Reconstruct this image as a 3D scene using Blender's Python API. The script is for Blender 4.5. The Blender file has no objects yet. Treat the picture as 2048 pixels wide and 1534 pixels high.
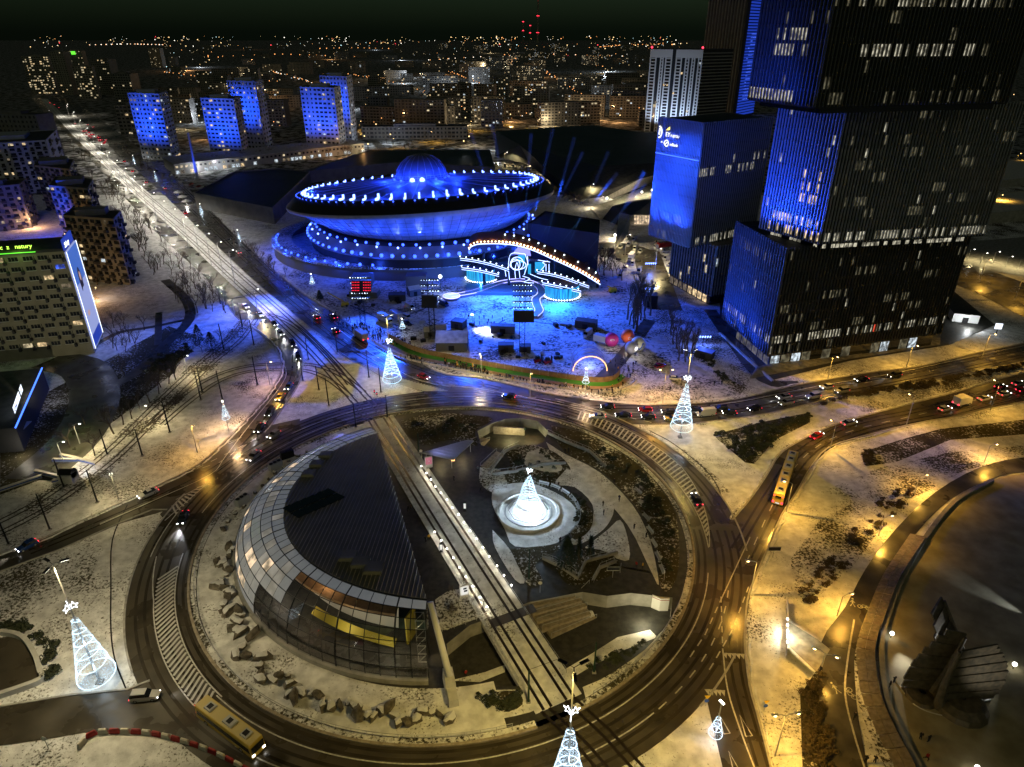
import bpy, bmesh, math, random
from mathutils import Vector, Matrix
from mathutils.geometry import tessellate_polygon
R = math.radians
rnd = random.Random(7)
sc = bpy.context.scene
col = sc.collection

# ------------------------------------------------------------------ camera
CAM_H, PITCH, LENS = 100.0, R(27.2), 24.0
cam = bpy.data.objects.new('camera', bpy.data.cameras.new('camera'))
col.objects.link(cam)
cam.location = (0, 0, CAM_H)
cam.rotation_euler = (R(90) - PITCH, 0, 0)
cam.data.lens = LENS; cam.data.sensor_width = 36.0
cam.data.clip_start = 1.0; cam.data.clip_end = 20000
sc.camera = cam

# ------------------------------------------------------------------ night sky and added city glow
w = bpy.data.worlds.new('World'); sc.world = w; w.use_nodes = True
wn = w.node_tree.nodes; wl = w.node_tree.links
sky = wn.new('ShaderNodeTexSky'); sky.sky_type = 'NISHITA'; sky.sun_disc = False
sky.sun_elevation = R(14); sky.sun_rotation = R(200); sky.altitude = 300; sky.dust_density = 3.0
tint = wn.new('ShaderNodeMix'); tint.data_type = 'RGBA'; tint.blend_type = 'MULTIPLY'
tint.inputs[0].default_value = 1.0; tint.inputs[7].default_value = (0.36, 0.62, 0.46, 1)
bg = wn['Background']; bg.inputs[1].default_value = 0.0065
wl.new(sky.outputs[0], tint.inputs[6]); wl.new(tint.outputs[2], bg.inputs[0])
moon = bpy.data.objects.new('moon', bpy.data.lights.new('moon', 'SUN')); col.objects.link(moon)
moon.data.energy = 0.085; moon.data.angle = R(10); moon.data.color = (1.0, 0.88, 0.55)  # dim yellow sun added as ambient glow of the town
moon.rotation_euler = (R(50), 0, R(20))

sc.view_settings.view_transform = 'Standard'; sc.view_settings.look = 'None'
sc.view_settings.exposure = 0.2; sc.view_settings.gamma = 1.0
cy = sc.cycles
cy.use_denoising = True; cy.max_bounces = 5; cy.diffuse_bounces = 2; cy.glossy_bounces = 3
cy.transmission_bounces = 4; cy.transparent_max_bounces = 6; cy.volume_bounces = 0
cy.sample_clamp_indirect = 2.0; cy.caustics_reflective = False; cy.caustics_refractive = False
cy.use_adaptive_sampling = True; cy.adaptive_threshold = 0.02

# ------------------------------------------------------------------ survey: ground coordinates of points of the site
FPX = 2048 * LENS / 36.0
CP, SP = math.cos(PITCH), math.sin(PITCH)
def ray(px, py):
    u = (px - 1024) / FPX; v = (767 - py) / FPX
    return Vector((u, CP + v * SP, -SP + v * CP))
def g(px, py, z=0.0):
    d = ray(px, py); return Vector((0, 0, CAM_H)) + d * ((z - CAM_H) / d.z)
def gy(px, py, Y):
    d = ray(px, py); return Vector((0, 0, CAM_H)) + d * (Y / d.y)
def gs(pts, z=0.0): return [g(x, y, z) for x, y in pts]
RC = Vector((-14.6, 124.1, 0))           # centre of the roundabout
def pol(r, deg, z=0.0, c=RC): return Vector((c.x + r * math.cos(R(deg)), c.y + r * math.sin(R(deg)), z))

# ------------------------------------------------------------------ materials
M = {}
def mat(name, c, rough=0.8, metal=0.0, spec=0.3, noise=None, c2=None, bump=0.0, detail=4):
    m = bpy.data.materials.new(name); m.use_nodes = True
    n = m.node_tree.nodes; l = m.node_tree.links; b = n['Principled BSDF']
    b.inputs['Base Color'].default_value = (*c, 1); b.inputs['Roughness'].default_value = rough
    b.inputs['Metallic'].default_value = metal; b.inputs['Specular IOR Level'].default_value = spec
    if noise:
        tc = n.new('ShaderNodeTexCoord'); t = n.new('ShaderNodeTexNoise')
        t.inputs['Scale'].default_value = noise; t.inputs['Detail'].default_value = detail
        l.new(tc.outputs['Object'], t.inputs['Vector'])
        r = n.new('ShaderNodeValToRGB'); r.color_ramp.elements[0].position = 0.35; r.color_ramp.elements[1].position = 0.65
        r.color_ramp.elements[0].color = (*c, 1); r.color_ramp.elements[1].color = (*(c2 or [k * 1.5 for k in c]), 1)
        l.new(t.outputs[0], r.inputs[0]); l.new(r.outputs[0], b.inputs['Base Color'])
        if bump:
            bp = n.new('ShaderNodeBump'); bp.inputs['Strength'].default_value = bump; bp.inputs['Distance'].default_value = 0.1
            l.new(t.outputs[0], bp.inputs['Height']); l.new(bp.outputs[0], b.inputs['Normal'])
    M[name] = m; return m
def em(name, c, s, sample=False):
    m = bpy.data.materials.new(name); m.use_nodes = True; n = m.node_tree.nodes
    b = n['Principled BSDF']; b.inputs['Base Color'].default_value = (0.02, 0.02, 0.02, 1)
    b.inputs['Emission Color'].default_value = (*c, 1); b.inputs['Emission Strength'].default_value = s
    m.cycles.emission_sampling = 'AUTO' if sample else 'NONE'
    M[name] = m; return m
def room(m, sc_=(0.9, 0.9, 0.7), lo=0.15):
    n = m.node_tree.nodes; l = m.node_tree.links; b = n['Principled BSDF']; tc = n.new('ShaderNodeTexCoord'); mp = n.new('ShaderNodeMapping'); mp.inputs['Scale'].default_value = sc_
    t = n.new('ShaderNodeTexNoise'); t.inputs['Scale'].default_value = 1.0; t.inputs['Detail'].default_value = 3; r = n.new('ShaderNodeMapRange'); r.inputs[1].default_value = 0.4; r.inputs[2].default_value = 0.62
    s = b.inputs['Emission Strength'].default_value; r.inputs[3].default_value = s * lo; r.inputs[4].default_value = s
    l.new(tc.outputs['Object'], mp.inputs[0]); l.new(mp.outputs[0], t.inputs['Vector']); l.new(t.outputs[0], r.inputs[0]); l.new(r.outputs[0], b.inputs['Emission Strength']); return m
def snowmat(name, cover, fine=1.6, soil=(0.06, 0.052, 0.028), snow=(0.74, 0.74, 0.74), tracks=0.0):
    """snow with trodden, thawed and grassy specks; cover = how much snow lies"""
    m = bpy.data.materials.new(name); m.use_nodes = True
    n = m.node_tree.nodes; l = m.node_tree.links; b = n['Principled BSDF']; b.inputs['Roughness'].default_value = 0.9
    b.inputs['Specular IOR Level'].default_value = 0.1
    tc = n.new('ShaderNodeTexCoord')
    f = n.new('ShaderNodeTexNoise'); f.inputs['Scale'].default_value = fine; f.inputs['Detail'].default_value = 6; f.inputs['Roughness'].default_value = 0.75
    k = n.new('ShaderNodeTexNoise'); k.inputs['Scale'].default_value = 0.09; k.inputs['Detail'].default_value = 5
    l.new(tc.outputs['Object'], f.inputs['Vector']); l.new(tc.outputs['Object'], k.inputs['Vector'])
    a = n.new('ShaderNodeMath'); a.operation = 'MULTIPLY_ADD'; a.inputs[1].default_value = 0.55; l.new(k.outputs[0], a.inputs[0]); l.new(f.outputs[0], a.inputs[2])
    r = n.new('ShaderNodeValToRGB'); e = r.color_ramp.elements
    e[0].position = max(0.0, 0.76 - 0.30 * cover); e[1].position = e[0].position + 0.09
    e[0].color = (*soil, 1); e[1].color = (*snow, 1)
    l.new(a.outputs[0], r.inputs[0])
    q = n.new('ShaderNodeTexNoise'); q.inputs['Scale'].default_value = 0.45; q.inputs['Detail'].default_value = 8; l.new(tc.outputs['Object'], q.inputs['Vector'])
    mr = n.new('ShaderNodeMapRange'); mr.inputs[1].default_value = 0.3; mr.inputs[2].default_value = 0.65; mr.inputs[3].default_value = 0.68; mr.inputs[4].default_value = 1.15; l.new(q.outputs[0], mr.inputs[0])
    mm = n.new('ShaderNodeVectorMath'); mm.operation = 'MULTIPLY'; l.new(r.outputs[0], mm.inputs[0]); l.new(mr.outputs[0], mm.inputs[1]); l.new(mm.outputs[0], b.inputs['Base Color'])
    bp = n.new('ShaderNodeBump'); bp.inputs['Strength'].default_value = 0.5; bp.inputs['Distance'].default_value = 0.15
    l.new(a.outputs[0], bp.inputs['Height']); l.new(bp.outputs[0], b.inputs['Normal'])
    M[name] = m; return m

snowmat('snow', 0.50, 2.2); snowmat('snow_thin', 0.43, 1.9); snowmat('snow_patchy', 0.18, 1.6); snowmat('grass_dark', -0.2, 1.3)
snowmat('snow_clean', 0.58, 2.4); snowmat('track_snow', 0.55, 2.4, soil=(0.06, 0.055, 0.05)); snowmat('city_ground', 0.10, 0.12, soil=(0.03, 0.03, 0.025), snow=(0.35, 0.35, 0.35))
mat('asphalt', (0.040, 0.034, 0.024), 0.36, spec=0.5, noise=0.22, c2=(0.078, 0.066, 0.046), detail=9)
mat('asphalt_worn', (0.036, 0.033, 0.029), 0.4, spec=0.5, noise=0.3, c2=(0.09, 0.085, 0.075), detail=9)
for nm_ in ('asphalt', 'asphalt_worn'):
    n_ = M[nm_].node_tree.nodes; t_ = n_.new('ShaderNodeTexNoise'); t_.inputs['Scale'].default_value = 0.13; t_.inputs['Detail'].default_value = 6; r_ = n_.new('ShaderNodeMapRange'); r_.inputs[1].default_value = 0.38; r_.inputs[2].default_value = 0.62; r_.inputs[3].default_value = 0.2; r_.inputs[4].default_value = 0.55
    M[nm_].node_tree.links.new(n_['Texture Coordinate'].outputs['Object'], t_.inputs['Vector']); M[nm_].node_tree.links.new(t_.outputs[0], r_.inputs[0]); M[nm_].node_tree.links.new(r_.outputs[0], n_['Principled BSDF'].inputs['Roughness'])
mat('asphalt_wet', (0.026, 0.022, 0.016), 0.26, spec=0.5, noise=0.2, c2=(0.055, 0.046, 0.032), detail=8)
mat('paving', (0.03, 0.03, 0.028), 0.55, noise=0.8, c2=(0.06, 0.057, 0.05))
mat('paving_light', (0.16, 0.155, 0.14), 0.7, noise=0.7, c2=(0.3, 0.29, 0.27))
mat('stone_warm', (0.25, 0.21, 0.16), 0.7, noise=1.5, c2=(0.38, 0.33, 0.26))
mat('kerb', (0.3, 0.29, 0.27), 0.8, noise=1.0)
mat('paint', (0.62, 0.62, 0.58), 0.6, noise=2.0, c2=(0.4, 0.4, 0.38))
mat('concrete', (0.22, 0.215, 0.2), 0.85, noise=0.5, c2=(0.33, 0.32, 0.3))
mat('concrete_light', (0.45, 0.44, 0.42), 0.8, noise=0.6, c2=(0.58, 0.57, 0.54))
mat('rail', (0.07, 0.055, 0.045), 0.35, 0.8)
mat('steel', (0.35, 0.35, 0.36), 0.4, 0.7)
mat('galv', (0.42, 0.43, 0.44), 0.5, 0.4)
mat('dark_metal', (0.02, 0.022, 0.022), 0.45, 0.5)
mat('green_metal', (0.02, 0.05, 0.035), 0.5, 0.3)
mat('roof_metal', (0.18, 0.175, 0.13), 0.6, 0.0, 0.15, noise=0.2, c2=(0.25, 0.245, 0.185)); mat('seam', (0.36, 0.35, 0.27), 0.5, 0.0, 0.3); mat('square_paving', (0.26, 0.225, 0.13), 0.75, noise=0.25, c2=(0.42, 0.37, 0.23), bump=0.2, detail=9)
mat('white_paint', (0.7, 0.7, 0.7), 0.5)
mat('black', (0.01, 0.01, 0.011), 0.5)
mat('rubber', (0.012, 0.012, 0.012), 0.8)
mat('bark', (0.08, 0.065, 0.048), 0.9, noise=3.0, c2=(0.14, 0.115, 0.09))
mat('leaf_dark', (0.02, 0.03, 0.014), 0.8, noise=2.0, c2=(0.06, 0.065, 0.035))
mat('leaf_brown', (0.05, 0.04, 0.022), 0.8, noise=2.0, c2=(0.11, 0.085, 0.045))
mat('conifer', (0.012, 0.026, 0.016), 0.8, noise=2.0, c2=(0.03, 0.05, 0.03))
mat('rock', (0.07, 0.06, 0.045), 0.85, noise=2.2, c2=(0.2, 0.175, 0.14), bump=0.5, detail=8)
mat('car_glass', (0.012, 0.014, 0.017), 0.08, spec=0.8)
mat('glass_dark', (0.012, 0.016, 0.022), 0.06, 0.0, 0.9)
mat('bronze', (0.085, 0.075, 0.055), 0.45, 0.25, noise=1.2, c2=(0.16, 0.13, 0.085), bump=0.3)
mat('skin', (0.45, 0.3, 0.22), 0.6)
mat('yellow', (0.6, 0.42, 0.02), 0.5)
mat('wood', (0.2, 0.13, 0.07), 0.7, noise=1.0, c2=(0.3, 0.2, 0.11))
mat('turf_green', (0.05, 0.2, 0.03), 0.8)
mat('barrier_red', (0.35, 0.03, 0.03), 0.6); mat('barrier_white', (0.7, 0.65, 0.55), 0.6)
mat('tent', (0.12, 0.13, 0.15), 0.7); mat('hall_roof', (0.03, 0.035, 0.04), 0.5, noise=0.05, c2=(0.05, 0.055, 0.06))
mat('rubble', (0.05, 0.045, 0.04), 0.9)
em('em_white', (1.0, 0.95, 0.82), 9); em('em_cool', (0.72, 0.88, 1.0), 6); em('em_led', (0.62, 0.84, 1.0), 2.0); em('em_hoop', (0.55, 0.8, 1.0), 1.5); em('em_bulb', (0.6, 0.82, 1.0), 1.7); em('em_line', (0.40, 0.52, 1.0), 3.2); em('em_led_soft', (0.45, 0.6, 1.0), 1.2)
em('em_sodium', (1.0, 0.62, 0.22), 12); em('em_blue', (0.03, 0.08, 1.0), 5); em('em_blue_white', (0.16, 0.26, 1.0), 6); em('em_violet', (0.36, 0.36, 1.0), 3.0)
em('em_amber', (1.0, 0.5, 0.17), 2.5); em('em_red', (1.0, 0.03, 0.06), 4.5); em('em_head', (1.0, 0.97, 0.9), 9)
em('em_cyan', (0.02, 0.42, 0.75), 0.8); em('em_green', (0.5, 1.0, 0.08), 2.6); em('em_green_line', (0.15, 1.0, 0.05), 1.2); em('em_yellow', (1.0, 0.8, 0.12), 2)
em('em_star', (0.85, 0.94, 1.0), 5); em('em_red_soft', (1, .02, .06), 1.6); em('em_violet_d', (.3, .3, 1.0), 1.2); em('em_blue_d', (.03, .08, .8), .6)

# ------------------------------------------------------------------ mesh builder
class MB:
    def __init__(s): s.v = []; s.f = []; s.m = []
    def add(s, vs, fs, mi=0):
        o = len(s.v); s.v += [tuple(v) for v in vs]; s.f += [tuple(i + o for i in f) for f in fs]; s.m += [mi] * len(fs); return s
    def box(s, c, d, rz=0.0, mi=0, top=1.0):
        """box centred in x,y, from z=c.z up; top = taper of its top"""
        x, y, z = d[0] / 2, d[1] / 2, d[2]; k = top; cs, sn = math.cos(rz), math.sin(rz)
        P = [(-x, -y, 0), (x, -y, 0), (x, y, 0), (-x, y, 0), (-x * k, -y * k, z), (x * k, -y * k, z), (x * k, y * k, z), (-x * k, y * k, z)]
        P = [(c[0] + p[0] * cs - p[1] * sn, c[1] + p[0] * sn + p[1] * cs, c[2] + p[2]) for p in P]
        return s.add(P, [(3, 2, 1, 0), (4, 5, 6, 7), (0, 1, 5, 4), (1, 2, 6, 5), (2, 3, 7, 6), (3, 0, 4, 7)], mi)
    def tube(s, pts, r, n=6, mi=0, r2=None, caps=True):
        pts = [Vector(p) for p in pts]; rings = []; k = len(pts); r2 = r if r2 is None else r2
        for i, p in enumerate(pts):
            d = (pts[min(i + 1, k - 1)] - pts[max(i - 1, 0)]); d = d.normalized() if d.length > 1e-9 else Vector((0, 0, 1))
            a = d.cross(Vector((0, 0, 1))) if abs(d.z) < 0.95 else d.cross(Vector((1, 0, 0))); a.normalize(); b = d.cross(a)
            rr = r + (r2 - r) * i / max(1, k - 1)
            rings.append([p + a * (rr * math.cos(6.28319 * j / n)) + b * (rr * math.sin(6.28319 * j / n)) for j in range(n)])
        vs = [v for q in rings for v in q]
        fs = [(i * n + j, i * n + (j + 1) % n, (i + 1) * n + (j + 1) % n, (i + 1) * n + j) for i in range(k - 1) for j in range(n)]
        if caps: fs += [tuple(reversed(range(n))), tuple((k - 1) * n + j for j in range(n))]
        return s.add(vs, fs, mi)
    def lathe(s, prof, n=32, c=(0, 0, 0), mi=0, f=None, a0=0.0, a1=360.0):
        """profile (r,z); f maps a point"""
        full = a1 - a0 >= 360; m = n if full else n + 1; vs = []
        for r, z in prof:
            for j in range(m):
                a = R(a0 + (a1 - a0) * j / n); p = Vector((c[0] + r * math.cos(a), c[1] + r * math.sin(a), c[2] + z)); vs.append(f(p) if f else p)
        fs = [(i * m + j, i * m + (j + 1) % m, (i + 1) * m + (j + 1) % m, (i + 1) * m + j) for i in range(len(prof) - 1) for j in range(n)]
        return s.add(vs, fs, mi)
    def poly(s, pts, z=None, mi=0):
        P = [Vector((p[0], p[1], p[2] if z is None and len(p) > 2 else (z or 0))) for p in pts]
        t = tessellate_polygon([P]); out = []
        for a, b, c in t:
            nz = (P[b] - P[a]).cross(P[c] - P[a]).z; out.append((a, b, c) if nz > 0 else (a, c, b))
        return s.add(P, out, mi)
    def prism(s, pts, z0, z1, mi=0, mtop=None):
        P = [Vector((p[0], p[1], 0)) for p in pts]; n = len(P)
        if sum((P[i].x * P[(i + 1) % n].y - P[(i + 1) % n].x * P[i].y) for i in range(n)) < 0: P.reverse()
        s.add([(p.x, p.y, z0) for p in P] + [(p.x, p.y, z1) for p in P], [(i, (i + 1) % n, n + (i + 1) % n, n + i) for i in range(n)], mi)
        return s.poly(P, z1, mi if mtop is None else mtop)
    def strip(s, a, b, mi=0):
        """ribbon between two point rows"""
        n = len(a); return s.add(list(a) + list(b), [(i, i + 1, n + i + 1, n + i) for i in range(n - 1)], mi)
    def quad(s, a, b, c, d, mi=0): return s.add([a, b, c, d], [(0, 1, 2, 3)], mi)
    def sphere(s, c, r, n=8, k=5, mi=0, sz=1.0):
        return s.lathe([(r * math.sin(math.pi * i / k) + 1e-4, -r * sz * math.cos(math.pi * i / k)) for i in range(k + 1)], n, c, mi)
    def mesh(s, name, mats, off=(0, 0, 0), smooth=False):
        me = bpy.data.meshes.new(name); ox, oy, oz = off
        me.from_pydata([(v[0] - ox, v[1] - oy, v[2] - oz) for v in s.v], [], s.f)
        if isinstance(mats, str): mats = [mats]
        for k in mats: me.materials.append(M[k])
        if len(mats) > 1: me.polygons.foreach_set('material_index', s.m)
        if smooth: me.polygons.foreach_set('use_smooth', [True] * len(s.f))
        return me
def put(o, parent=None, loc=None):
    col.objects.link(o)
    if parent is not None: o.parent = parent
    if loc is not None: o.location = loc
    return o
def base_of(p):
    v = Vector((0, 0, 0))
    while p is not None: v += p.location; p = p.parent
    return v
def tag(o, label, cat, group=None):
    o['label'] = label; o['category'] = cat
    if group: o['group'] = group
    return o
def thing(name, loc, label=None, cat=None, group=None):
    o = put(bpy.data.objects.new(name, None), None, loc); o.empty_display_size = 0.5
    return tag(o, label, cat, group) if label else o
def part(mb, name, mats, parent, smooth=False, stuff=False, label=None):
    """a child mesh given in world coordinates"""
    o = put(bpy.data.objects.new(name, mb.mesh(name, mats, base_of(parent), smooth)), parent)
    if stuff: o['kind'] = 'stuff'
    if label: o['label'] = label
    return o
def solo(mb, name, mats, loc, label, cat, group=None, smooth=False):
    o = put(bpy.data.objects.new(name, mb.mesh(name, mats, loc, smooth)), None, loc); return tag(o, label, cat, group)
def struct(mb, name, mats, parent=None, smooth=False):
    o = put(bpy.data.objects.new(name, mb.mesh(name, mats, base_of(parent), smooth)), parent); o['kind'] = 'structure'; return o
def inst(me, name, parent=None, loc=(0, 0, 0), rz=0.0, s=None, rot=None):
    o = put(bpy.data.objects.new(name, me), parent, loc); o.rotation_euler = rot or (0, 0, rz)
    if s: o.scale = (s, s, s) if not hasattr(s, '__len__') else s
    return o
def kids(o): return [c for c in o.children]
def dup(root, loc, rz=0.0, label=None, cat=None, group=None, scale=None, swap=None):
    r = root.copy(); col.objects.link(r); r.location = loc; r.rotation_euler = (0, 0, rz)
    if scale: r.scale = (scale,) * 3
    if label: tag(r, label, cat or root.get('category', ''), group)
    def rec(src, dst):
        for ch in src.children:
            c = ch.copy(); col.objects.link(c); c.parent = dst; rec(ch, c)
            if swap and c.type == 'MESH' and c.data.materials and c.data.materials[0] and c.data.materials[0].name in swap:
                c.material_slots[0].link = 'OBJECT'; c.material_slots[0].material = M[swap[c.data.materials[0].name]]
    rec(root, r); return r
def drop(root):
    for c in list(root.children): drop(c)
    bpy.data.objects.remove(root)
KL, KB = 3.0, 3.0   # how brightly the town's lamps and the blue show lights burn
def lamp(kind, loc, color, watts, parent=None, name='lamp_light', aim=None, cone=150, blend=0.6, size=0.25):
    l = bpy.data.lights.new(name, kind); l.energy = watts * (KB if color[2] > 2 * max(color[0], color[1]) else KL); l.color = color; l.shadow_soft_size = min(size, .1)
    if kind == 'SPOT': l.spot_size = R(cone); l.spot_blend = blend
    o = put(bpy.data.objects.new(name, l), parent, Vector(loc) - (base_of(parent) if parent else Vector((0, 0, 0))))
    if aim is not None: o.rotation_euler = (Vector(aim) - Vector(loc)).to_track_quat('-Z', 'Y').to_euler()
    return o
def text(body, size, name, mname, parent, origin, xdir, updir, ext=0.04, align='LEFT', shear=0.0):
    c = bpy.data.curves.new(name, 'FONT'); c.body = body; c.size = size; c.extrude = ext; c.align_x = align; c.resolution_u = 2; c.shear = shear
    t = bpy.data.objects.new(name, c); col.objects.link(t)
    dg = bpy.context.evaluated_depsgraph_get(); me = bpy.data.meshes.new_from_object(t.evaluated_get(dg)); bpy.data.objects.remove(t)
    me.name = name; me.materials.clear(); me.materials.append(M[mname])
    X = Vector(xdir).normalized(); U = Vector(updir).normalized(); Z = X.cross(U)
    off = base_of(parent)
    me.transform(Matrix.Translation(Vector(origin) - off) @ Matrix((X, U, Z)).transposed().to_4x4())
    return put(bpy.data.objects.new(name, me), parent)
def offset(pts, w):
    """points shifted sideways (left positive) along a polyline"""
    out = []; n = len(pts)
    for i, p in enumerate(pts):
        d = (pts[min(i + 1, n - 1)] - pts[max(i - 1, 0)]); d.z = 0; d.normalize(); out.append(p + Vector((-d.y, d.x, 0)) * w)
    return out
def smooth(pts, k=6):
    """Catmull-Rom"""
    P = [pts[0] * 2 - pts[1]] + list(pts) + [pts[-1] * 2 - pts[-2]]; out = []
    for i in range(1, len(P) - 2):
        a, b, c, d = P[i - 1:i + 3]
        for j in range(k):
            t = j / k; out.append(0.5 * ((2 * b) + (c - a) * t + (2 * a - 5 * b + 4 * c - d) * t * t + (3 * b - a - 3 * c + d) * t ** 3))
    return out + [pts[-1]]
def along(pts, step, start=0.0):
    """points and directions every step metres along a polyline"""
    out = []; t = start
    for a, b in zip(pts, pts[1:]):
        L = (b - a).length
        if L < 1e-6: continue
        d = (b - a) / L
        while t < L: out.append((a + d * t, d)); t += step
        t -= L
    return out
def inside(p, poly):
    c = False; n = len(poly)
    for i in range(n):
        a, b = poly[i], poly[i - 1]
        if (a[1] > p[1]) != (b[1] > p[1]) and p[0] < (b[0] - a[0]) * (p[1] - a[1]) / (b[1] - a[1]) + a[0]: c = not c
    return c
# ================================================================== the setting: ground, roads, tram tracks
def ring_pts(r, a0=0, a1=360, n=96, z=0.0): return [pol(r, a0 + (a1 - a0) * i / n, z) for i in range(n + (0 if a1 - a0 >= 360 else 1))]
HOLE = 53.6
mb = MB()
outer = [Vector((math.cos(R(a)) * 9000, 2000 + math.sin(R(a)) * 9000, 0)) for a in range(0, 360, 10)]
inner = ring_pts(HOLE, 0, 360, 96)
P = outer + inner
for a, b, c in tessellate_polygon([outer, inner]):
    nz = (P[b] - P[a]).cross(P[c] - P[a]).z; mb.f.append((a, b, c) if nz > 0 else (a, c, b)); mb.m.append(0)
mb.v = [tuple(p) for p in P]
ground = struct(mb, 'ground', 'snow_thin')
mb = MB().poly([(-4000, 480), (4000, 480), (9500, 10990), (-9500, 10990)], 0.012)
struct(mb, 'city_ground', 'city_ground')

lv = [0.02]; stp = [.0015]
def sheet(name, pts, m, z=None, parent=None):
    if z is None: lv[0] += stp[0]; z = lv[0]
    return struct(MB().poly(pts, z), name, m, parent)
# ---- snow lawns
snowmat('show_snow', 0.30, .9, soil=(.05, .05, .05), snow=(.55, .55, .55))
lawn = lambda pts, m='snow', name='lawn': sheet(name, gs(pts), m)
lawn([(505, 655), (530, 676), (552, 698), (561, 720), (562, 742), (551, 766), (533, 793), (502, 828), (462, 872), (400, 927), (325, 967), (250, 1002), (175, 1037), (75, 1082), (0, 1106), (-120, 1150), (-120, 1060), (60, 1000), (200, 900), (330, 800), (420, 715)], 'snow_thin')
lawn([(598, 838), (662, 817), (755, 795), (839, 788), (870, 778), (772, 759), (719, 728), (684, 711), (640, 690), (606, 690), (607, 720), (605, 751), (594, 777), (574, 806), (546, 846), (535, 862)], 'snow')
lawn([(290, 1120), (300, 1083), (320, 1046), (334, 1021), (305, 1021), (225, 1053), (125, 1098), (0, 1144), (-200, 1220), (-200, 1440), (0, 1414), (141, 1391), (255, 1380), (300, 1364), (283, 1330), (272, 1290), (270, 1230), (278, 1165)], 'snow_thin')
lawn([(0, 1493), (113, 1477), (170, 1466), (255, 1462), (340, 1469), (424, 1494), (481, 1517), (530, 1550), (560, 1640), (-100, 1640), (-150, 1530)], 'snow_thin')
lawn([(1301, 850), (1391, 848), (1483, 837), (1556, 824), (1665, 806), (1811, 790), (1811, 812), (1738, 831), (1665, 853), (1610, 878), (1563, 907), (1534, 951), (1504, 995), (1464, 1042), (1457, 1042), (1428, 991), (1391, 944), (1336, 900), (1290, 874), (1270, 860)], 'snow_clean')
lawn([(1665, 798), (1811, 772), (1921, 750), (2048, 723), (2200, 690), (2200, 712), (2048, 745), (1921, 781), (1811, 811), (1738, 829)], 'snow_patchy')
lawn([(1400, 1377), (1413, 1399), (1428, 1464), (1447, 1540), (1480, 1700), (1160, 1700), (1200, 1540), (1240, 1490), (1300, 1457), (1336, 1432), (1373, 1399)], 'snow')
lawn([(1535, 1102), (1564, 1032), (1593, 988), (1622, 937), (1659, 896), (1738, 871), (1848, 845), (1921, 834), (1994, 816), (2048, 805), (2300, 770), (2300, 930), (2048, 915), (1960, 935), (1870, 985), (1790, 1060), (1730, 1140), (1690, 1215), (1640, 1290), (1640, 1420), (1660, 1540), (1680, 1640), (1570, 1640), (1541, 1534), (1519, 1445), (1499, 1372), (1490, 1299), (1490, 1255), (1495, 1200), (1508, 1160)], 'snow')
# thawed grassy patches
for pts, m in (([(1580, 1120), (1640, 1040), (1700, 1010), (1760, 1060), (1700, 1140), (1640, 1190), (1590, 1180)], 'snow_patchy'),
               ([(1722, 905), (1800, 880), (1880, 858), (2060, 838), (2060, 868), (1900, 880), (1840, 905), (1790, 925), (1735, 932)], 'grass_dark'),
               ([(1640, 985), (1760, 935), (1900, 905), (2060, 890), (2060, 915), (1930, 940), (1850, 985), (1800, 1010)], 'snow_patchy'),
               ([(1600, 1390), (1640, 1330), (1655, 1420), (1672, 1560), (1640, 1600), (1605, 1540)], 'grass_dark'),
               ([(1425, 870), (1520, 845), (1620, 825), (1620, 845), (1550, 880), (1508, 928), (1490, 925)], 'grass_dark'),
               ([(1340, 895), (1370, 900), (1440, 960), (1460, 985), (1440, 985), (1380, 935)], 'snow_patchy'),
               ([(30, 820), (250, 700), (360, 640), (420, 600), (440, 650), (320, 760), (200, 880), (80, 960), (0, 990), (0, 880)], 'grass_dark'),
               ([(150, 900), (300, 790), (380, 735), (400, 750), (330, 810), (220, 905)], 'snow'),
               ([(280, 590), (360, 530), (460, 600), (480, 640), (420, 680), (330, 650)], 'snow'),
               ([(235, 760), (300, 700), (360, 700), (350, 745), (290, 790), (240, 800)], 'grass_dark'),
               ([(60, 1110), (170, 1070), (210, 1090), (180, 1160), (110, 1190), (40, 1180)], 'snow_patchy'),
               ([(-40, 1150), (60, 1115), (120, 1200), (40, 1250), (-40, 1240)], 'snow_patchy')):
    lawn(pts, m, 'grass_patch')
# show ground, snowed over and trampled
lawn([(575, 555), (640, 610), (700, 650), (795, 705), (889, 748), (976, 755), (1088, 783), (1178, 797), (1290, 806), (1400, 800), (1480, 790), (1400, 700), (1340, 600), (1230, 560), (1100, 520), (900, 530), (700, 535), (600, 520)], 'show_snow', 'show_ground')
lawn([(660, 640), (760, 690), (860, 720), (980, 745), (1180, 792), (1280, 795), (1400, 798), (1300, 740), (1200, 745), (960, 722), (800, 670), (680, 630)], 'snow_patchy', 'grass_patch')
lawn([(700, 600), (800, 570), (900, 600), (1060, 600), (1150, 660), (1100, 700), (950, 690), (850, 660)], 'show_snow', 'trampled_snow')
lawn([(1320, 600), (1420, 620), (1520, 735), (1480, 790), (1380, 720), (1300, 650)], 'snow_patchy', 'grass_patch')

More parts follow.
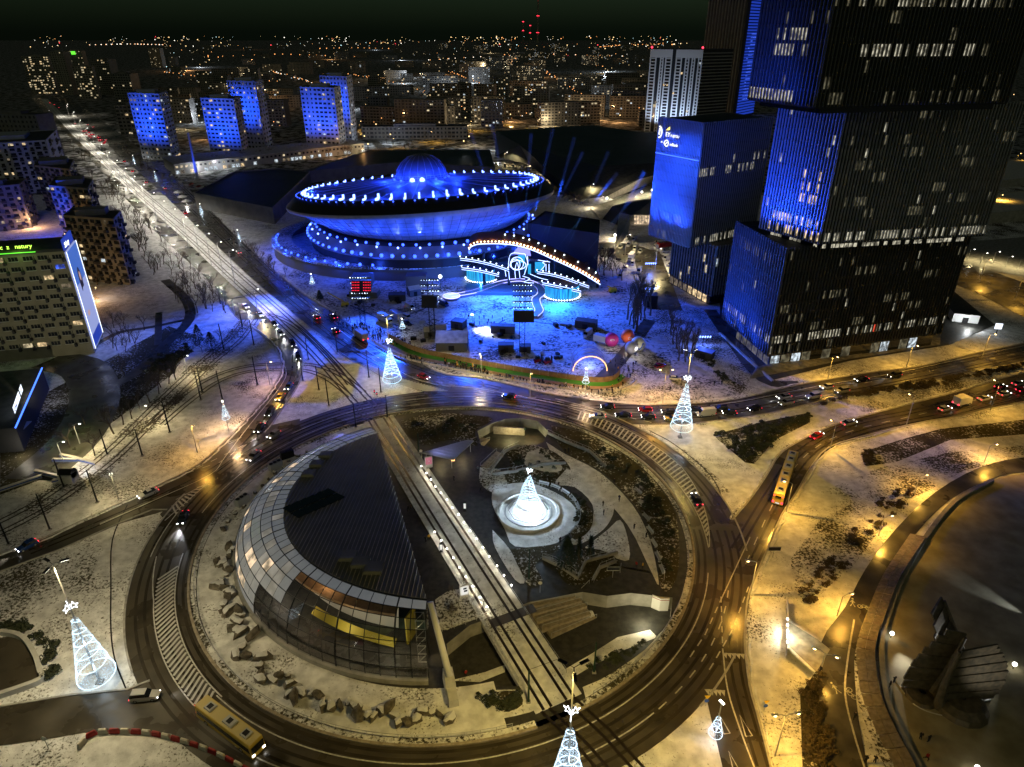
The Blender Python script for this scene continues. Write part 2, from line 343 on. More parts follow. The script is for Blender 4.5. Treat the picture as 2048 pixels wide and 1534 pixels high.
# ---- carriageways
lv[0], stp[0] = .078, .003
def road(name, pts, m='asphalt'): return sheet(name, pts, m)
ROADS = {}
ROADS['ring'] = struct(MB().strip(ring_pts(54.6, 0, 360, 120, 0.105) + [pol(54.6, 0, 0.105)], ring_pts(66.0, 0, 360, 120, 0.105) + [pol(66.0, 0, 0.105)]), 'roundabout_road', 'asphalt')
slipL = [(60, 195), (140, 275), (205, 345), (240, 385), (330, 480), (400, 545), (440, 585), (471, 633), (502, 653), (529, 675), (551, 697), (561, 720), (562, 742), (551, 766), (533, 793), (502, 828), (462, 870), (400, 927), (325, 967), (250, 1002), (175, 1037), (75, 1082), (0, 1107), (-120, 1150)]
slipR = [(82, 195), (165, 270), (235, 345), (275, 385), (372, 478), (440, 540), (490, 580), (537, 633), (573, 666), (599, 695), (606, 720), (604, 751), (593, 777), (573, 806), (546, 846), (529, 866), (470, 935), (400, 985), (335, 1020), (225, 1053), (125, 1098), (0, 1144), (-120, 1190)]
ROADS['slip'] = road('slip_road', smooth(gs(slipL), 4) + list(reversed(smooth(gs(slipR), 4))))
struct(MB().poly(gs([(400, 930), (470, 900), (545, 850), (600, 838), (600, 860), (500, 960), (420, 1010), (330, 1040), (320, 1030)]), 0.096), 'junction_surface', 'asphalt')
avL = [(112, 195), (150, 230), (240, 310), (330, 392), (420, 480), (506, 560), (564, 609), (622, 657), (662, 686), (684, 711), (719, 728), (772, 759), (840, 782), (900, 800)]
avR = [(135, 195), (185, 228), (300, 312), (395, 395), (470, 470), (571, 560), (617, 595), (675, 631), (713, 660), (750, 686), (795, 709), (840, 726), (889, 748), (976, 759), (1088, 786), (1178, 800)]
ROADS['avenue'] = road('avenue', smooth(gs(avL), 4) + gs([(1000, 815), (1150, 822)]) + list(reversed(smooth(gs(avR), 4))), 'asphalt_worn')
neN = [(1100, 788), (1178, 800), (1300, 811), (1410, 806), (1483, 797), (1556, 779), (1629, 764), (1738, 746), (1848, 731), (1957, 705), (2048, 687), (2250, 640)]
neS = [(1130, 830), (1200, 845), (1300, 850), (1391, 847), (1483, 836), (1556, 823), (1665, 798), (1811, 772), (1921, 750), (2048, 723), (2250, 675)]
ROADS['north'] = road('north_carriageway', smooth(gs(neN), 3) + list(reversed(smooth(gs(neS), 3))), 'asphalt_worn')
seN = [(1400, 1060), (1440, 1050), (1464, 1041), (1504, 994), (1534, 950), (1563, 906), (1610, 877), (1665, 852), (1738, 830), (1811, 811), (1921, 782), (2048, 746), (2250, 705)]
seS = [(1446, 1540), (1428, 1463), (1413, 1398), (1399, 1376), (1390, 1340), (1400, 1200)]
seR = [(2250, 765), (2048, 804), (1994, 815), (1921, 833), (1848, 844), (1738, 870), (1658, 895), (1621, 936), (1592, 987), (1563, 1031), (1534, 1101), (1508, 1160), (1495, 1200), (1490, 1255), (1490, 1299), (1499, 1372), (1519, 1445), (1541, 1534), (1560, 1640)]
ROADS['south'] = road('south_carriageway', smooth(gs(seN), 3) + smooth(gs(seR), 3) + gs([(1480, 1640)]) + gs(seS), 'asphalt')
ROADS['sw'] = road('west_road', gs([(-150, 1440), (0, 1414), (141, 1391), (255, 1380), (300, 1362), (350, 1360), (420, 1420), (560, 1500), (560, 1560), (509, 1534), (481, 1516), (424, 1493), (340, 1468), (255, 1461), (170, 1465), (113, 1476), (0, 1492), (-150, 1530)]))
road('tunnel_road', gs([(-60, 1290), (40, 1268), (78, 1320), (82, 1362), (-60, 1400)]))
footway = road('cycle_path', smooth(gs([(2200, 905), (2048, 915), (1960, 935), (1870, 985), (1790, 1060), (1730, 1140), (1690, 1215), (1640, 1290), (1640, 1420), (1660, 1540), (1680, 1640)]), 3) + list(reversed(smooth(gs([(2200, 940), (2048, 945), (1980, 960), (1900, 1000), (1830, 1070), (1780, 1150), (1740, 1220), (1715, 1300), (1712, 1400), (1735, 1534), (1760, 1640)]), 3))), 'asphalt_worn')
road('square', smooth(gs([(2300, 935), (2048, 948), (1985, 962), (1910, 1005), (1850, 1080), (1805, 1160), (1775, 1240), (1765, 1300), (1775, 1400), (1810, 1480), (1850, 1560), (1880, 1640)]), 3) + gs([(2300, 1640)]), 'square_paving')
for nm, pts, wd in (('park_path', [(330, 560), (372, 600), (378, 640), (330, 690), (290, 730), (240, 765), (150, 800)], 4), ('park_path', [(372, 640), (300, 655), (240, 665), (190, 690)], 2.5), ('park_path', [(318, 625), (316, 690)], 2.5),
                    ('pavement', [(60, 960), (150, 880), (190, 800), (170, 740), (100, 720)], 14), ('pavement', [(1420, 620), (1470, 690), (1530, 760), (1600, 770)], 5), ('pavement', [(1300, 640), (1240, 720), (1180, 780)], 5),
                    ('service_road', [(1290, 500), (1310, 560), (1330, 620)], 14), ('car_park', [(1190, 500), (1240, 500), (1290, 520)], 26), ('car_park', [(940, 325), (1080, 335), (1130, 385)], 14),
                    ('cross_street', [(240, 390), (330, 380), (395, 372)], 9), ('cross_street', [(120, 262), (170, 262), (230, 262)], 10), ('back_street', [(760, 305), (850, 300), (980, 275), (1010, 262)], 9), ('back_street', [(935, 232), (1010, 252), (1080, 262)], 9), ('back_street', [(720, 262), (770, 300)], 9)):
    c = smooth(gs(pts), 4); lv[0] += 0.0015
    struct(MB().strip([p + Vector((0, 0, lv[0])) for p in offset(c, -wd / 2)], [p + Vector((0, 0, lv[0])) for p in offset(c, wd / 2)]), nm, 'asphalt_worn' if 'park' in nm or 'pave' in nm else 'asphalt')

# ---- kerbs
def kerb(pts, wd=0.35, h=0.2, parent=None, m='kerb', name='kerb'):
    a, b = offset(pts, -wd / 2), offset(pts, wd / 2); mb = MB(); up = Vector((0, 0, h + 0.05)); lo = Vector((0, 0, -0.05))
    mb.strip([p + up for p in a], [p + up for p in b]); mb.strip([p + lo for p in a], [p + up for p in a]); mb.strip([p + up for p in b], [p + lo for p in b])
    return struct(mb, name, m, parent)
kerb(smooth(gs(slipL[6:]), 4)); kerb(smooth(gs(slipR[6:16]), 4)); kerb(smooth(gs(avL[4:12]), 4)); kerb(smooth(gs(avR[4:]), 4)); kerb(smooth(gs(neN[2:]), 3)); kerb(smooth(gs(neS[3:]), 3)); kerb(smooth(gs(seN[2:]), 3)); kerb(smooth(gs(seR), 3))
kerb(gs([(335, 1020), (305, 1020), (225, 1053), (125, 1098), (0, 1144)])); kerb(gs([(0, 1414), (141, 1391), (255, 1380), (300, 1362)]))
kerb(smooth(gs([(1984, 962), (1910, 1004), (1848, 1080), (1803, 1160), (1773, 1240), (1762, 1300), (1773, 1400), (1808, 1480), (1850, 1560)]), 4), 0.9, 0.5, m='concrete', name='low_wall')
for a0, a1 in ((34, 65), (-46, -34), (170, 218), (-8, 33)): kerb(ring_pts(66.1, a0, a1, 24))
kerb(smooth(gs([(150 + 105, 1010), (225, 1080), (222, 1180), (222, 1260), (230, 1320), (252, 1378)]), 4), 0.25, 0.06, m='rubber', name='pavement_edge')
kerb(smooth(gs([(1300, 862), (1350, 890), (1420, 950), (1450, 1010)]), 4), 0.25, 0.06, m='rubber', name='pavement_edge')

# ploughed ridges of snow along the kerbs
for pts_, sd in ((slipL[8:], 1), (avR[4:], 1), (neN[2:], 1), (seN[2:], 1), (seR, 1), (neS[3:], -1), (avL[5:11], -1)):
    Q_ = [p + Vector((rnd.uniform(-.25, .25), rnd.uniform(-.25, .25), rnd.uniform(-.16, .02))) for p, d in along(offset(smooth(gs(pts_), 3), sd * .75 if pts_ is not seR else .75), 1.3)]
    if len(Q_) > 3: struct(MB().tube(Q_, .34, 6), 'snow_ridge', 'snow_thin')
# ---- painted markings: every dash, line and chevron a piece of its road
dash_me = MB().box((0, 0, 0), (2.6, 0.22, 0.006)).mesh('dash', 'paint'); tri_me = MB().add([(-0.45, -0.35, 0), (0.45, -0.35, 0), (0, 0.9, 0)], [(0, 1, 2)]).mesh('yield_tooth', 'paint')
bar_me = MB().box((0, 0, 0), (1, 0.45, 0.006)).mesh('chevron_stripe', 'paint')
MZ = 0.15
def dashes(pts, parent, step=7.0, s=1.0):
    for p, d in along(pts, step):
        o = inst(dash_me, 'lane_dash', parent, (p.x, p.y, MZ), math.atan2(d.y, d.x)); o.scale = (s, 1, 1)
def line(pts, parent, wd=0.22): struct(MB().strip([p + Vector((0, 0, MZ)) for p in offset(pts, -wd / 2)], [p + Vector((0, 0, MZ)) for p in offset(pts, wd / 2)]), 'edge_line', 'paint', parent)
def stripes(a, b, n, parent):
    """chevron bars across the zone between two lines"""
    a, b = resample(a, n), resample(b, n)
    for i in range(n - 1):
        p, q = a[i], b[min(i + 1, n - 1)]; d = q - p
        if d.length > 0.8: o = inst(bar_me, 'chevron_stripe', parent, ((p.x + q.x) / 2, (p.y + q.y) / 2, MZ), math.atan2(d.y, d.x)); o.scale = (d.length, 1, 1)
def resample(pts, n):
    L = sum((b - a).length for a, b in zip(pts, pts[1:])); q = along(pts, L / (n - 1) * 0.9999); return [p for p, d in q][:n - 1] + [pts[-1]]
rg = ROADS['ring']
line(ring_pts(57.6, -128, -16, 60), rg); line(ring_pts(61.8, -118, -52, 40), rg); dashes(ring_pts(61.8, -50, -20, 20), rg, 4.5, 0.8)
line(ring_pts(55.2, 0, 120, 60), rg, 0.3); line(ring_pts(58.0, 60, 176, 60), rg); line(ring_pts(61.5, 84, 140, 40), rg)
line(ring_pts(58.0, -8, 58, 60), rg); line([pol(62.8 - max(0, (i - 34) / 26) * 4.6, 60 - i * 1.13) for i in range(61)], rg)
stripes(ring_pts(58.2, -4, 56, 30), [pol(62.6 - max(0, (26 - i) / 26) * 3.8, -4 + i) for i in range(0, 61, 2)], 44, rg)
line(ring_pts(57.2, -170, -127, 40), rg); line([pol(61.0 + (0 if i < 30 else (i - 30) * .12), -127 - i) for i in range(44)], rg)
stripes(ring_pts(57.4, -166, -128, 30), ring_pts(60.8, -164, -127, 30), 34, rg)
line(ring_pts(63.8, 176, 190, 12), rg)
line(gs([(418, 965), (330, 1042)]), rg); line(gs([(418, 965), (352, 1000)]), ROADS['slip']); stripes(gs([(410, 972), (345, 1036)]), gs([(400, 972), (345, 1012)]), 10, rg)
sl = ROADS['slip']
line(smooth(gs([(548, 700), (572, 740), (560, 775), (500, 850), (450, 915), (420, 950), (300, 1005), (200, 1048)]), 4), sl); line(gs([(330, 992), (200, 1050)]), sl)
dashes(gs([(380, 945), (440, 925), (520, 872)]), sl, 4.0, 0.7); dashes(gs([(400, 935), (480, 895), (510, 880)]), sl, 4.0, 0.7)
av = ROADS['avenue']
dashes(smooth(gs([(330, 352), (450, 468), (545, 560), (625, 628), (690, 680), (760, 728), (840, 762), (960, 785)]), 4), av, 11.0, 1.2)
dashes(smooth(gs([(345, 352), (470, 468), (600, 595), (660, 640)]), 4), av, 5.0, 1.0)
line(smooth(gs([(672, 655), (740, 705), (840, 762), (960, 778), (1100, 805), (1240, 835)]), 4), av, 0.3)
line(smooth(gs([(560, 612), (660, 690), (760, 757)]), 4), av)
stripes(gs([(722, 732), (790, 768), (850, 784)]), gs([(735, 728), (800, 757), (895, 782)]), 30, av); dashes(gs([(830, 755), (960, 782), (1100, 800), (1300, 845)]), av, 4.5, 0.9)
nn, ss = ROADS['north'], ROADS['south']
dashes(smooth(gs([(1150, 812), (1300, 828), (1440, 820), (1560, 800), (1700, 772), (1850, 745), (2048, 705)]), 3), nn, 9.0, 1.3); line(smooth(gs([(1420, 812), (1500, 800), (1640, 772), (1800, 745), (1960, 710), (2048, 692)]), 3), nn, 0.25)
dashes(smooth(gs([(1495, 1120), (1545, 1010), (1590, 935), (1640, 890), (1720, 857), (1850, 827), (2048, 775)]), 3), ss, 7.0, 1.2)
line(gs([(1500, 1075), (1442, 1200)]), ss); dashes(gs([(1442, 1200), (1410, 1270), (1370, 1330)]), ss, 3.2, 0.7); dashes(gs([(1495, 1180), (1465, 1260), (1425, 1330), (1412, 1350)]), ss, 3.2, 0.7); dashes(gs([(1442, 1200), (1445, 1295)]), ss, 2.6, 0.6)
line(smooth(gs([(1445, 1298), (1455, 1380), (1480, 1460), (1510, 1540)]), 4), ss, 0.25)
for x0, y0, x1, y1, n in ((1450, 1310, 1485, 1312, 5), (1415, 1383, 1446, 1385, 5)):
    for i in range(n): p = g(x0 + (x1 - x0) * i / (n - 1), y0 + (y1 - y0) * i / (n - 1)); inst(tri_me, 'yield_tooth', ss, (p.x, p.y, MZ), math.pi)
for px, py, rz, pr in ((1490, 1455, 0.1, ss), (1446, 1450, 0.1, ss), (1468, 1530, 0.1, ss), (468, 882, -0.7, sl)):
    p = g(px, py); m3 = MB().tube([(-.55, -1.6, 0), (.55, -1.6, 0), (0, 2.2, 0), (-.55, -1.6, 0)], 0.12, 4); o = inst(m3.mesh('yield_triangle', 'paint'), 'yield_triangle', pr, (p.x, p.y, MZ - 0.05), rz); o.scale = (1, 1, 0.3)
line(smooth(gs([(1708, 1240), (1695, 1320), (1690, 1390), (1708, 1470), (1730, 1540)]), 4), footway, 0.3)
# pictograms on the cycle path: a walker and a bicycle
def glyph(px, py, kind, rz):
    mb = MB()
    if kind == 'bike':
        for x in (-0.6, 0.6): mb.tube([(x + 0.38 * math.cos(R(a)), 0.38 * math.sin(R(a)), 0) for a in range(0, 361, 45)], 0.06, 4)
        mb.tube([(-.6, 0, 0), (-.2, .55, 0), (.4, .55, 0), (.6, 0, 0)], 0.06, 4); mb.tube([(-.6, 0, 0), (.05, 0, 0), (.4, .55, 0)], 0.06, 4)
    else:
        mb.tube([(0, 0.1, 0), (0, 0.8, 0)], 0.12, 4); mb.tube([(-.35, -.7, 0), (0, .1, 0), (.35, -.7, 0)], 0.08, 4); mb.tube([(-.35, .3, 0), (0, .75, 0), (.35, .3, 0)], 0.07, 4); mb.tube([(0, 1.0, 0), (0, 1.25, 0)], 0.15, 6)
    p = g(px, py); o = inst(mb.mesh('path_pictogram', 'paint'), 'path_pictogram', footway, (p.x, p.y, MZ), rz); o.scale = (1.2, 1.2, 0.2)
for a in ((1705, 1208, 'walk', -0.4), (1728, 1216, 'bike', -0.4), (1672, 1380, 'walk', 0.2), (1703, 1388, 'bike', 1.7)): glyph(*a)

# worn wheel tracks, dark and wet
def tyre(pts, parent, offs, wd=.55):
    for o_ in offs: struct(MB().strip([p + Vector((0, 0, .125)) for p in offset(pts, o_ - wd / 2)], [p + Vector((0, 0, .125)) for p in offset(pts, o_ + wd / 2)]), 'wheel_track', 'asphalt_wet', parent)
tyre(ring_pts(60, 0, 358, 120), rg, (4.3, 3.0, .7, -.9, -2.6, -4.2))
for a_, pr in (([(330, 372), (450, 482), (545, 572), (625, 640), (690, 690), (780, 740), (900, 778)], av), ([(350, 360), (470, 476), (600, 596), (680, 652), (760, 702), (860, 745), (1000, 778)], av), ([(1180, 815), (1400, 812), (1560, 788), (1800, 748), (2048, 698)], nn), ([(1250, 838), (1400, 832), (1560, 808), (1800, 765), (2048, 712)], nn), ([(1470, 1100), (1540, 985), (1600, 905), (1700, 850), (1850, 818), (2048, 766)], ss), ([(1510, 1120), (1570, 1000), (1640, 905), (1740, 860), (1900, 828), (2048, 790)], ss), ([(1470, 1230), (1472, 1340), (1500, 1450), (1525, 1534)], ss), ([(590, 710), (585, 760), (540, 830), (480, 900), (400, 955), (250, 1025), (60, 1105)], sl)): tyre(smooth(gs(a_), 4), pr, (-.8, .8), .5)
# ---- tram tracks
def track(pts, wd, rails, bed='track_snow', k=5, z=None):
    c = smooth(gs(pts), k) if not isinstance(pts[0], Vector) else pts
    if z is None: lv[0] += 0.0015; z = lv[0]
    up = Vector((0, 0, z))
    o = struct(MB().strip([p + up for p in offset(c, -wd / 2)], [p + up for p in offset(c, wd / 2)]), 'tram_track', bed) if bed else None
    for r in rails:
        mb = MB(); e = 0.26; u2 = Vector((0, 0, z + 0.03))
        mb.strip([p + u2 for p in offset(c, r - e)], [p + u2 for p in offset(c, r + e)])
        q = struct(mb, 'rail', 'rail', o)
    return o
RAILS = (-3.0, -1.5, 1.5, 3.0)
tram1 = track([(88, 198), (130, 243), (168, 282), (212, 322), (258, 365), (300, 402), (380, 470), (470, 552), (545, 618), (610, 678), (660, 730), (700, 775), (722, 801)], 9.5, RAILS)
track([g(720, 797), g(742, 826), g(762, 847)], 6, RAILS, None, z=0.125)
track([g(1100, 1395), g(1190, 1480), g(1260, 1560)], 6, RAILS, None, z=0.125)
tramW = track([(500, 640), (470, 680), (420, 720), (330, 805), (230, 905), (140, 975), (60, 1025), (-60, 1085)], 9.0, RAILS, 'snow_patchy')
track([(715, 790), (668, 755), (625, 738), (580, 735), (500, 738), (430, 760), (370, 800), (310, 850)], 7, RAILS, None, z=0.19)
track([(700, 770), (660, 720), (600, 660), (540, 630), (500, 640)], 7, (-0.75, 0.75), None, z=0.2)
# ================================================================== inside the roundabout
def holed(outline, holes, z, name, m, parent=None):
    P = [Vector((p.x, p.y, z)) for q in [outline] + holes for p in q]; mb = MB(); mb.v = [tuple(p) for p in P]
    for a, b, c in tessellate_polygon([[Vector((p.x, p.y, 0)) for p in q] for q in [outline] + holes]):
        nz = (P[b] - P[a]).cross(P[c] - P[a]).z; mb.f.append((a, b, c) if nz > 0 else (a, c, b)); mb.m.append(0)
    return struct(mb, name, m, parent)
def inring(pts, r=53.0):
    out = []
    for p in pts:
        d = Vector((p.x - RC.x, p.y - RC.y, 0))
        if d.length > r: d = d * (r / d.length)
        out.append(Vector((RC.x + d.x, RC.y + d.y, 0)))
    return out
PIT1 = inring(gs([(893, 1288), (940, 1250), (985, 1234), (1062, 1203), (1165, 1184), (1215, 1192), (1262, 1186), (1345, 1195), (1345, 1235), (1300, 1290), (1255, 1325), (1205, 1352), (1150, 1374), (1100, 1372), (1040, 1372), (915, 1376), (898, 1340)]))
PIT2 = inring(gs([(955, 862), (985, 846), (1010, 838), (1040, 836), (1075, 842), (1096, 862), (1088, 884), (1050, 899), (1000, 902), (962, 890)]), 53.4)
plaza = holed(ring_pts(HOLE + 1.1, 0, 360, 96), [PIT1, PIT2], 0.0, 'plaza', 'paving')
def pit(pts, depth, name, m='paving'):
    lo = [Vector((p.x, p.y, -depth)) for p in pts]; up = [Vector((p.x, p.y, 0.0)) for p in pts]; n = len(pts)
    mb = MB().add(lo + up, [(i, (i + 1) % n, n + (i + 1) % n, n + i) for i in range(n)]); o = struct(mb, name, 'concrete')
    struct(MB().poly(lo), 'passage_floor', m, o); return o
pit1 = pit(PIT1, 3.2, 'sunken_passage'); pit2 = pit(PIT2, 2.8, 'underpass_mouth')
# the lit wall and pillar of the underpass
struct(MB().box((*(g(1018, 852, 0).xy), -2.79), (9, 0.5, 2.4), -0.1), 'underpass_wall', 'stone_warm', pit2); struct(MB().tube([g(1050, 858, -2.8), g(1050, 858, -0.1)], 0.35, 8), 'pillar', 'green_metal', pit2)
lamp('POINT', g(1022, 868, -0.6), (1.0, 0.85, 0.4), 260, pit2); lamp('POINT', g(1062, 872, -0.6), (1.0, 0.85, 0.4), 140, pit2)
lamp('POINT', g(1290, 1235, -1.0), (1.0, 0.9, 0.55), 320, pit1, size=0.5)
# lawns and paths of the plaza
il = [0.02]
def patch(pts, m, name='plaza_lawn', z=None, k=3):
    il[0] += 0.004; q = inring(smooth(gs(pts + [pts[0]]), k)[:-1] if k else gs(pts), 53.2); return struct(MB().poly(q, il[0] if z is None else z), name, m, plaza if z is None else None)
patch([(800, 842), (870, 826), (960, 832), (985, 840), (950, 862), (955, 892), (900, 880), (850, 890), (815, 872)], 'grass_dark')
patch([(1100, 850), (1180, 870), (1270, 920), (1340, 1000), (1358, 1080), (1352, 1160), (1322, 1178), (1310, 1080), (1270, 1010), (1200, 940), (1130, 905)], 'grass_dark')
patch([(1092, 884), (1130, 908), (1200, 945), (1265, 1010), (1300, 1080), (1318, 1170), (1296, 1130), (1255, 1050), (1190, 980), (1120, 935)], 'snow')
patch([(1010, 900), (1060, 890), (1110, 905), (1140, 935), (1135, 965), (1090, 975), (1010, 970), (1020, 930)], 'grass_dark')
patch([(1055, 905), (1085, 900), (1125, 935), (1100, 945), (1050, 930)], 'snow_thin')
patch([(1133, 938), (1170, 950), (1215, 985), (1228, 1018), (1215, 1050), (1190, 1072), (1155, 1090), (1140, 1080), (1180, 1050), (1185, 1010), (1150, 975), (1110, 968)], 'snow', k=3)
patch([(1125, 985), (1160, 1000), (1185, 1025), (1180, 1060), (1150, 1080), (1140, 1060), (1152, 1030), (1135, 1005)], 'grass_dark', k=3)
patch([(1170, 1095), (1215, 1060), (1240, 1040), (1255, 1075), (1258, 1120), (1225, 1115), (1190, 1110)], 'snow_thin')
patch([(985, 975), (1050, 965), (1110, 985), (1150, 1015), (1150, 1050), (1130, 1075), (1100, 1090), (1030, 1093), (1010, 1060), (985, 1010)], 'snow_clean', 'fountain_terrace', k=3)
patch([(960, 935), (1000, 940), (1015, 975), (985, 985), (960, 965)], 'snow_patchy')
patch([(985, 1060), (1020, 1100), (1050, 1160), (1030, 1160), (990, 1095)], 'snow_thin')
patch([(1020, 1098), (1090, 1092), (1130, 1090), (1100, 1110), (1070, 1130), (1085, 1160), (1060, 1175), (1040, 1140)], 'grass_dark')
patch([(1110, 1135), (1150, 1100), (1200, 1100), (1235, 1120), (1225, 1150), (1160, 1170), (1130, 1165)], 'grass_dark')
patch([(820, 960), (845, 1010), (862, 1040), (845, 1040), (815, 985)], 'snow_patchy')
patch([(870, 1200), (905, 1180), (950, 1185), (980, 1225), (930, 1245), (880, 1260)], 'snow_patchy')
patch([(905, 1385), (1050, 1380), (1092, 1400), (1060, 1425), (960, 1445), (905, 1448)], 'snow_thin'); patch([(960, 1390), (1030, 1382), (1045, 1410), (1000, 1425)], 'grass_dark')
patch([(1165, 1375), (1215, 1352), (1290, 1300), (1325, 1262), (1335, 1280), (1280, 1340), (1185, 1400)], 'snow')
# snow inside the sunken passage
for pts in ([(1120, 1345), (1180, 1310), (1235, 1275), (1300, 1260), (1315, 1275), (1250, 1300), (1180, 1335), (1130, 1365)], [(1150, 1230), (1185, 1222), (1190, 1232), (1150, 1250)], [(900, 1362), (970, 1345), (1010, 1330), (1010, 1345), (960, 1365)]):
    il[0] += 0.004; struct(MB().poly(gs(pts, -3.2), -3.2 + il[0]), 'passage_lawn', 'snow', pit1)
# gravel bank with the boulders round the hall, and the ring verge
def arcband(r0, r1, a0, a1, z, name, m, c=RC, parent=None): return struct(MB().strip([pol(r0, a0 + (a1 - a0) * i / 60, z, c) for i in range(61)], [pol(r1, a0 + (a1 - a0) * i / 60, z, c) for i in range(61)]), name, m, parent)
arcband(44, 53.2, 118, 285, 0.11, 'boulder_bank', 'snow', parent=plaza); arcband(53.3, 54.5, 0, 118, 0.13, 'verge', 'snow_patchy', parent=plaza); arcband(53.3, 54.5, 126, 290, 0.13, 'verge', 'snow_patchy', parent=plaza); arcband(53.3, 54.5, 297, 360, 0.13, 'verge', 'snow_patchy', parent=plaza)
# tram deck across the circle
TD0, TD1 = g(757, 838), g(1118, 1408)
td = (TD1 - TD0).normalized(); tn = Vector((-td.y, td.x, 0))
mb = MB().add([TD0 + tn * 4.4 + Vector((0, 0, z)) for z in (0,)] and [p + tn * s * 4.4 + Vector((0, 0, z)) for z in (-0.9, 0.18) for p in (TD0, TD1) for s in (1, -1)], [(4, 5, 7, 6), (0, 4, 6, 2), (1, 3, 7, 5), (0, 1, 5, 4), (2, 6, 7, 3)])
deck = struct(mb, 'tram_deck', 'snow_clean')
for r in (-2.9, -1.45, 1.45, 2.9):
    a = offset([TD0, TD1], r - 0.26); b = offset([TD0, TD1], r + 0.26); struct(MB().strip([p + Vector((0, 0, 0.2)) for p in a], [p + Vector((0, 0, 0.2)) for p in b]), 'rail', 'rail', deck)
struct(MB().box((*(g(1028, 1232).xy), 0.185), (9, 2.2, 0.01), math.atan2(td.y, td.x) + math.pi / 2), 'track_crossing', 'asphalt', deck)
# railings: posts and two rails, each railing a thing
def railing(pts, label, h=1.0, step=2.2, m='galv', group='steel railings of the roundabout', name='railing', zz=None):
    pts = [Vector(p) for p in pts]; t = thing(name, pts[0], label, 'railing', group)
    for k, hh in ((0, h), (1, h * 0.5)): part(MB().tube([p + Vector((0, 0, hh)) for p in pts], 0.05 if k == 0 else 0.03, 4), 'handrail', m, t)
    pm = MB().tube([(0, 0, 0), (0, 0, h)], 0.035, 4).mesh('post', m)
    L = sum((b - a).length for a, b in zip(pts, pts[1:])); n = max(1, round(L / step))
    for p, d in along(pts, L / n * 0.999): inst(pm, 'post', t, p - pts[0])
    return t
railing([p + Vector((0, 0, 0.18)) for p in offset([g(790, 862), g(845, 940)], 0)], 'steel railing along the tram deck beside the metal canopy')
railing([TD0 + td * s + tn * -4.2 * -1 + Vector((0, 0, .18)) for s in (58, 80, 101)], 'steel railing on the tram deck above the sunken passage, stairs side')
railing([TD0 + td * s - tn * 4.2 + Vector((0, 0, .18)) for s in (62, 80, 99)], 'steel railing on the tram deck above the sunken passage, glass hall side')
railing([p + Vector((0, 0, 0)) for p in gs([(885, 1263), (925, 1252), (975, 1232)])], 'white railing over the sunken passage beside the inclined mast', m='white_paint')
for a0, a1, lb in ((6, 62, 'guard rail round the inside of the ring road above the curved bank'), (-58, 4, 'guard rail round the inside of the ring road above the grassy stairs'), (64, 108, 'guard rail of the ring road over the underpass mouth'), (130, 200, 'guard rail of the ring road beside the air conditioners'), (202, 286, 'guard rail of the ring road beside the row of boulders')):
    railing(ring_pts(53.5, a0, a1, 24, 0.1), lb, 1.1, 2.6, 'galv', 'guard rails of the ring road', 'guard_rail')
# parapet of the ring
for a0, a1 in ((0, 118), (126, 290), (297, 360)): kerb(ring_pts(54.7, a0, a1, 50), 0.5, 0.35, m='stone_warm', name='parapet')
# ---- stairs and switchback ramps, each a thing with its steps
def stairs(a, b, wd, n, label, m='stone_warm', side=True):
    """flight of n steps from a (upper) to b (lower)"""
    a, b = Vector(a), Vector(b); t = thing('stairs', b, label, 'stairs', 'stairs of the roundabout'); d = (b - a); L = Vector((d.x, d.y, 0)).length; u = Vector((d.x, d.y, 0)) / L
    rz = math.atan2(u.y, u.x)
    for i in range(n):
        c = a + u * (L * (i + 0.5) / n); zt = a.z + (b.z - a.z) * i / n
        part(MB().box((c.x, c.y, b.z), (L / n, wd, max(0.05, zt - b.z)), rz), 'step', m, t)
    if side:
        q = Vector((-u.y, u.x, 0)) * (wd / 2)
        for s in (-1, 1): part(MB().tube([a + q * s + Vector((0, 0, 1)), b + q * s + Vector((0, 0, 1))], 0.05, 4).tube([a + q * s, a + q * s + Vector((0, 0, 1))], 0.04, 4).tube([b + q * s, b + q * s + Vector((0, 0, 1))], 0.04, 4), 'handrail', 'galv', t)
    return t
stairs(g(1285, 1140, 0.0), g(1278, 1205, -3.2), 9.0, 14, 'wide stone stairs down to the sunken passage by the white wall')
stairs(g(1170, 1160, 0), g(1118, 1212, -3.2), 2.6, 12, 'narrow stairs between the switchback ramps and the conifer')
stairs(g(1000, 905, 0.9), g(968, 935, 0), 2.2, 6, 'stairs beside the flower bed near the metal canopy')
stairs(g(952, 885, 0), g(972, 878, -2.2), 2.4, 8, 'stairs beside the metal canopy down to the underpass')
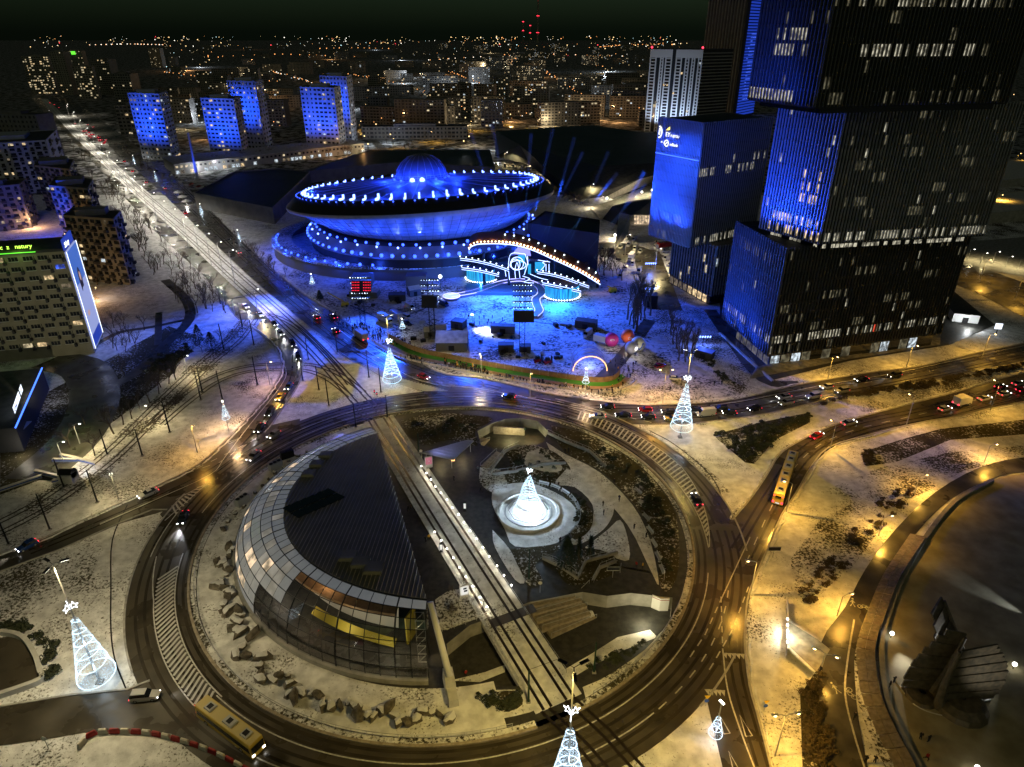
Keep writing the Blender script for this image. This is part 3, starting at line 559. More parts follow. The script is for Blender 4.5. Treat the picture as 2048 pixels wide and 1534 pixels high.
for i, (a, b) in enumerate((((1055, 1208), (1148, 1188)), ((1062, 1222), (1160, 1196)), ((1070, 1238), (1170, 1206)), ((1080, 1252), (1178, 1222)), ((1098, 1268), (1188, 1230)))):
    z0 = -0.25 - i * 0.6; A, B = g(*a, z0), g(*b, z0 - 0.5); u = (B - A); u.z = 0; u.normalize(); q = Vector((-u.y, u.x, 0)) * 0.85
    t = thing('ramp', Vector((A.x, A.y, -3.2)), ['switchback ramp, topmost of the five below the landing', 'switchback ramp, second below the landing', 'switchback ramp, third below the landing', 'switchback ramp, fourth below the landing', 'switchback ramp, lowest beside the passage floor'][i], 'ramp', 'switchback ramps')
    mb = MB(); mb.add([A + q, A - q, B - q, B + q] + [Vector((p.x, p.y, -3.2)) for p in (A + q, A - q, B - q, B + q)], [(3, 2, 1, 0), (0, 1, 5, 4), (1, 2, 6, 5), (2, 3, 7, 6), (3, 0, 4, 7)]); part(mb, 'slab', 'stone_warm', t)
    part(MB().tube([A - q + Vector((0, 0, 1)), B - q + Vector((0, 0, 1))], 0.06, 4).tube([A - q, A - q + Vector((0, 0, 1))], 0.04, 4).tube([B - q, B - q + Vector((0, 0, 1))], 0.04, 4), 'handrail', 'galv', t)
for pts, lb in (([(1085, 1118), (1120, 1135), (1155, 1160), (1172, 1125), (1235, 1108)], 'low retaining wall with railing round the conifer bed'), ([(1185, 1165), (1200, 1138), (1232, 1125)], 'short retaining wall beside the signpost bed'), ([(1150, 1150), (1110, 1125), (1088, 1118)], 'retaining wall along the landing behind the stairs'), ([(1095, 868), (1130, 885), (1180, 905), (1212, 935)], 'curved retaining wall with railing above the ring path'), ([(978, 948), (1010, 905), (1037, 893)], 'retaining wall with railing beside the flower bed'), ([(985, 950), (1030, 945), (1085, 930), (1132, 928)], 'low wall with railing behind the fountain tree')):
    q = gs(pts); t = thing('retaining_wall', q[0], lb, 'wall', 'retaining walls of the plaza'); mb = MB()
    a, b = offset(q, -0.2), offset(q, 0.2); up = Vector((0, 0, 0.8)); mb.strip([p + up for p in a], [p + up for p in b]); mb.strip(a, [p + up for p in a]); mb.strip([p + up for p in b], b); part(mb, 'wall', 'concrete', t)
    part(MB().tube([p + Vector((0, 0, 1.6)) for p in q], 0.05, 4), 'handrail', 'galv', t)
    pm = MB().tube([(0, 0, 0.8), (0, 0, 1.6)], 0.04, 4).mesh('post', 'galv')
    for p, d in along(q, 2.0): inst(pm, 'post', t, p - q[0])
t = thing('curved_wall', g(1325, 1185, 0), 'white curved wall with red stripe beside the wide stairs', 'wall')
q = [g(x, y, -3.2) for x, y in ((1302, 1215), (1318, 1222), (1336, 1222))]
part(MB().strip(q, [p + Vector((0, 0, 3.3)) for p in q]).strip([p + Vector((0, .3, 3.3)) for p in q], [p + Vector((0, 0, 3.3)) for p in q]), 'wall', 'white_paint', t); part(MB().tube([p + Vector((0, -.03, 2.9)) for p in q], 0.07, 4), 'stripe', 'barrier_red', t)

# ---- exhibition hall: a half dome of glass panes under a sloping metal roof
HC = Vector((-16.0, 126.8, 0)); HR = 45.3
hall = thing('exhibition_hall', g(560, 1100), 'half domed glass exhibition hall with dark sloping metal roof beside the tram deck', 'building')
def hz(y): return 13.2 - (y - 88) * 10.4 / 72
def re_(a): # radius of the roof edge
    return 34.0 + 5.4 * abs((a - 190) / 80) ** 1.7
def hp(a, t):
    r0 = re_(a); r1 = HR - 0.02; e = pol(r0, a, 0, HC); h = max(1.2, hz(e.y)); s = t * math.pi / 2
    k = 1.0 if a < 225 else 1.0 - 0.25 * (a - 225) / 47
    r = r0 + (r1 - r0) * math.cos(s) ** k
    return pol(r, a, 0.5 + (h - 0.5) * math.sin(s), HC)
A0, A1, NA, NT = 122.5, 272.0, 42, 7
m = bpy.data.materials.new('pane_clear'); m.use_nodes = True; n_ = m.node_tree.nodes; l_ = m.node_tree.links
tr = n_.new('ShaderNodeBsdfTransparent'); tr.inputs[0].default_value = (0.75, 0.78, 0.78, 1); mx = n_.new('ShaderNodeMixShader'); fr = n_.new('ShaderNodeFresnel'); fr.inputs[0].default_value = 1.5
gl = n_.new('ShaderNodeBsdfGlossy'); gl.inputs['Roughness'].default_value = 0.03; ad = n_.new('ShaderNodeMath'); ad.operation = 'ADD'; ad.inputs[1].default_value = 0.06
l_.new(fr.outputs[0], ad.inputs[0]); l_.new(ad.outputs[0], mx.inputs[0]); l_.new(tr.outputs[0], mx.inputs[1]); l_.new(gl.outputs[0], mx.inputs[2]); l_.new(mx.outputs[0], n_['Material Output'].inputs[0]); M['pane_clear'] = m
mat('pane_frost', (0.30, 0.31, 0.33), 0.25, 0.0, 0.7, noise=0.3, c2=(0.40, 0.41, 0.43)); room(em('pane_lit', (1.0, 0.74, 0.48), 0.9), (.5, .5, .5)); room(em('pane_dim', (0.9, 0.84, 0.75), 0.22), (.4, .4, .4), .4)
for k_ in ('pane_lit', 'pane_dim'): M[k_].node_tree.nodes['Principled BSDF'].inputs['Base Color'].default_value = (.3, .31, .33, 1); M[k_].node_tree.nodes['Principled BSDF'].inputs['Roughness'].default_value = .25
pf = M['pane_frost'].node_tree.nodes['Principled BSDF']; pf.inputs['Emission Color'].default_value = (.8, .88, 1, 1); pf.inputs['Emission Strength'].default_value = .085; M['pane_frost'].cycles.emission_sampling = 'NONE'  # faint pane emission stands in for room light behind the frosted glass
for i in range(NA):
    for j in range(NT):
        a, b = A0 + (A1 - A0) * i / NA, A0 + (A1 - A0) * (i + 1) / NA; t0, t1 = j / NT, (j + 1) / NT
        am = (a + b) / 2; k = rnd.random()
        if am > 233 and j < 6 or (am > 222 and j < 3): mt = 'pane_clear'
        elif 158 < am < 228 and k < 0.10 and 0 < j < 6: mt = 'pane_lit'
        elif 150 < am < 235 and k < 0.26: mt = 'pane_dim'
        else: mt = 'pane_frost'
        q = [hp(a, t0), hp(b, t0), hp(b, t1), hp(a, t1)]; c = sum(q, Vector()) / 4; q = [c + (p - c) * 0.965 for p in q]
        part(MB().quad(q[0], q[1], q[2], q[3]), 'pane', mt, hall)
mb = MB()
for i in range(NA + 1):
    a = A0 + (A1 - A0) * i / NA; mb.tube([hp(a, j / NT) + (pol(1, a) - RC) * -0.12 for j in range(NT + 1)], 0.16 if i % 4 == 0 else 0.09, 4)
part(mb, 'mullions', 'dark_metal', hall, stuff=True)
mb = MB()
for j in range(NT + 1): mb.tube([hp(A0 + (A1 - A0) * i / NA, j / NT) for i in range(NA + 1)], 0.10, 4)
part(mb, 'transoms', 'dark_metal', hall, stuff=True)
# roof: sheet on the tilted plane with raised seams
edge = [hp(A0 + (A1 - A0) * i / NA, 1.0) for i in range(NA + 1)]
TOPN, TOPS = edge[0], edge[-1]
roof = part(MB().poly([Vector((p.x, p.y, hz(p.y) + 0.35)) for p in edge]), 'roof', 'roof_metal', hall)
mb = MB(); mb.strip([p - Vector((0, 0, .3)) for p in edge], [Vector((p.x, p.y, hz(p.y) + 0.36)) for p in edge]); part(mb, 'fascia', 'dark_metal', roof)
mb = MB()
dx = (TOPS - TOPN); 
for k in range(66):
    x = -51 + k * 0.8
    pts = []
    ys = []
    for p, q in zip(edge, edge[1:] + [edge[0]]):
        if (p.x - x) * (q.x - x) < 0: t = (x - p.x) / (q.x - p.x); ys.append(p.y + (q.y - p.y) * t)
    if len(ys) >= 2:
        y0, y1 = min(ys), max(ys)
        if y1 - y0 > 1: mb.add([(x - .06, y0, hz(y0) + .36), (x + .06, y0, hz(y0) + .36), (x + .06, y1, hz(y1) + .36), (x - .06, y1, hz(y1) + .36), (x, y0, hz(y0) + .56), (x, y1, hz(y1) + .56)], [(0, 4, 5, 3), (1, 2, 5, 4)])
part(mb, 'seams', 'seam', roof, stuff=True)
rx = R(-8.2)
for px, py, s in ((697, 1115, 3.0), (722, 1128, 3.2), (748, 1140, 3.4), (652, 912, 3.0), (634, 930, 3.0), (618, 950, 3.0)):
    c = g(px, py, 11.5 if py > 1000 else 6.0); c = g(px, py, hz(c.y) + .4)
    o = inst(MB().box((0, 0, 0), (s, s, 0.7)).mesh('skylight', 'roof_metal'), 'skylight', roof, Vector(c) - base_of(hall), rot=(rx, 0, 0)); inst(MB().box((0, 0, 0.7), (s * .9, s * .9, 0.12)).mesh('skylight_pane', 'roof_metal'), 'skylight_pane', o)
d_ = (g(655, 1000, 8.5) - g(585, 1038, 8.5)); az = math.atan2(d_.y, d_.x); d_.normalize()
for i in range(6):
    for k in range(2): c = g(585, 1038, 8.5) + d_ * (i * 1.95 + 1) + Vector((-d_.y, d_.x, 0)) * (k * 3.3 - 1); inst(MB().box((0, 0, 0), (1.8, 3.1, 0.15)).mesh('solar_panel', 'glass_dark'), 'solar_panel', roof, Vector((c.x, c.y, hz(c.y) + .5)) - base_of(hall), rot=(rx, 0, az))
# straight wall to the tram deck
b0, b1 = Vector((TOPN.x, TOPN.y, 0)), Vector((TOPS.x, TOPS.y, 0))
part(MB().quad(b0, b1, TOPS, TOPN), 'long_wall', 'dark_metal', hall)
# south gable: glass panes between the roof corner and the plaza
s0 = hp(A1, 0)
for k in range(3):
    for j in range(5):
        a0, a1 = k / 3, (k + 1) / 3
        q = [Vector((s0.x + (b1.x - s0.x) * u, s0.y + (b1.y - s0.y) * u, 0)) for u in (a0, a1)]
        h0, h1 = j * 13 / 5, (j + 1) * 13 / 5; s0h = lambda u, h: min(h, 0.5 + 12.7 * min(1, u * 1.6 + 0.1))
        part(MB().quad(q[0] + Vector((.03, 0, s0h(a0, h0))), q[1] + Vector((.03, 0, s0h(a1, h0))), q[1] + Vector((.03, 0, s0h(a1, h1))), q[0] + Vector((.03, 0, s0h(a0, h1)))), 'pane', 'pane_clear', hall)
# what is seen through the panes: floors, a curved white wall, a yellow staircase, a lit steel lift tower
fl = [pol(43, a, 0.3, HC) for a in range(215, 272, 4)]
part(MB().poly(fl + [pol(12, 262, 0, HC), pol(12, 225, 0, HC)], 0.35), 'floor', 'paving', hall)
part(MB().strip([pol(34, a, .4, HC) for a in range(222, 264, 3)], [pol(33, a, 4.6, HC) for a in range(222, 264, 3)]), 'inner_wall', 'white_paint', hall)
part(MB().strip([pol(30, a, 8.2, HC) for a in range(215, 266, 3)], [pol(38, a, 8.2, HC) for a in range(215, 266, 3)]).strip([pol(38, a, 7.6, HC) for a in range(215, 266, 3)], [pol(38, a, 8.2, HC) for a in range(215, 266, 3)]), 'gallery', 'wood', hall)
mat('stair_yellow', (0.34, 0.28, 0.03), 0.6)
part(MB().strip([pol(40 - i * .1, 238 + i * 2.2, 4.4 - i * .33, HC) for i in range(12)], [pol(38.6 - i * .1, 238 + i * 2.2, 5.2 - i * .33, HC) for i in range(12)]), 'staircase', 'stair_yellow', hall); part(MB().box((*(pol(36, 266, 0, HC).xy), 0.4), (3.4, 0.3, 6.5), 1.2), 'yellow_panel', 'stair_yellow', hall)
mb = MB(); q = pol(41.5, 270.3, 0, HC)
for z in range(0, 11, 2):
    mb.tube([(q.x - .8, q.y, z + .5), (q.x + .8, q.y, z + .5), (q.x + .8, q.y, z + 2.5), (q.x - .8, q.y, z + 2.5), (q.x - .8, q.y, z + .5), (q.x + .8, q.y, z + 2.5)], 0.07, 4)
part(mb, 'lift_truss', 'white_paint', hall)
for a, r, z, c, wt in ((228, 34, 9.6, (1.0, .6, .3), 60), (240, 36, 9.8, (1.0, .6, .3), 70), (222, 40, 3.0, (1.0, .8, .6), 120), (236, 40.5, 5.6, (1.0, .72, .4), 150), (250, 40, 5.6, (1, .8, .5), 160), (262, 40.5, 3.6, (1, .85, .55), 110), (270.2, 40.6, 7.0, (1, .75, .4), 70), (270.2, 40.6, 2.0, (1, .75, .4), 60)): lamp('POINT', pol(r, a, z, HC), c, wt, hall, 'room_light')
mb = MB()
for i in range(5): part(MB().box((*(pol(35.5, 234 + i * 2.4, 0, HC).xy), 9.0), (1.3, 0.25, 0.22), R(234 + i * 2.4 + 90)), 'bar_lamp', 'em_amber', hall)
# base and plinth
part(MB().strip([pol(HR + .7, a, 0, HC) for a in range(122, 273, 3)], [pol(HR + .5, a, .8, HC) for a in range(122, 273, 3)]).strip([pol(HR + .5, a, .8, HC) for a in range(122, 273, 3)], [pol(HR - .3, a, .82, HC) for a in range(122, 273, 3)]), 'plinth', 'concrete', hall)
lamp('SPOT', pol(50, 128, 1.0, HC), (0.08, 0.14, 1.0), 900, hall, 'blue_wash', aim=pol(42, 150, 5, HC), cone=70)
# inclined mast
t = thing('inclined_mast', g(905, 1412), 'white inclined steel mast on a concrete block at the hall corner', 'mast')
part(MB().tube([TOPS + Vector((.6, -.2, -.2)), g(899, 1352, 2.6)], 0.55, 12, r2=0.62), 'tube', 'white_paint', t, smooth=True)
mb = MB(); A = g(898, 1372, 0); mb.box((A.x + .1, A.y, 0), (1.9, 3.6, 2.7), 0.25, top=.9); mb.box((A.x + .8, A.y - 2.6, 0), (1.7, 3.4, 1.6), 0.25, top=.9); part(mb, 'block', 'concrete_light', t)
# boulders round the hall
def boulder_mesh(i):
    r2 = random.Random(50 + i); bm = bmesh.new(); bmesh.ops.create_icosphere(bm, subdivisions=1, radius=.62)
    k_ = [r2.uniform(.6, 1.25) for _ in range(3)]
    for v in bm.verts: v.co = Vector((v.co.x * k_[0], v.co.y * k_[1], v.co.z * k_[2])) * r2.uniform(.72, 1.28); v.co.z = min(v.co.z, .42) + .38
    for n_ in range(2):
        nn_ = Vector((r2.gauss(0, 1), r2.gauss(0, 1), abs(r2.gauss(0, .5)))).normalized(); c_ = bmesh.ops.bisect_plane(bm, geom=bm.verts[:] + bm.edges[:] + bm.faces[:], plane_co=nn_ * r2.uniform(.35, .5) + Vector((0, 0, .35)), plane_no=nn_, clear_outer=True); ed = [e for e in c_['geom_cut'] if isinstance(e, bmesh.types.BMEdge)]
        if ed: bmesh.ops.contextual_create(bm, geom=ed)
    me = bpy.data.meshes.new('boulder'); bm.to_mesh(me); bm.free()
    me.materials.append(M['rock']); me.materials.append(M['snow_clean'])
    for p in me.polygons: p.material_index = 1 if p.normal.z > 0.72 and i % 4 else 0
    return me
BM = [boulder_mesh(i) for i in range(7)]
for i in range(62):
    a = 190 + 86 * (i + rnd.uniform(-.3, .3)) / 62; r = 50.0 - 1.2 * math.sin(i * 1.1) + rnd.uniform(-.5, .5); s = rnd.uniform(1.1, 2.1)
    o = inst(BM[i % 7], 'boulder', None, pol(r - (2.0 if a < 225 else 0.4), a, 0.1), rnd.uniform(0, 6.3), (s * rnd.uniform(1, 1.5), s, s * rnd.uniform(.8, 1.2))); tag(o, 'angular snow dusted boulder in the row between glass hall and ring road', 'boulder', 'boulders round the glass hall')
for i in range(14):
    a = 140 + 46 * i / 14; s = rnd.uniform(.8, 1.4); o = inst(BM[(i * 3) % 7], 'boulder', None, pol(50 + rnd.uniform(-1, 1), a, 0.1), rnd.uniform(0, 6), (s, s, s)); tag(o, 'small dark boulder among the air conditioners behind the glass hall', 'boulder', 'boulders behind the glass hall')
# air conditioning units
for k, (px, py, lb) in enumerate(((486, 1008, 'grey air conditioning unit with three fans beside the lit panes'), (552, 938, 'white air conditioning unit with two fans near the hall tip'), (575, 915, 'dark air conditioning unit closest to the hall tip'))):
    t = thing('air_conditioner', g(px, py), lb, 'air conditioner'); c = g(px, py); rz = R(60 - 12 * k)
    part(MB().box((c.x, c.y, 0.1), (3.4, 1.5, 2.0), rz), 'case', 'galv' if k < 2 else 'dark_metal', t)
    for s in (-1, 0, 1): part(MB().lathe([(0.5, 0), (0.5, .1), (0.42, .1), (.42, .02), (0.01, .03)], 12, (c.x + s * 1.1 * math.cos(rz), c.y + s * 1.1 * math.sin(rz), 2.1)), 'fan', 'black', t)
# ---- canopy, signs and furniture of the plaza
t = thing('metal_canopy', g(905, 925), 'triangular canopy of pale ribbed metal on thin posts beside the tram deck', 'canopy')
c3 = [g(843, 905, 3.2), g(907, 919, 3.2), g(948, 881, 3.2), g(936, 879, 3.2)]
roofc = MB(); roofc.add(c3 + [p - Vector((0, 0, .25)) for p in c3], [(0, 1, 2, 3), (0, 4, 5, 1), (1, 5, 6, 2), (2, 6, 7, 3), (3, 7, 4, 0), (7, 6, 5, 4)]); cr = part(roofc, 'roof', 'galv', t)
for k in range(1, 8): u = k / 8; part(MB().tube([c3[0].lerp(c3[3], u) + Vector((0, 0, .04)), c3[1].lerp(c3[2], u) + Vector((0, 0, .04))], 0.06, 4), 'rib', 'steel', cr)
for q in (c3[0] + Vector((1.2, -.2, 0)), c3[1] + Vector((-.6, .8, 0)), c3[2] + Vector((-1, -.6, 0))): part(MB().tube([(q.x, q.y, 0), (q.x, q.y, 3.0)], 0.1, 6), 'post', 'galv', t)
part(MB().box((*(c3[1] + Vector((-.2, .6, 0))).xy, 2.4), (.9, .3, .45)), 'sign_lamp', 'em_amber', t); lamp('POINT', g(880, 915, 2.2), (1, .8, .35), 90, t); lamp('POINT', g(925, 905, 2.2), (1, .8, .4), 90, t); lamp('SPOT', g(842, 880, 9), (.35, .4, 1), 500, t, aim=g(895, 900, 3), cone=60)
mat('poster_red', (0.5, 0.08, 0.12), 0.5); em('poster_lit', (0.9, 0.9, 0.85), 0.8); em('poster_rose', (0.8, 0.25, 0.35), 0.5)
def poster(px, py, label, face, art, rz=0.35):
    t = thing('poster_stand', g(px, py), label, 'poster stand', 'poster stands'); c = g(px, py); part(MB().box((c.x, c.y, 0), (1.9, .35, 3.4), rz), 'case', 'white_paint', t)
    f = part(MB().box((c.x + .2 * math.sin(rz), c.y - .2 * math.cos(rz), 1.1), (1.6, .06, 2.1), rz), 'poster', face, t); cx, cy = c.x + .25 * math.sin(rz), c.y - .25 * math.cos(rz); mb = MB()
    for k in range(3): mb.box((cx + rnd.uniform(-.4, .4) * math.cos(rz), cy + .1 * k * math.sin(rz) * 0, 1.3 + .6 * k), (rnd.uniform(.3, .8), .05, .4), rz)
    part(mb, 'print', art, f)
poster(858, 935, 'poster stand with a red and white poster by the canopy', 'poster_rose', 'white_paint'); poster(929, 1196, 'poster stand with a black and white portrait poster by the glowing lamps', 'poster_lit', 'black')
for px, py, lb in ((930, 1022, 'slim illuminated information column on the paving opposite the fountain tree'), (883, 1105, 'slim illuminated information column between hall wall and tram deck')):
    t = thing('info_column', g(px, py), lb, 'info column'); c = g(px, py); part(MB().box((c.x, c.y, 0), (.7, .4, 2.6)), 'case', 'dark_metal', t); part(MB().box((c.x, c.y - .22, .9), (.5, .05, 1.4)), 'screen', 'poster_lit', t)
# round lamps along the tram deck
glob = thing('globe_lamp', (0, 0, -50)); gm = MB().tube([(0, 0, 0), (0, 0, 0.55)], 0.07, 6); inst(gm.mesh('post', 'dark_metal'), 'post', glob); inst(MB().sphere((0, 0, 0.75), 0.19, 10, 6).mesh('globe', 'em_white', smooth=True), 'globe', glob)
rowR = [(843, 937), (853, 951), (862, 964), (871, 978), (882, 991), (894, 1004), (905, 1020), (917, 1034), (928, 1050), (940, 1067), (953, 1083), (966, 1100), (979, 1118), (994, 1137), (1008, 1156), (1023, 1176)]
rowL = [(870, 1069), (883, 1086), (894, 1103), (907, 1121), (919, 1140), (932, 1159), (946, 1178), (960, 1200), (974, 1219)]
for k, (row, lb) in enumerate(((rowR, 'small glowing globe lamp in the long row beside the tram deck, fountain side'), (rowL, 'small glowing globe lamp in the row between tram deck and glass hall'))):
    for px, py in row:
        o = dup(glob, g(px, py), 0, lb, 'lamp', ('globe lamps, fountain side', 'globe lamps, hall side')[k]); lamp('POINT', g(px, py, 1.02), (1, .88, .6), 16, o)
drop(glob)
# ---- fountain with the light tree
F0 = g(1057, 1026); t = thing('fountain_basin', F0, 'round stone fountain basin under the big lighted tree', 'fountain')
part(MB().lathe([(7.3, 0), (7.3, .75), (6.7, .8), (6.6, .45), (0.01, .4)], 48, F0), 'basin', 'concrete_light', t); part(MB().lathe([(5.6, .42), (5.6, .55), (5.3, .55), (5.3, .42)], 40, F0), 'inner_ring', 'steel', t)
part(MB().tube([F0 + Vector((4.7 * math.cos(R(a)), 4.7 * math.sin(R(a)), .8)) for a in range(0, 361, 45)], 0.07, 4), 'barrier', 'dark_metal', t)
# ================================================================== light trees
def hgt(base, py): return gy(1024, py, base.y).z
def star(mb, c, r, tilt):
    for k in range(3):
        a = R(120 * k + tilt); pts = []
        ex = Vector((math.cos(a), math.sin(a), 0)); o = c + ex * r * 0.75
        for j in range(11):
            rr = r if j % 2 == 0 else r * 0.42; b = R(90 + 36 * j); pts.append(o + ex * rr * math.cos(b) + Vector((0, 0, rr * math.sin(b))))
        mb.tube(pts, r * 0.07, 4)
def light_cone(t, c, z0, z1, r, rings, specks, fat=0.1, spiral=0, top=0.12, hm='em_led'):
    """cone of light strings: hoops, slanting edge strings and many small bulbs"""
    rad = lambda z: r * (1 - (z - z0) / (z1 - z0)) + top
    for k in range(rings):
        u = (k / rings) ** 0.9; z = z0 + (z1 - z0) * u; sl = 0.12 * r if spiral else 0
        part(MB().tube([c + Vector((rad(z) * math.cos(R(a)), rad(z) * math.sin(R(a)), z + sl * math.sin(R(a + 40 * k)))) for a in range(0, 361, 20)], fat, 4, caps=False), 'light_hoop', hm, t)
    mb = MB()
    for k in range(specks):
        u = 1 - math.sqrt(1 - rnd.random() * 0.985); z = z0 + (z1 - z0) * u; a = rnd.uniform(0, 6.2832); q = c + Vector((rad(z) * math.cos(a), rad(z) * math.sin(a), z)); s = rnd.uniform(.018, .046)
        d = [Vector((rnd.gauss(0, 1), rnd.gauss(0, 1), rnd.gauss(0, 1))).normalized() * s * 1.6 for _ in range(4)]
        mb.add([q + e for e in d], [(0, 1, 2), (0, 2, 3), (0, 3, 1), (1, 3, 2)])
    part(mb, 'bulbs', 'em_bulb', t, stuff=True)
t = thing('light_tree', F0 + Vector((0, 0, .45)), 'tall cone of white light hoops standing in the round fountain', 'light tree')
ztop = hgt(F0, 948); light_cone(t, F0, .75, ztop, 3.4, 13, 700, 0.085, 1, hm='em_hoop')
part(MB().tube([F0 + Vector((0, 0, .4)), F0 + Vector((0, 0, ztop + .4))], 0.12, 6), 'pole', 'dark_metal', t); mb = MB(); star(mb, F0 + Vector((0, 0, ztop + .9)), .55, 10); part(mb, 'star', 'em_star', t)
for z, wt in ((2.4, 900), (4.8, 950), (8, 800)): lamp('POINT', F0 + Vector((.7, -.5, z)), (.62, .82, 1.0), wt, t, size=1.2)
mast_spots = ((785, 768, 757, 692, 682, 632, 'cone of white light strings with star on a mast at the tram junction', 4.0), (1360, 875, 852, 762, 757, 702, 'cone of white light strings with star on a mast on the snowy triangle island', 7.0), (200, 1365, 1347, 1222, 1212, 1128, 'cone of white light strings with star on a twin lamp mast beside the tunnel mouth', 9.0), (1132, 1605, 1590, 1440, 1424, 1335, 'cone of white light strings with star on a twin lamp mast beside the tram crossing', 9.0))
for px, py, y0, y1, ys, yp, lb, wt in mast_spots:
    b = g(px, py); t = thing('light_tree', b, lb, 'light tree', 'light trees on masts'); z0, z1, zs, zp = hgt(b, y0), hgt(b, y1), hgt(b, ys), hgt(b, yp)
    part(MB().tube([b, b + Vector((0, 0, zp))], .2, 8, r2=.09), 'mast', 'galv', t); part(MB().box((b.x, b.y, 0), (1.1, 1.1, .35)), 'footing', 'concrete', t)
    light_cone(t, b, z0, z1, 2.9, 6 if py > 1000 else 9, 6000, 0.075, 1); mb = MB(); star(mb, b + Vector((0, 0, zs)), .75, 20); part(mb, 'star', 'em_star', t)
    for s in (0, 1, 2):
        a = R(150 + 120 * s); e = b + Vector((1.6 * math.cos(a), 1.6 * math.sin(a), zp + .1)); part(MB().tube([b + Vector((0, 0, zp)), e], .05, 4), 'bracket', 'dark_metal', t); part(MB().box((e.x, e.y, e.z - .05), (1.3, .42, .16), a), 'lamp_head', 'dark_metal', t)
        part(MB().box((e.x, e.y, e.z - .1), (1.1, .34, .05), a), 'lamp_glass', 'em_white', t); lamp('SPOT', e - Vector((0, 0, .2)), (1, .70, .17) if px > 500 else (1, .8, .42), (400 if px > 500 else 290) * .8 * wt, t, aim=Vector((e.x * 3 - b.x * 2, e.y * 3 - b.y * 2, 0)), cone=156, blend=.5)
    for z, k in ((z0 + 1.5, 1), ((z0 + z1) / 2, .6)): lamp('POINT', b + Vector((.5, -.4, z)), (.66, .84, 1), 90 * k, t, size=1.0)
# small light cones hung on lamp posts
for px, py, y0, y1, yp, lb in ((458, 863, 836, 806, 803, 'small light cone on a street lamp beside the slip road'), (628, 592, 566, 550, 548, 'small light cone on a post beside the avenue and show ground'), (1170, 790, 764, 740, 738, 'small light cone on a post in front of the inflatable dome'), (1428, 1480, 1466, 1428, 1405, 'small light cone on a post on the triangular splitter island'),
                           (478, 478, 476, 462, 460, 'small light cone beside the avenue opposite the park trees'), (403, 425, 424, 410, 408, 'small light cone beside the avenue near the low grey hall'), (312, 358, 357, 345, 344, 'small light cone far up the avenue near the snowy kiosk'), (268, 322, 321, 312, 311, 'smallest light cone far up the avenue beside parked cars'), (1607 // 1 * 0 + 806, 668, 655, 640, 638, 'small warm light cone among the crowd by the fence')):
    b = g(px, py); t = thing('light_cone', b, lb, 'light tree', 'small light cones on posts'); z0, z1, zp = hgt(b, y0), hgt(b, y1), hgt(b, yp)
    part(MB().tube([b, b + Vector((0, 0, zp))], .1, 6), 'post', 'galv', t); light_cone(t, b, z0, z1, .95, 4, 420, .05, 1); part(MB().box((b.x, b.y, zp), (.3, .9, .14), .5), 'lamp_head', 'em_white', t)
    lamp('POINT', b + Vector((.4, -.3, z0 + .8)), (.7, .85, 1), 70, t, size=.6)
    if px in (458, 1170): lamp('SPOT', b + Vector((.6, .5, zp)), (1, .6, .25), 2600, t, aim=b + Vector((1.5, 0, 0)), cone=150, blend=1)

# ================================================================== street lamps
def street_lamp(px, py, yh, lb, c='s', arm=(1, 0), heads=1, watts=2000, grp='street lamps', name='street_lamp', hmin=None):
    b = g(px, py); h = hmin or max(5, hgt(b, yh)); t = thing(name, b, lb, 'street lamp', grp); m = {'s': 'em_sodium', 'w': 'em_white', 'n': 'em_white', 'c': 'em_cool'}[c]; colr = {'s': (1, .52, .07), 'w': (1, .79, .36), 'n': (1, .92, .74), 'c': (.75, .87, 1)}[c]
    part(MB().tube([b, b + Vector((0, 0, h))], .13, 6, r2=.07), 'pole', 'galv', t)
    av_ = Vector((arm[0], arm[1], 0)).normalized() * 1.8
    for s in ([1] if heads == 1 else [1, -1]):
        e = b + av_ * s + Vector((0, 0, h + .5)); part(MB().tube([b + Vector((0, 0, h)), b + av_ * s * .4 + Vector((0, 0, h + .4)), e], .06, 5), 'arm', 'galv', t)
        hd = part(MB().box((e.x, e.y, e.z), (1.15, .46, .14), math.atan2(av_.y, av_.x), top=.8), 'lamp_head', 'galv', t); part(MB().sphere((e.x, e.y, e.z - .06), .34, 8, 5, sz=.55), 'bulb', m, hd)
    for s in ([1] if heads == 1 else [1, -1]): lamp('SPOT', b + av_ * s + Vector((0, 0, h + .1)), colr, watts / heads * (.5 if c == 's' else .7), t, aim=b + av_ * s * 1.2, cone=158, blend=.4)
    return t
LS = 'tall sodium lamp on the kerb below the office tower stairs'
street_lamp(1655, 760, 712, LS, arm=(.4, -.9), watts=3200, grp='sodium lamps below the tower'); street_lamp(1812, 737, 690, LS, arm=(.4, -.9), watts=3200, grp='sodium lamps below the tower'); street_lamp(1965, 712, 667, LS, arm=(.4, -.9), watts=3200, grp='sodium lamps below the tower')
LS = 'sodium lamp on the grass verge of the south carriageway'
for a in ((1812, 852, 797), (1660, 898, 850), (1980, 822, 768)): street_lamp(*a, LS, arm=(-.3, 1), watts=3000, grp='sodium lamps of the south carriageway')
street_lamp(1572, 1025, 968, 'sodium lamp leaning over the road beside the long bus', arm=(-1, .3), watts=3200); street_lamp(1500, 1190, 1125, 'sodium lamp on the verge where the road leaves the ring', arm=(-1, 0), watts=3000)
LS = 'low bright park lamp beside the cycle path'
for a in ((1968, 925, 902), (1828, 988, 962), (1757, 1072, 1048), (1674, 1232, 1206)): street_lamp(*a, LS, arm=(1, .2), watts=2100, grp='park lamps by the cycle path', hmin=5.0)
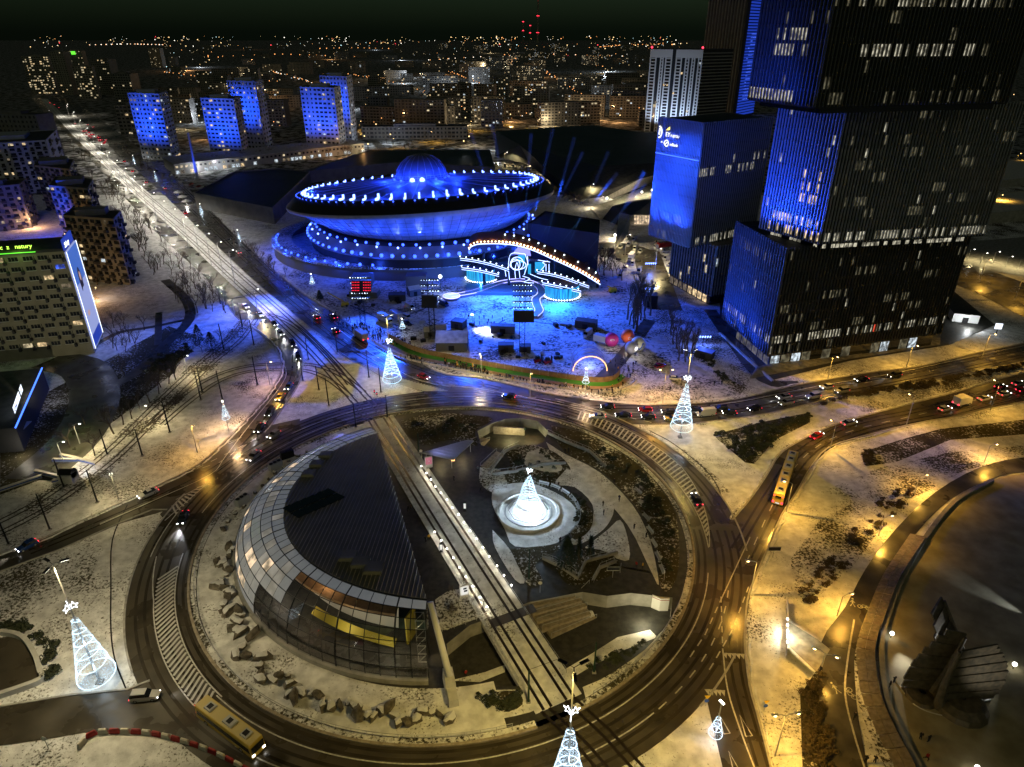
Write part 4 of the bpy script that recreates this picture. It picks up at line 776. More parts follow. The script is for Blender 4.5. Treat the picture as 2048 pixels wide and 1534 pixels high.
street_lamp(1640, 1345, 1315, 'low twin park lamp at the subway mouth', arm=(1, -.6), heads=2, watts=1300, hmin=4.5); street_lamp(1550, 1512, 1432, 'tall twin arm lamp on the strip between road and subway', arm=(1, .1), heads=2, watts=4200)
street_lamp(963, 752, 706, 'slender white lamp behind the watching crowd', 'w', arm=(-.3, -1), watts=1800); street_lamp(1325, 808, 742, 'slender twin lamp on the bright snow beside the kerb', 's', arm=(1, 0), heads=2, watts=5200)
street_lamp(1060, 795, 745, 'sodium lamp on the pavement between crowd and ring', arm=(.2, -1), watts=1500); street_lamp(238, 1000, 944, 'white painted lamp post between tram track and road', 'w', arm=(.6, -.8), watts=900)
street_lamp(540, 770, 725, 'sodium lamp inside the bend of the slip road', arm=(1, -.2), watts=1800); street_lamp(395, 905, 850, 'sodium lamp on the speckled lawn beside the slip road', arm=(.7, -.7), watts=1700)
street_lamp(160, 888, 816, 'white path lamp at the dark pavement near the sign building', 'w', arm=(1, 0), watts=900, hmin=6); street_lamp(128, 925, 855, 'white path lamp at the bare bushy trees', 'w', arm=(1, 0), watts=1100, hmin=6); street_lamp(290, 850, 800, 'white path lamp among the row of bare trees', 'w', arm=(1, 0), watts=1100, hmin=6); street_lamp(375, 745, 690, 'white path lamp beside the round hedge', 'w', arm=(1, -.3), watts=900, hmin=6)
LS = 'pale lamp in the row along the avenue median'
for i in range(19):
    u = i / 18; px = 470 - 330 * u - 30 * math.sin(u * 3.1); py = 568 - 335 * u; street_lamp(px, py, py - 40, LS, 'n', arm=(1, .3), watts=1500 + 560 * i, grp='avenue lamps', hmin=15)
street_lamp(515, 622, 590, 'lamp on the slip road gantry above white cars', 'w', arm=(1, 0), watts=2200, hmin=9)
LS = 'orange lamp on the back street behind the flying saucer arena'
for px, py in ((785, 300), (860, 285), (940, 262), (1000, 250), (1075, 258), (720, 262)): street_lamp(px, py, py - 20, LS, 's', watts=6000, grp='back street lamps', hmin=10)
LS = 'white lamp over the service car park'
for px, py in ((1310, 540), (1250, 510), (1010, 330), (1090, 350), (1180, 400)): street_lamp(px, py, py - 30, LS, 'w', watts=4200, grp='car park lamps', hmin=10)
# tram catenary masts
LS = ('dark tram mast beside the curving junction tracks', 'dark tram mast beside the western tram line', 'green tram mast beside the tram deck')
def tram_mast(px, py, yh, k):
    b = g(px, py); h = min(10, max(6, hgt(b, yh))); t = thing('tram_mast', b, LS[k], 'mast', ('junction tram masts', 'western tram masts', 'green tram masts')[k]); part(MB().tube([b, b + Vector((0, 0, h))], .22, 6, r2=.13), 'pole', 'green_metal' if k == 2 else 'dark_metal', t); part(MB().box(b, (.7, .7, .3)), 'footing', 'concrete', t)
for a in ((515, 770, 680), (485, 655, 605), (508, 690, 640), (638, 780, 732), (658, 812, 756), (617, 720, 675), (675, 705, 670), (738, 755, 700), (762, 785, 733), (712, 855, 805), (775, 835, 790), (606, 762, 715)): tram_mast(*a, 0)
for a in ((445, 800, 725), (402, 800, 720), (448, 700, 645), (405, 785, 735), (340, 865, 800), (285, 912, 858), (215, 910, 858), (195, 1005, 940), (100, 1060, 945), (128, 975, 918), (18, 1090, 1000)): tram_mast(*a, 1)
for a in ((1057, 1405, 1340), (1188, 1345, 1285), (1058, 1160, 1098), (838, 905, 875)): tram_mast(*a, 2)

# ================================================================== vehicles
def wheel(parent, x, y, r=.33, wd=.22):
    w_ = inst(MB().tube([(0, -wd / 2, 0), (0, wd / 2, 0)], r, 10).mesh('tyre', 'rubber'), 'wheel', parent, (x, y, r)); inst(MB().tube([(0, -wd / 2 - .01, 0), (0, wd / 2 + .01, 0)], r * .6, 8).mesh('rim', 'galv'), 'rim', w_); return w_
def section_mesh(secs, name, m):
    """loft of (x, half width, z low, z high, top half width)"""
    mb = MB(); vs = []
    for x, hw, z0, z1, tw in secs: vs += [(x, -hw, z0), (x, -hw, (z0 + z1) / 2), (x, -tw, z1), (x, tw, z1), (x, hw, (z0 + z1) / 2), (x, hw, z0)]
    k = len(secs); fs = [(i * 6 + j, i * 6 + (j + 1) % 6, (i + 1) * 6 + (j + 1) % 6, (i + 1) * 6 + j) for i in range(k - 1) for j in range(6)] + [tuple(range(5, -1, -1)), tuple((k - 1) * 6 + j for j in range(6))]
    return mb.add(vs, fs).mesh(name, m)
mat('car_body', (.3, .3, .3), .25, .3, .6)
CC = {'black': (.012, .012, .014), 'white': (.6, .6, .6), 'silver': (.32, .33, .34), 'red': (.32, .015, .018), 'blue': (.02, .06, .25), 'dark': (.03, .035, .045), 'taxi': (.55, .38, .05), 'olive': (.12, .11, .05), 'grey': (.12, .125, .13)}
for k, c in CC.items(): mat('paint_' + k, c, .25, .25, .6)
def car_proto(kind):
    t = thing('car', (0, 0, -60)); L = {'hatch': 4.1, 'sedan': 4.7, 'suv': 4.6, 'van': 5.6}[kind]; h = {'hatch': .92, 'sedan': .9, 'suv': 1.05, 'van': 1.15}[kind]; x = L / 2
    inst(section_mesh([(-x, .78, .38, h - .12, .7), (-x + .15, .88, .25, h, .78), (-x * .3, .9, .22, h + .02, .82), (x * .35, .9, .22, h, .8), (x - .35, .86, .24, h - .14, .72), (x, .72, .36, h - .3, .6)], 'body', 'car_body'), 'body', t)
    c0, c1, r0, r1, hh = {'hatch': (-x + .1, x * .38, -x + .5, x * .05, 1.48), 'sedan': (-x * .78, x * .38, -x * .38, x * .06, 1.44), 'suv': (-x + .08, x * .42, -x + .35, x * .14, 1.7), 'van': (-x + .05, x * .8, -x + .12, x * .42, 2.35)}[kind]
    mb = MB(); wl_, wt = .8, .64 if kind != 'van' else .76; z0 = h - .02
    mb.add([(c0, -wl_, z0), (c1, -wl_, z0), (c1, wl_, z0), (c0, wl_, z0), (r0, -wt, hh - .05), (r1, -wt, hh - .05), (r1, wt, hh - .05), (r0, wt, hh - .05)], [(0, 1, 5, 4), (1, 2, 6, 5), (2, 3, 7, 6), (3, 0, 4, 7)])
    inst(mb.mesh('cabin_glass', 'car_glass' if kind != 'van' else 'car_body'), 'cabin_glass' if kind != 'van' else 'cargo_body', t)
    inst(MB().box(((r0 + r1) / 2, 0, hh - .05), (r1 - r0 + .06, wt * 2 + .06, .07), top=.93).mesh('roof', 'car_body'), 'roof', t)
    if kind == 'van': inst(MB().add([(c1 + .02, -.78, 1.25), (c1 + .02, .78, 1.25), (r1 + .06, .7, 2.2), (r1 + .06, -.7, 2.2)], [(0, 1, 2, 3)]).mesh('windscreen', 'car_glass'), 'windscreen', t)
    for sx in (-1, 1):
        for sy in (-1, 1): wheel(t, sx * x * .6, sy * .8)
    for sy in (-1, 1):
        inst(MB().box((0, 0, 0), (.1, .34, .2)).mesh('headlight', 'em_head'), 'headlight', t, (x - .06, sy * .58, .55)); inst(MB().box((0, 0, 0), (.1, .3, .22)).mesh('tail_light', 'em_red'), 'tail_light', t, (-x + .02, sy * .64, .62))
    return t
CARS = {k: car_proto(k) for k in ('hatch', 'sedan', 'suv', 'van')}
em('off_lens', (.5, .5, .5), 0.02)
def car(px, py, qx, qy, kind, c, label, group=None, beam=0, z=.12, lights=True):
    a, b = g(px, py), g(qx, qy); rz = math.atan2(b.y - a.y, b.x - a.x); o = dup(CARS[kind], Vector((a.x, a.y, z)), rz, label, 'van' if kind == 'van' else 'car', group, swap={'car_body': 'paint_' + c}); o.name = 'van' if kind == 'van' else 'car'
    if not lights:
        for ch in o.children:
            if ch.name.startswith(('headlight', 'tail_light')): ch.material_slots[0].link = 'OBJECT'; ch.material_slots[0].material = M['off_lens']
    if beam: d = (b - a).normalized(); lamp('SPOT', a + d * 2.6 + Vector((0, 0, .8)), (.95, .97, 1), beam, None, 'headlight_beam', aim=a + d * 14, cone=55, blend=.8, size=.1).parent = None
    return o
G1 = 'cars queueing on the slip road'
for a in ((492, 616, 530, 645, 'hatch', 'white', 'white car under the lamp gantry on the slip road, first of two', None, 900), (521, 632, 545, 655, 'sedan', 'white', 'white car beside the tram tracks just past the gantry', None, 500), (549, 650, 566, 668, 'sedan', 'black', 'black car between two white cars on the slip road', None, 500), (562, 670, 580, 690, 'hatch', 'white', 'white hatchback following the black car into the bend', None, 500), (586, 691, 596, 708, 'suv', 'dark', 'dark car in the bend of the slip road', G1, 400), (597, 717, 600, 740, 'suv', 'dark', 'dark car in the bend of the slip road', G1, 400),
          (578, 777, 560, 800, 'hatch', 'blue', 'blue car below the tram crossing of the slip road', None, 300), (561, 798, 540, 822, 'hatch', 'taxi', 'yellow lit pale car following the blue one', None, 300), (541, 828, 522, 850, 'suv', 'dark', 'dark car waiting near the give way line, second', None, 700), (520, 860, 500, 885, 'sedan', 'black', 'black car waiting first at the give way line', None, 700), (548, 873, 500, 905, 'hatch', 'silver', 'silver car turning round the ring beside the queue', None, 500), (508, 916, 470, 950, 'sedan', 'silver', 'silver car on the ring beside the hall', None, 600),
          (367, 1040, 345, 1090, 'sedan', 'dark', 'dark car driving round past the striped triangle', None, 1600), (297, 991, 250, 1012, 'sedan', 'white', 'white car leaving the ring towards the tram line', None, 300), (56, 1096, 20, 1115, 'hatch', 'blue', 'dark blue car on the west road beside tram masts', None, 500), (292, 1397, 340, 1392, 'suv', 'white', 'white car entering the ring beside the light mast', None, 300),
          (634, 637, 590, 598, 'hatch', 'red', 'red car in the blue lit lane of the avenue'), (668, 636, 640, 612, 'sedan', 'dark', 'dark car beside the pavement of the show ground'), (672, 664, 640, 640, 'hatch', 'black', 'black car following the red car up the avenue'), (848, 757, 890, 772, 'hatch', 'red', 'red car with pale roof passing the striped triangle'), (478, 507, 440, 474, 'hatch', 'white', 'white car alone halfway up the avenue'), (371, 428, 340, 400, 'hatch', 'red', 'red car near the traffic lights of the avenue'), (1018, 796, 960, 788, 'hatch', 'black', 'black car alone on the ring beside the guard rail'), (1393, 1003, 1375, 968, 'sedan', 'black', 'black car on the ring beside the hatched strip'),
          (265, 344, 230, 310, 'hatch', 'red', 'red car far up the avenue near the kiosks'), (248, 324, 215, 292, 'sedan', 'grey', 'grey car far up the avenue beside parked cars'), (98, 222, 112, 240, 'van', 'white', 'white tram replacement van far down the avenue', None, 900)): car(*a)
for px, py, c, k, lb in ((1215, 817, 'black', 'hatch', 'black car in the outer lane ahead of the red one'), (1290, 823, 'red', 'hatch', 'red car in the outer lane of the queue'), (1195, 836, 'white', 'sedan', 'silver white car leading the inner lane of the queue'), (1246, 834, 'black', 'sedan', 'black car second in the inner lane'), (1296, 837, 'black', 'hatch', 'black car third in the inner lane'), (1338, 827, 'dark', 'sedan', 'dark car half hidden by the light mast, outer lane'), (1344, 840, 'taxi', 'sedan', 'amber lit car half hidden by the light mast, inner lane'), (1388, 822, 'dark', 'sedan', 'dark car beside the white van, outer lane'), (1440, 822, 'black', 'suv', 'black car right behind the white van'), (1458, 829, 'dark', 'hatch', 'dark car behind the black one after the van'), (1508, 821, 'black', 'hatch', 'black car alone at the corner of the shrub bed'), (1567, 797, 'silver', 'sedan', 'silver car of the side by side pair, far lane'), (1571, 809, 'silver', 'suv', 'silver car of the side by side pair, near lane'), (1625, 796, 'white', 'suv', 'white car in the middle of the north carriageway'), (1652, 777, 'white', 'hatch', 'white car level with the silver estate'), (1683, 785, 'silver', 'suv', 'silver estate beside the median'), (1722, 762, 'black', 'sedan', 'black car in front of the olive jeep'), (1788, 754, 'olive', 'suv', 'olive jeep with pale roof near the tower')):
    car(px, py, px - 60, py + 11 if px > 1480 else py - 1, k, c, lb, 'cars on the north carriageway', 260)
car(1411, 831, 1350, 836, 'van', 'white', 'white minibus in the queue beside the light mast', None, 300)
for px, py, c, k, lb in ((1633, 875, 'red', 'sedan', 'dark red car going down past the shrub bed'), (1697, 849, 'silver', 'sedan', 'silver car with bright tail lights above the bend'), (1889, 821, 'white', 'hatch', 'white car behind the flatbed truck'), (1968, 800, 'white', 'sedan', 'white car ahead of the flatbed truck'), (2008, 791, 'white', 'hatch', 'white car beside the median, near lane'), (2000, 777, 'black', 'hatch', 'black car beside the median, far lane'), (2036, 770, 'silver', 'sedan', 'silver car furthest along the south carriageway'), (2043, 783, 'red', 'hatch', 'red car at the tail of the jam')): car(px, py, px + 60, py - 15 if px > 1690 else py - 32, k, c, lb, 'cars on the south carriageway')
for i in range(22):
    u = i / 22; px = 168 + 44 * u + rnd.uniform(-6, 6); py = 263 + 24 * u + rnd.uniform(-4, 4); car(px, py, px - 30, py - 28, 'sedan', rnd.choice(['dark', 'silver', 'red']), 'car with glowing tail lights in the distant jam at the crossing', 'distant traffic jam')
for px, py in ((108, 210), (150, 248), (292, 366), (330, 378), (100, 206), (118, 216), (175, 250), (186, 255)): car(px, py, px - 20, py - 20, 'sedan', 'silver', 'single pale car on the far end of the avenue', 'far avenue cars')
for i, (px, py, qx, qy) in enumerate(((1240, 497, 1230, 505), (1258, 492, 1250, 500), (1270, 500, 1262, 510), (1280, 506, 1272, 514), (1268, 482, 1260, 492), (1255, 478, 1246, 486), (1330, 505, 1300, 508), (1318, 488, 1290, 492), (1335, 520, 1318, 524), (1340, 532, 1320, 536), (1265, 530, 1258, 545), (1278, 545, 1270, 560), (1250, 540, 1244, 555), (1240, 555, 1236, 570))): car(px, py, qx, qy, 'van' if i % 3 else 'suv', 'white', 'white parked van in the service yard beside the striped tower', 'service yard vans', lights=False)
for i in range(9): car(925 + i * 17, 322 + i * 2.2, 920 + i * 17, 330 + i * 2, 'van', 'white', 'white van parked in the lot behind the arena', 'vans behind the arena', lights=False)
for px, py in ((1075, 358), (1090, 366), (1104, 374), (1120, 384), (1128, 396), (1140, 402), (1152, 400), (1165, 402)): car(px, py, px - 20, py + 6, 'suv', 'silver', 'pale parked car beside the dark congress hall', 'cars by the congress hall', lights=False)
for i in range(12): px = 285 + i * 14; car(px, 345 + i * 5 + rnd.uniform(-3, 3) - 12, px - 10, 338 + i * 5, 'sedan', rnd.choice(['silver', 'dark', 'red', 'grey']), 'parked car between avenue trees and low shops', 'cars parked by the shops', lights=False)
for px, py in ((162, 560), (158, 590), (165, 605), (152, 575), (170, 640)): car(px, py, px - 25, py + 3, 'sedan', rnd.choice(['dark', 'grey', 'taxi']), 'parked car in the amber lit yard beside the billboard', 'cars in the amber yard', lights=False)
SG = 'vehicles on the show ground'
for a in ((820, 618, 845, 632, 'van', 'white', 'white van with headlights on beside the delay tower', SG), (816, 638, 838, 648, 'suv', 'white', 'white estate car parked on blue lit snow', SG), (815, 650, 836, 660, 'sedan', 'black', 'black car parked beside the broadcast truck', SG), (888, 612, 905, 620, 'van', 'blue', 'dark van behind the screen tower', SG), (1175, 672, 1160, 684, 'van', 'white', 'white panel van near the pink balloon', SG), (1225, 735 + 60, 1240, 790, 'sedan', 'red', 'x', SG)): 
    if a[6] != 'x': car(*a, lights='headlights' in a[6])
car(1320, 735, 1340, 730, 'hatch', 'red', 'orange red car parked on the dark path by the trees', SG, lights=False); car(1350, 760, 1370, 762, 'hatch', 'white', 'white car parked behind the light mast', SG, lights=False)
def truck(px, py, qx, qy, label, boxc, cabc, L=7.5, z=.12, lit=True):
    a, b = g(px, py), g(qx, qy); rz = math.atan2(b.y - a.y, b.x - a.x); t = thing('truck', Vector((a.x, a.y, z)), label, 'truck'); t.rotation_euler = (0, 0, rz); x = L / 2
    inst(MB().box((-.9, 0, .9), (L - 2.2, 2.4, 2.4)).mesh('cargo_box', boxc), 'cargo_box', t); inst(MB().box((x - 1.0, 0, .5), (1.9, 2.2, 2.0), top=.88).mesh('cab', cabc), 'cab', t); inst(MB().box((x - .13, 0, 1.35), (.16, 1.9, .8)).mesh('windscreen', 'car_glass'), 'windscreen', t); inst(MB().box((-.4, 0, .55), (L - .6, 1.1, .3)).mesh('chassis', 'dark_metal'), 'chassis', t)
    for sx in (-x * .6, x * .65):
        for sy in (-1, 1): wheel(t, sx, sy * 1.0, .48, .3)
    for sy in (-1, 1): inst(MB().box((0, 0, 0), (.12, .35, .35)).mesh('tail_light', 'em_red' if lit else 'barrier_red'), 'tail_light', t, (-x + .12, sy * .95, 1.0)); inst(MB().box((0, 0, 0), (.1, .35, .25)).mesh('headlight', 'em_head' if lit else 'off_lens'), 'headlight', t, (x - .03, sy * .8, .8))
    return t
truck(722, 678, 690, 655, 'box truck with orange lit back on the avenue beside the crowd', 'stone_warm', 'white_paint', 8.5); truck(1922, 811, 1980, 796, 'flatbed truck with tilted white hood on the south carriageway', 'white_paint', 'white_paint', 6)
truck(1205, 688, 1225, 693, 'white box truck parked near the pink balloon', 'white_paint', 'white_paint', 7, lit=False); truck(770, 645, 790, 655, 'pale blue broadcast truck behind the crowd', 'concrete_light', 'white_paint', 8, lit=False); truck(795, 640, 812, 650, 'second broadcast truck with dark side behind the crowd', 'grey_side' if 'grey_side' in M else 'galv', 'white_paint', 8, lit=False); truck(1262, 520, 1252, 535, 'long white truck in the service yard', 'white_paint', 'white_paint', 9, lit=False); truck(1325, 497, 1300, 500, 'red and white truck trailer beside the striped tower', 'paint_red', 'white_paint', 10, lit=False)
def bus(pts, label, joint=False):
    q = gs(pts); t = thing('bus', q[0] + Vector((0, 0, .12)), label, 'bus'); segs = list(zip(q, q[1:]))
    for k, (a, b) in enumerate(segs):
        c = (a + b) / 2 - q[0]; L = (b - a).length; rz = math.atan2(b.y - a.y, b.x - a.x)
        s = inst(MB().box((0, 0, .35), (L, 2.55, 2.75), top=.96).mesh('body', 'bus_yellow'), 'body', t, c, rz)
        inst(MB().box((0, 0, 1.3), (L * .94, 2.62, 1.0), top=.97).mesh('window_band', 'car_glass'), 'window_band', s)
        inst(MB().box((0, 0, 3.1), (L * .96, 2.2, .08)).mesh('roof_panel', 'bus_roof'), 'roof_panel', s)
        for u, ww in ((-.3, 1.6), (.05, 2.2), (.33, 1.4)): inst(MB().box((0, 0, 3.18), (ww, 1.5, .26), top=.9).mesh('roof_unit', 'galv'), 'roof_unit', s, (u * L, 0, 0)); inst(MB().box((0, 0, 3.44), (.9, .9, .03)).mesh('roof_hatch', 'black'), 'roof_hatch', s, (u * L, 0, 0))
        for u in (-.32, .3):
            for sy in (-1, 1): wheel(s, u * L, sy * 1.15, .48, .28)
        if k == 0:
            for sy in (-1, 1): inst(MB().box((0, 0, 0), (.12, .4, .4)).mesh('tail_light', 'em_red'), 'tail_light', s, (-L / 2, sy * 1.0, .8)); inst(MB().box((0, 0, 0), (.12, .25, .25)).mesh('tail_light', 'em_red'), 'tail_light', s, (-L / 2 + .05, sy * .95, 2.6))
            inst(MB().box((0, 0, 0), (.06, .9, .3)).mesh('number_plate', 'poster_lit'), 'number_plate', s, (-L / 2 - .02, 0, .6)); inst(MB().box((0, 0, 0), (.06, 1.3, .4)).mesh('rear_display', 'car_glass'), 'rear_display', s, (-L / 2 + .0, 0, 2.3))
        if k == len(segs) - 1:
            for sy in (-1, 1): inst(MB().box((0, 0, 0), (.12, .45, .25)).mesh('headlight', 'em_head'), 'headlight', s, (L / 2, sy * .95, .7))
            inst(MB().box((0, 0, 0), (.08, 2.2, 1.4)).mesh('windscreen', 'car_glass'), 'windscreen', s, (L / 2 + .0, 0, 1.2))
    if joint: inst(MB().box((0, 0, .5), (1.6, 2.3, 2.4)).mesh('bellows', 'rubber'), 'bellows', t, q[1] - q[0], math.atan2(q[2].y - q[0].y, q[2].x - q[0].x))
    return t
mat('bus_yellow', (.5, .36, .06), .4); mat('bus_roof', (.55, .45, .2), .5)
bus([(1553, 1012), (1569, 962), (1583, 922)], 'articulated yellow city bus leaving along the south carriageway', True); bus([(408, 1425), (520, 1510)], 'yellow city bus on the ring beside the striped barrier')
for k in list(CARS.values()): drop(k)
# ================================================================== the saucer arena
SC = Vector((-45.5, 352, 0))
def tilt(p, k=1.0): return Vector((p.x, p.y, p.z + k * (0.05 * (p.x - SC.x) - 0.09 * (p.y - SC.y))))
arena = thing('arena', SC, 'round flying saucer arena glowing blue behind the show ground', 'arena')
mat('arena_panel', (.25, .27, .32), .5, .1, noise=.4, c2=(.33, .35, .4)); mat('arena_dark', (.02, .021, .026), .5, .1); mat('arena_roof', (.10, .105, .12), .5, .2, noise=.1, c2=(.14, .145, .16)); mat('arena_wall', (.16, .165, .18), .7)
LOW = Vector((-54, 356, 0))
ell = lambda p: Vector((LOW.x + (p.x - LOW.x) * 1.16, p.y, p.z))
part(MB().lathe([(60, 0), (60, 5.4)], 72, LOW, f=ell), 'lower_wall', 'arena_wall', arena); part(MB().lathe([(60.6, 5.4), (60.6, 6.4), (52, 6.6)], 72, LOW, f=ell), 'lower_terrace', 'snow_patchy', arena)
part(MB().lathe([(57, 6.2), (56.4, 10.5)], 72, SC), 'drum', 'arena_dark', arena); part(MB().lathe([(58.5, 10.5), (59, 11.4), (56, 13.5), (54, 15.2)], 72, SC), 'upper_terrace', 'arena_wall', arena)
part(MB().lathe([(54, 15.2), (52.5, 16.6), (50, 16.8)], 72, SC), 'parapet', 'arena_dark', arena)
mixk = lambda p: tilt(p, max(0, min(1, (p.z - 15.5) / 10)))
for q_, z_ in (((48, 15.5), (63, 24.55)),):
    mb = MB()
    for k in range(96): a = R(3.75 * k); mb.tube([mixk(SC + Vector(((r + .05) * math.cos(a), (r + .05) * math.sin(a), z - .04))) for r, z in ((48, 15.4), (51, 17.0), (57, 20.6), (63, 24.6))], .06, 3)
    for r, z in ((53, 18.2), (55, 19.4), (57, 20.6), (59, 21.9), (61, 23.2)): mb.tube([mixk(SC + Vector((r * math.cos(R(a)), r * math.sin(R(a)), z - .05))) for a in range(0, 361, 5)], .05, 3)
    part(mb, 'bowl_seams', 'arena_dark', arena, stuff=True)
bowl = part(MB().lathe([(48, 15.4), (51, 17.0), (57, 20.6), (63, 24.6)], 96, SC, f=mixk), 'bowl', 'arena_panel', arena, smooth=True)
part(MB().lathe([(63, 24.6), (64.6, 24.9)], 96, SC, f=mixk), 'rim_gap', 'stone_warm', arena); part(MB().lathe([(64.6, 24.9), (66.4, 25.0), (66.8, 25.9), (66.6, 26.6)], 96, SC, f=mixk), 'rim', 'arena_panel', arena, smooth=True)
part(MB().lathe([(66.6, 26.6), (63.5, 29.6), (60.5, 31.6), (59.4, 31.9)], 96, SC, f=mixk), 'upper_band', 'arena_dark', arena, smooth=True)
aroof = part(MB().lathe([(59.4, 31.9), (59.0, 31.7), (12, 35.0)], 96, SC, f=mixk), 'roof', 'arena_roof', arena, smooth=True)
for k in range(24):
    a = R(15 * k + 3); part(MB().tube([mixk(SC + Vector((r * math.cos(a), r * math.sin(a), 31.85 + (59 - r) * .07))) for r in (57.5, 36, 14)], .22, 4), 'roof_rib', 'arena_panel', aroof)
cap = part(MB().lathe([(12.6, 34.6), (12.8, 36.2), (12.0, 39.6), (9.6, 43.0), (6, 45.6), (2.5, 46.6), (.01, 46.8)], 40, SC, f=mixk), 'dome_cap', 'arena_roof', arena, smooth=True)
mb = MB()
for k in range(40): a = R(9 * k); mb.tube([mixk(SC + Vector((13.2 * math.cos(a), 13.2 * math.sin(a), z))) for z in (34.8, 37.0)], .07, 4)
for z in (35.0, 36.0, 37.0): mb.tube([mixk(SC + Vector((13.2 * math.cos(R(a)), 13.2 * math.sin(R(a)), z))) for a in range(0, 361, 10)], .08, 4)
for k in range(20):
    a = R(18 * k); mb.tube([mixk(SC + Vector((r * math.cos(a), r * math.sin(a), z + .1))) for r, z in ((12.9, 36.2), (12.1, 39.6), (9.7, 43.0), (6.1, 45.6), (2.5, 46.6))], .09, 4)
part(mb, 'cap_railing', 'galv', cap, stuff=True)
bulb = MB().sphere((0, 0, 0), .5, 8, 5).mesh('arena_lamp', 'em_blue', smooth=True); bulbw = MB().sphere((0, 0, 0), .55, 8, 5).mesh('arena_lamp', 'em_blue_white', smooth=True)
flood = MB().box((0, 0, -.2), (1.5, .5, .5)).box((1.0, 0, .0), (.5, .4, 1.2)).mesh('arena_lamp', 'em_blue_white')
def lring(n, r, z, me, a0=0, a1=360, f=tilt, s=1.0, c=SC):
    for k in range(n):
        a = a0 + (a1 - a0) * k / n; p = c + Vector((r * math.cos(R(a)), r * math.sin(R(a)), z)); p = f(p) if f else p; inst(me, 'arena_lamp', arena, p - arena.location, R(a + 180), s * (1 + .55 * max(0, -math.sin(R(a))) ** 3 * rnd.choice([.6, 1, 1.4])))
lring(60, 58.2, 32.2, flood); lring(84, 61.3, 31.5, bulb, f=mixk, s=.42); lring(54, 49.5, 17.6, bulb, f=None, s=.8); lring(58, 54.2, 16.2, bulb, f=None, s=.95); lring(50, 58.4, 12.2, bulb, 150, 395, None, 1.1); lring(28, 58.5, 6.8, bulb, 185, 330, lambda p: ell(p), .9, LOW); lring(14, 13.8, 35.2, bulb, f=mixk, s=.8)
for dx_ in (-2.6, 2.2): p = mixk(SC + Vector((dx_, -14.5, 35.4))); inst(bulbw, 'arena_lamp', arena, p - arena.location, 0, 2.3)
BL = (.012, .05, 1.0)
for k in range(20):
    a = 180 + 10 * k - 5; p = SC + Vector((56.5 * math.cos(R(a)), 56.5 * math.sin(R(a)), 15.4)); q = SC + Vector((58 * math.cos(R(a)), 58 * math.sin(R(a)), 24)); u_, v_, w_ = [SC + Vector((r * math.cos(R(a)), r * math.sin(R(a)), z)) for r, z in ((53.6, 17.2), (57.6, 21.3), (58.5, 16.6))]; lamp('SPOT', w_, (.012, .07, 1.0), 1500, arena, 'bowl_uplight', aim=q, cone=130, blend=1); lamp('SPOT', u_, (.42, .55, 1.0), 1000, arena, 'bowl_uplight', aim=mixk(v_), cone=24, blend=.5); inst(bulbw, 'arena_lamp', arena, p - arena.location, 0, .9)
for k in range(14): a = R(k * 360 / 14); lamp('POINT', tilt(SC + Vector((55.5 * math.cos(a), 55.5 * math.sin(a), 34.2))), BL, 2300, arena, 'roof_light', size=.4)
for a in (200, 240, 270, 300, 340): lamp('POINT', tilt(SC + Vector((19 * math.cos(R(a)), 19 * math.sin(R(a)), 37.5))), BL, 3600, arena, 'roof_light', size=.4)
for k in range(16): a = R(165 + k * 13.5); lamp('POINT', SC + Vector((60.5 * math.cos(a), 60.5 * math.sin(a), 13.4)), (.012, .06, 1.0), 520, arena, 'terrace_light', size=.4)
for k in range(10): a = R(190 + k * 15); lamp('POINT', ell(LOW + Vector((61.5 * math.cos(a), 61.5 * math.sin(a), 7.6))), (.02, .08, 1.0), 700, arena, 'terrace_light', size=.4)
# floods on the arena rim that wash the show ground, avenue and towers blue
for (tx, ty, tz, wt, cn) in ((-60, 226, 0, 80000, 40), (-5, 245, 0, 95000, 52), (-105, 255, 0, 60000, 50), (40, 235, 0, 60000, 50), (78, 285, 46, 150000, 30), (79, 222, 22, 110000, 24), (92, 235, 66, 120000, 24)):
    d = Vector((tx, ty, 0)) - SC; d.z = 0; d.normalize(); p = tilt(SC + d * 68.5 + Vector((0, 0, 29))); lamp('SPOT', p, (.02, .10, 1.0), wt * 3.0, arena, 'rim_flood', aim=(tx, ty, tz), cone=cn, blend=1, size=.6)
for sx in (-1, 1): part(MB().box((SC.x + sx * 12 - 9, 292, 0), (9, 6, 4.5)), 'entrance_wing', 'arena_wall', arena)

# low halls round the arena
def block(name, q, z0, z1, wall, roofm, label, cat='building', lip=.5):
    q = [Vector((p.x, p.y, 0)) for p in q]; c = sum(q, Vector()) / len(q); t = thing(name, Vector((c.x, c.y, z0)), label, cat); n = len(q)
    if sum(q[i].x * q[(i + 1) % n].y - q[(i + 1) % n].x * q[i].y for i in range(n)) < 0: q.reverse()
    mb = MB(); mb.add([(p.x, p.y, z0) for p in q] + [(p.x, p.y, z1) for p in q], [(i, (i + 1) % n, n + (i + 1) % n, n + i) for i in range(n)]); part(mb, 'wall', wall, t)
    part(MB().poly(q, z1 - .02), 'roof', roofm, t)
    mb = MB()
    for i in range(n):
        a, b = q[i], q[(i + 1) % n]; d = (b - a).normalized(); nn_ = Vector((-d.y, d.x, 0)) * .4; mb.add([a + Vector((0, 0, z1)), b + Vector((0, 0, z1)), b + nn_ + Vector((0, 0, z1)), a + nn_ + Vector((0, 0, z1)), a + Vector((0, 0, z1 + lip)), b + Vector((0, 0, z1 + lip)), b + nn_ + Vector((0, 0, z1 + lip)), a + nn_ + Vector((0, 0, z1 + lip))], [(0, 1, 5, 4), (4, 5, 6, 7), (3, 7, 6, 2)])
    if lip: part(mb, 'parapet', wall, t)
    return t, q
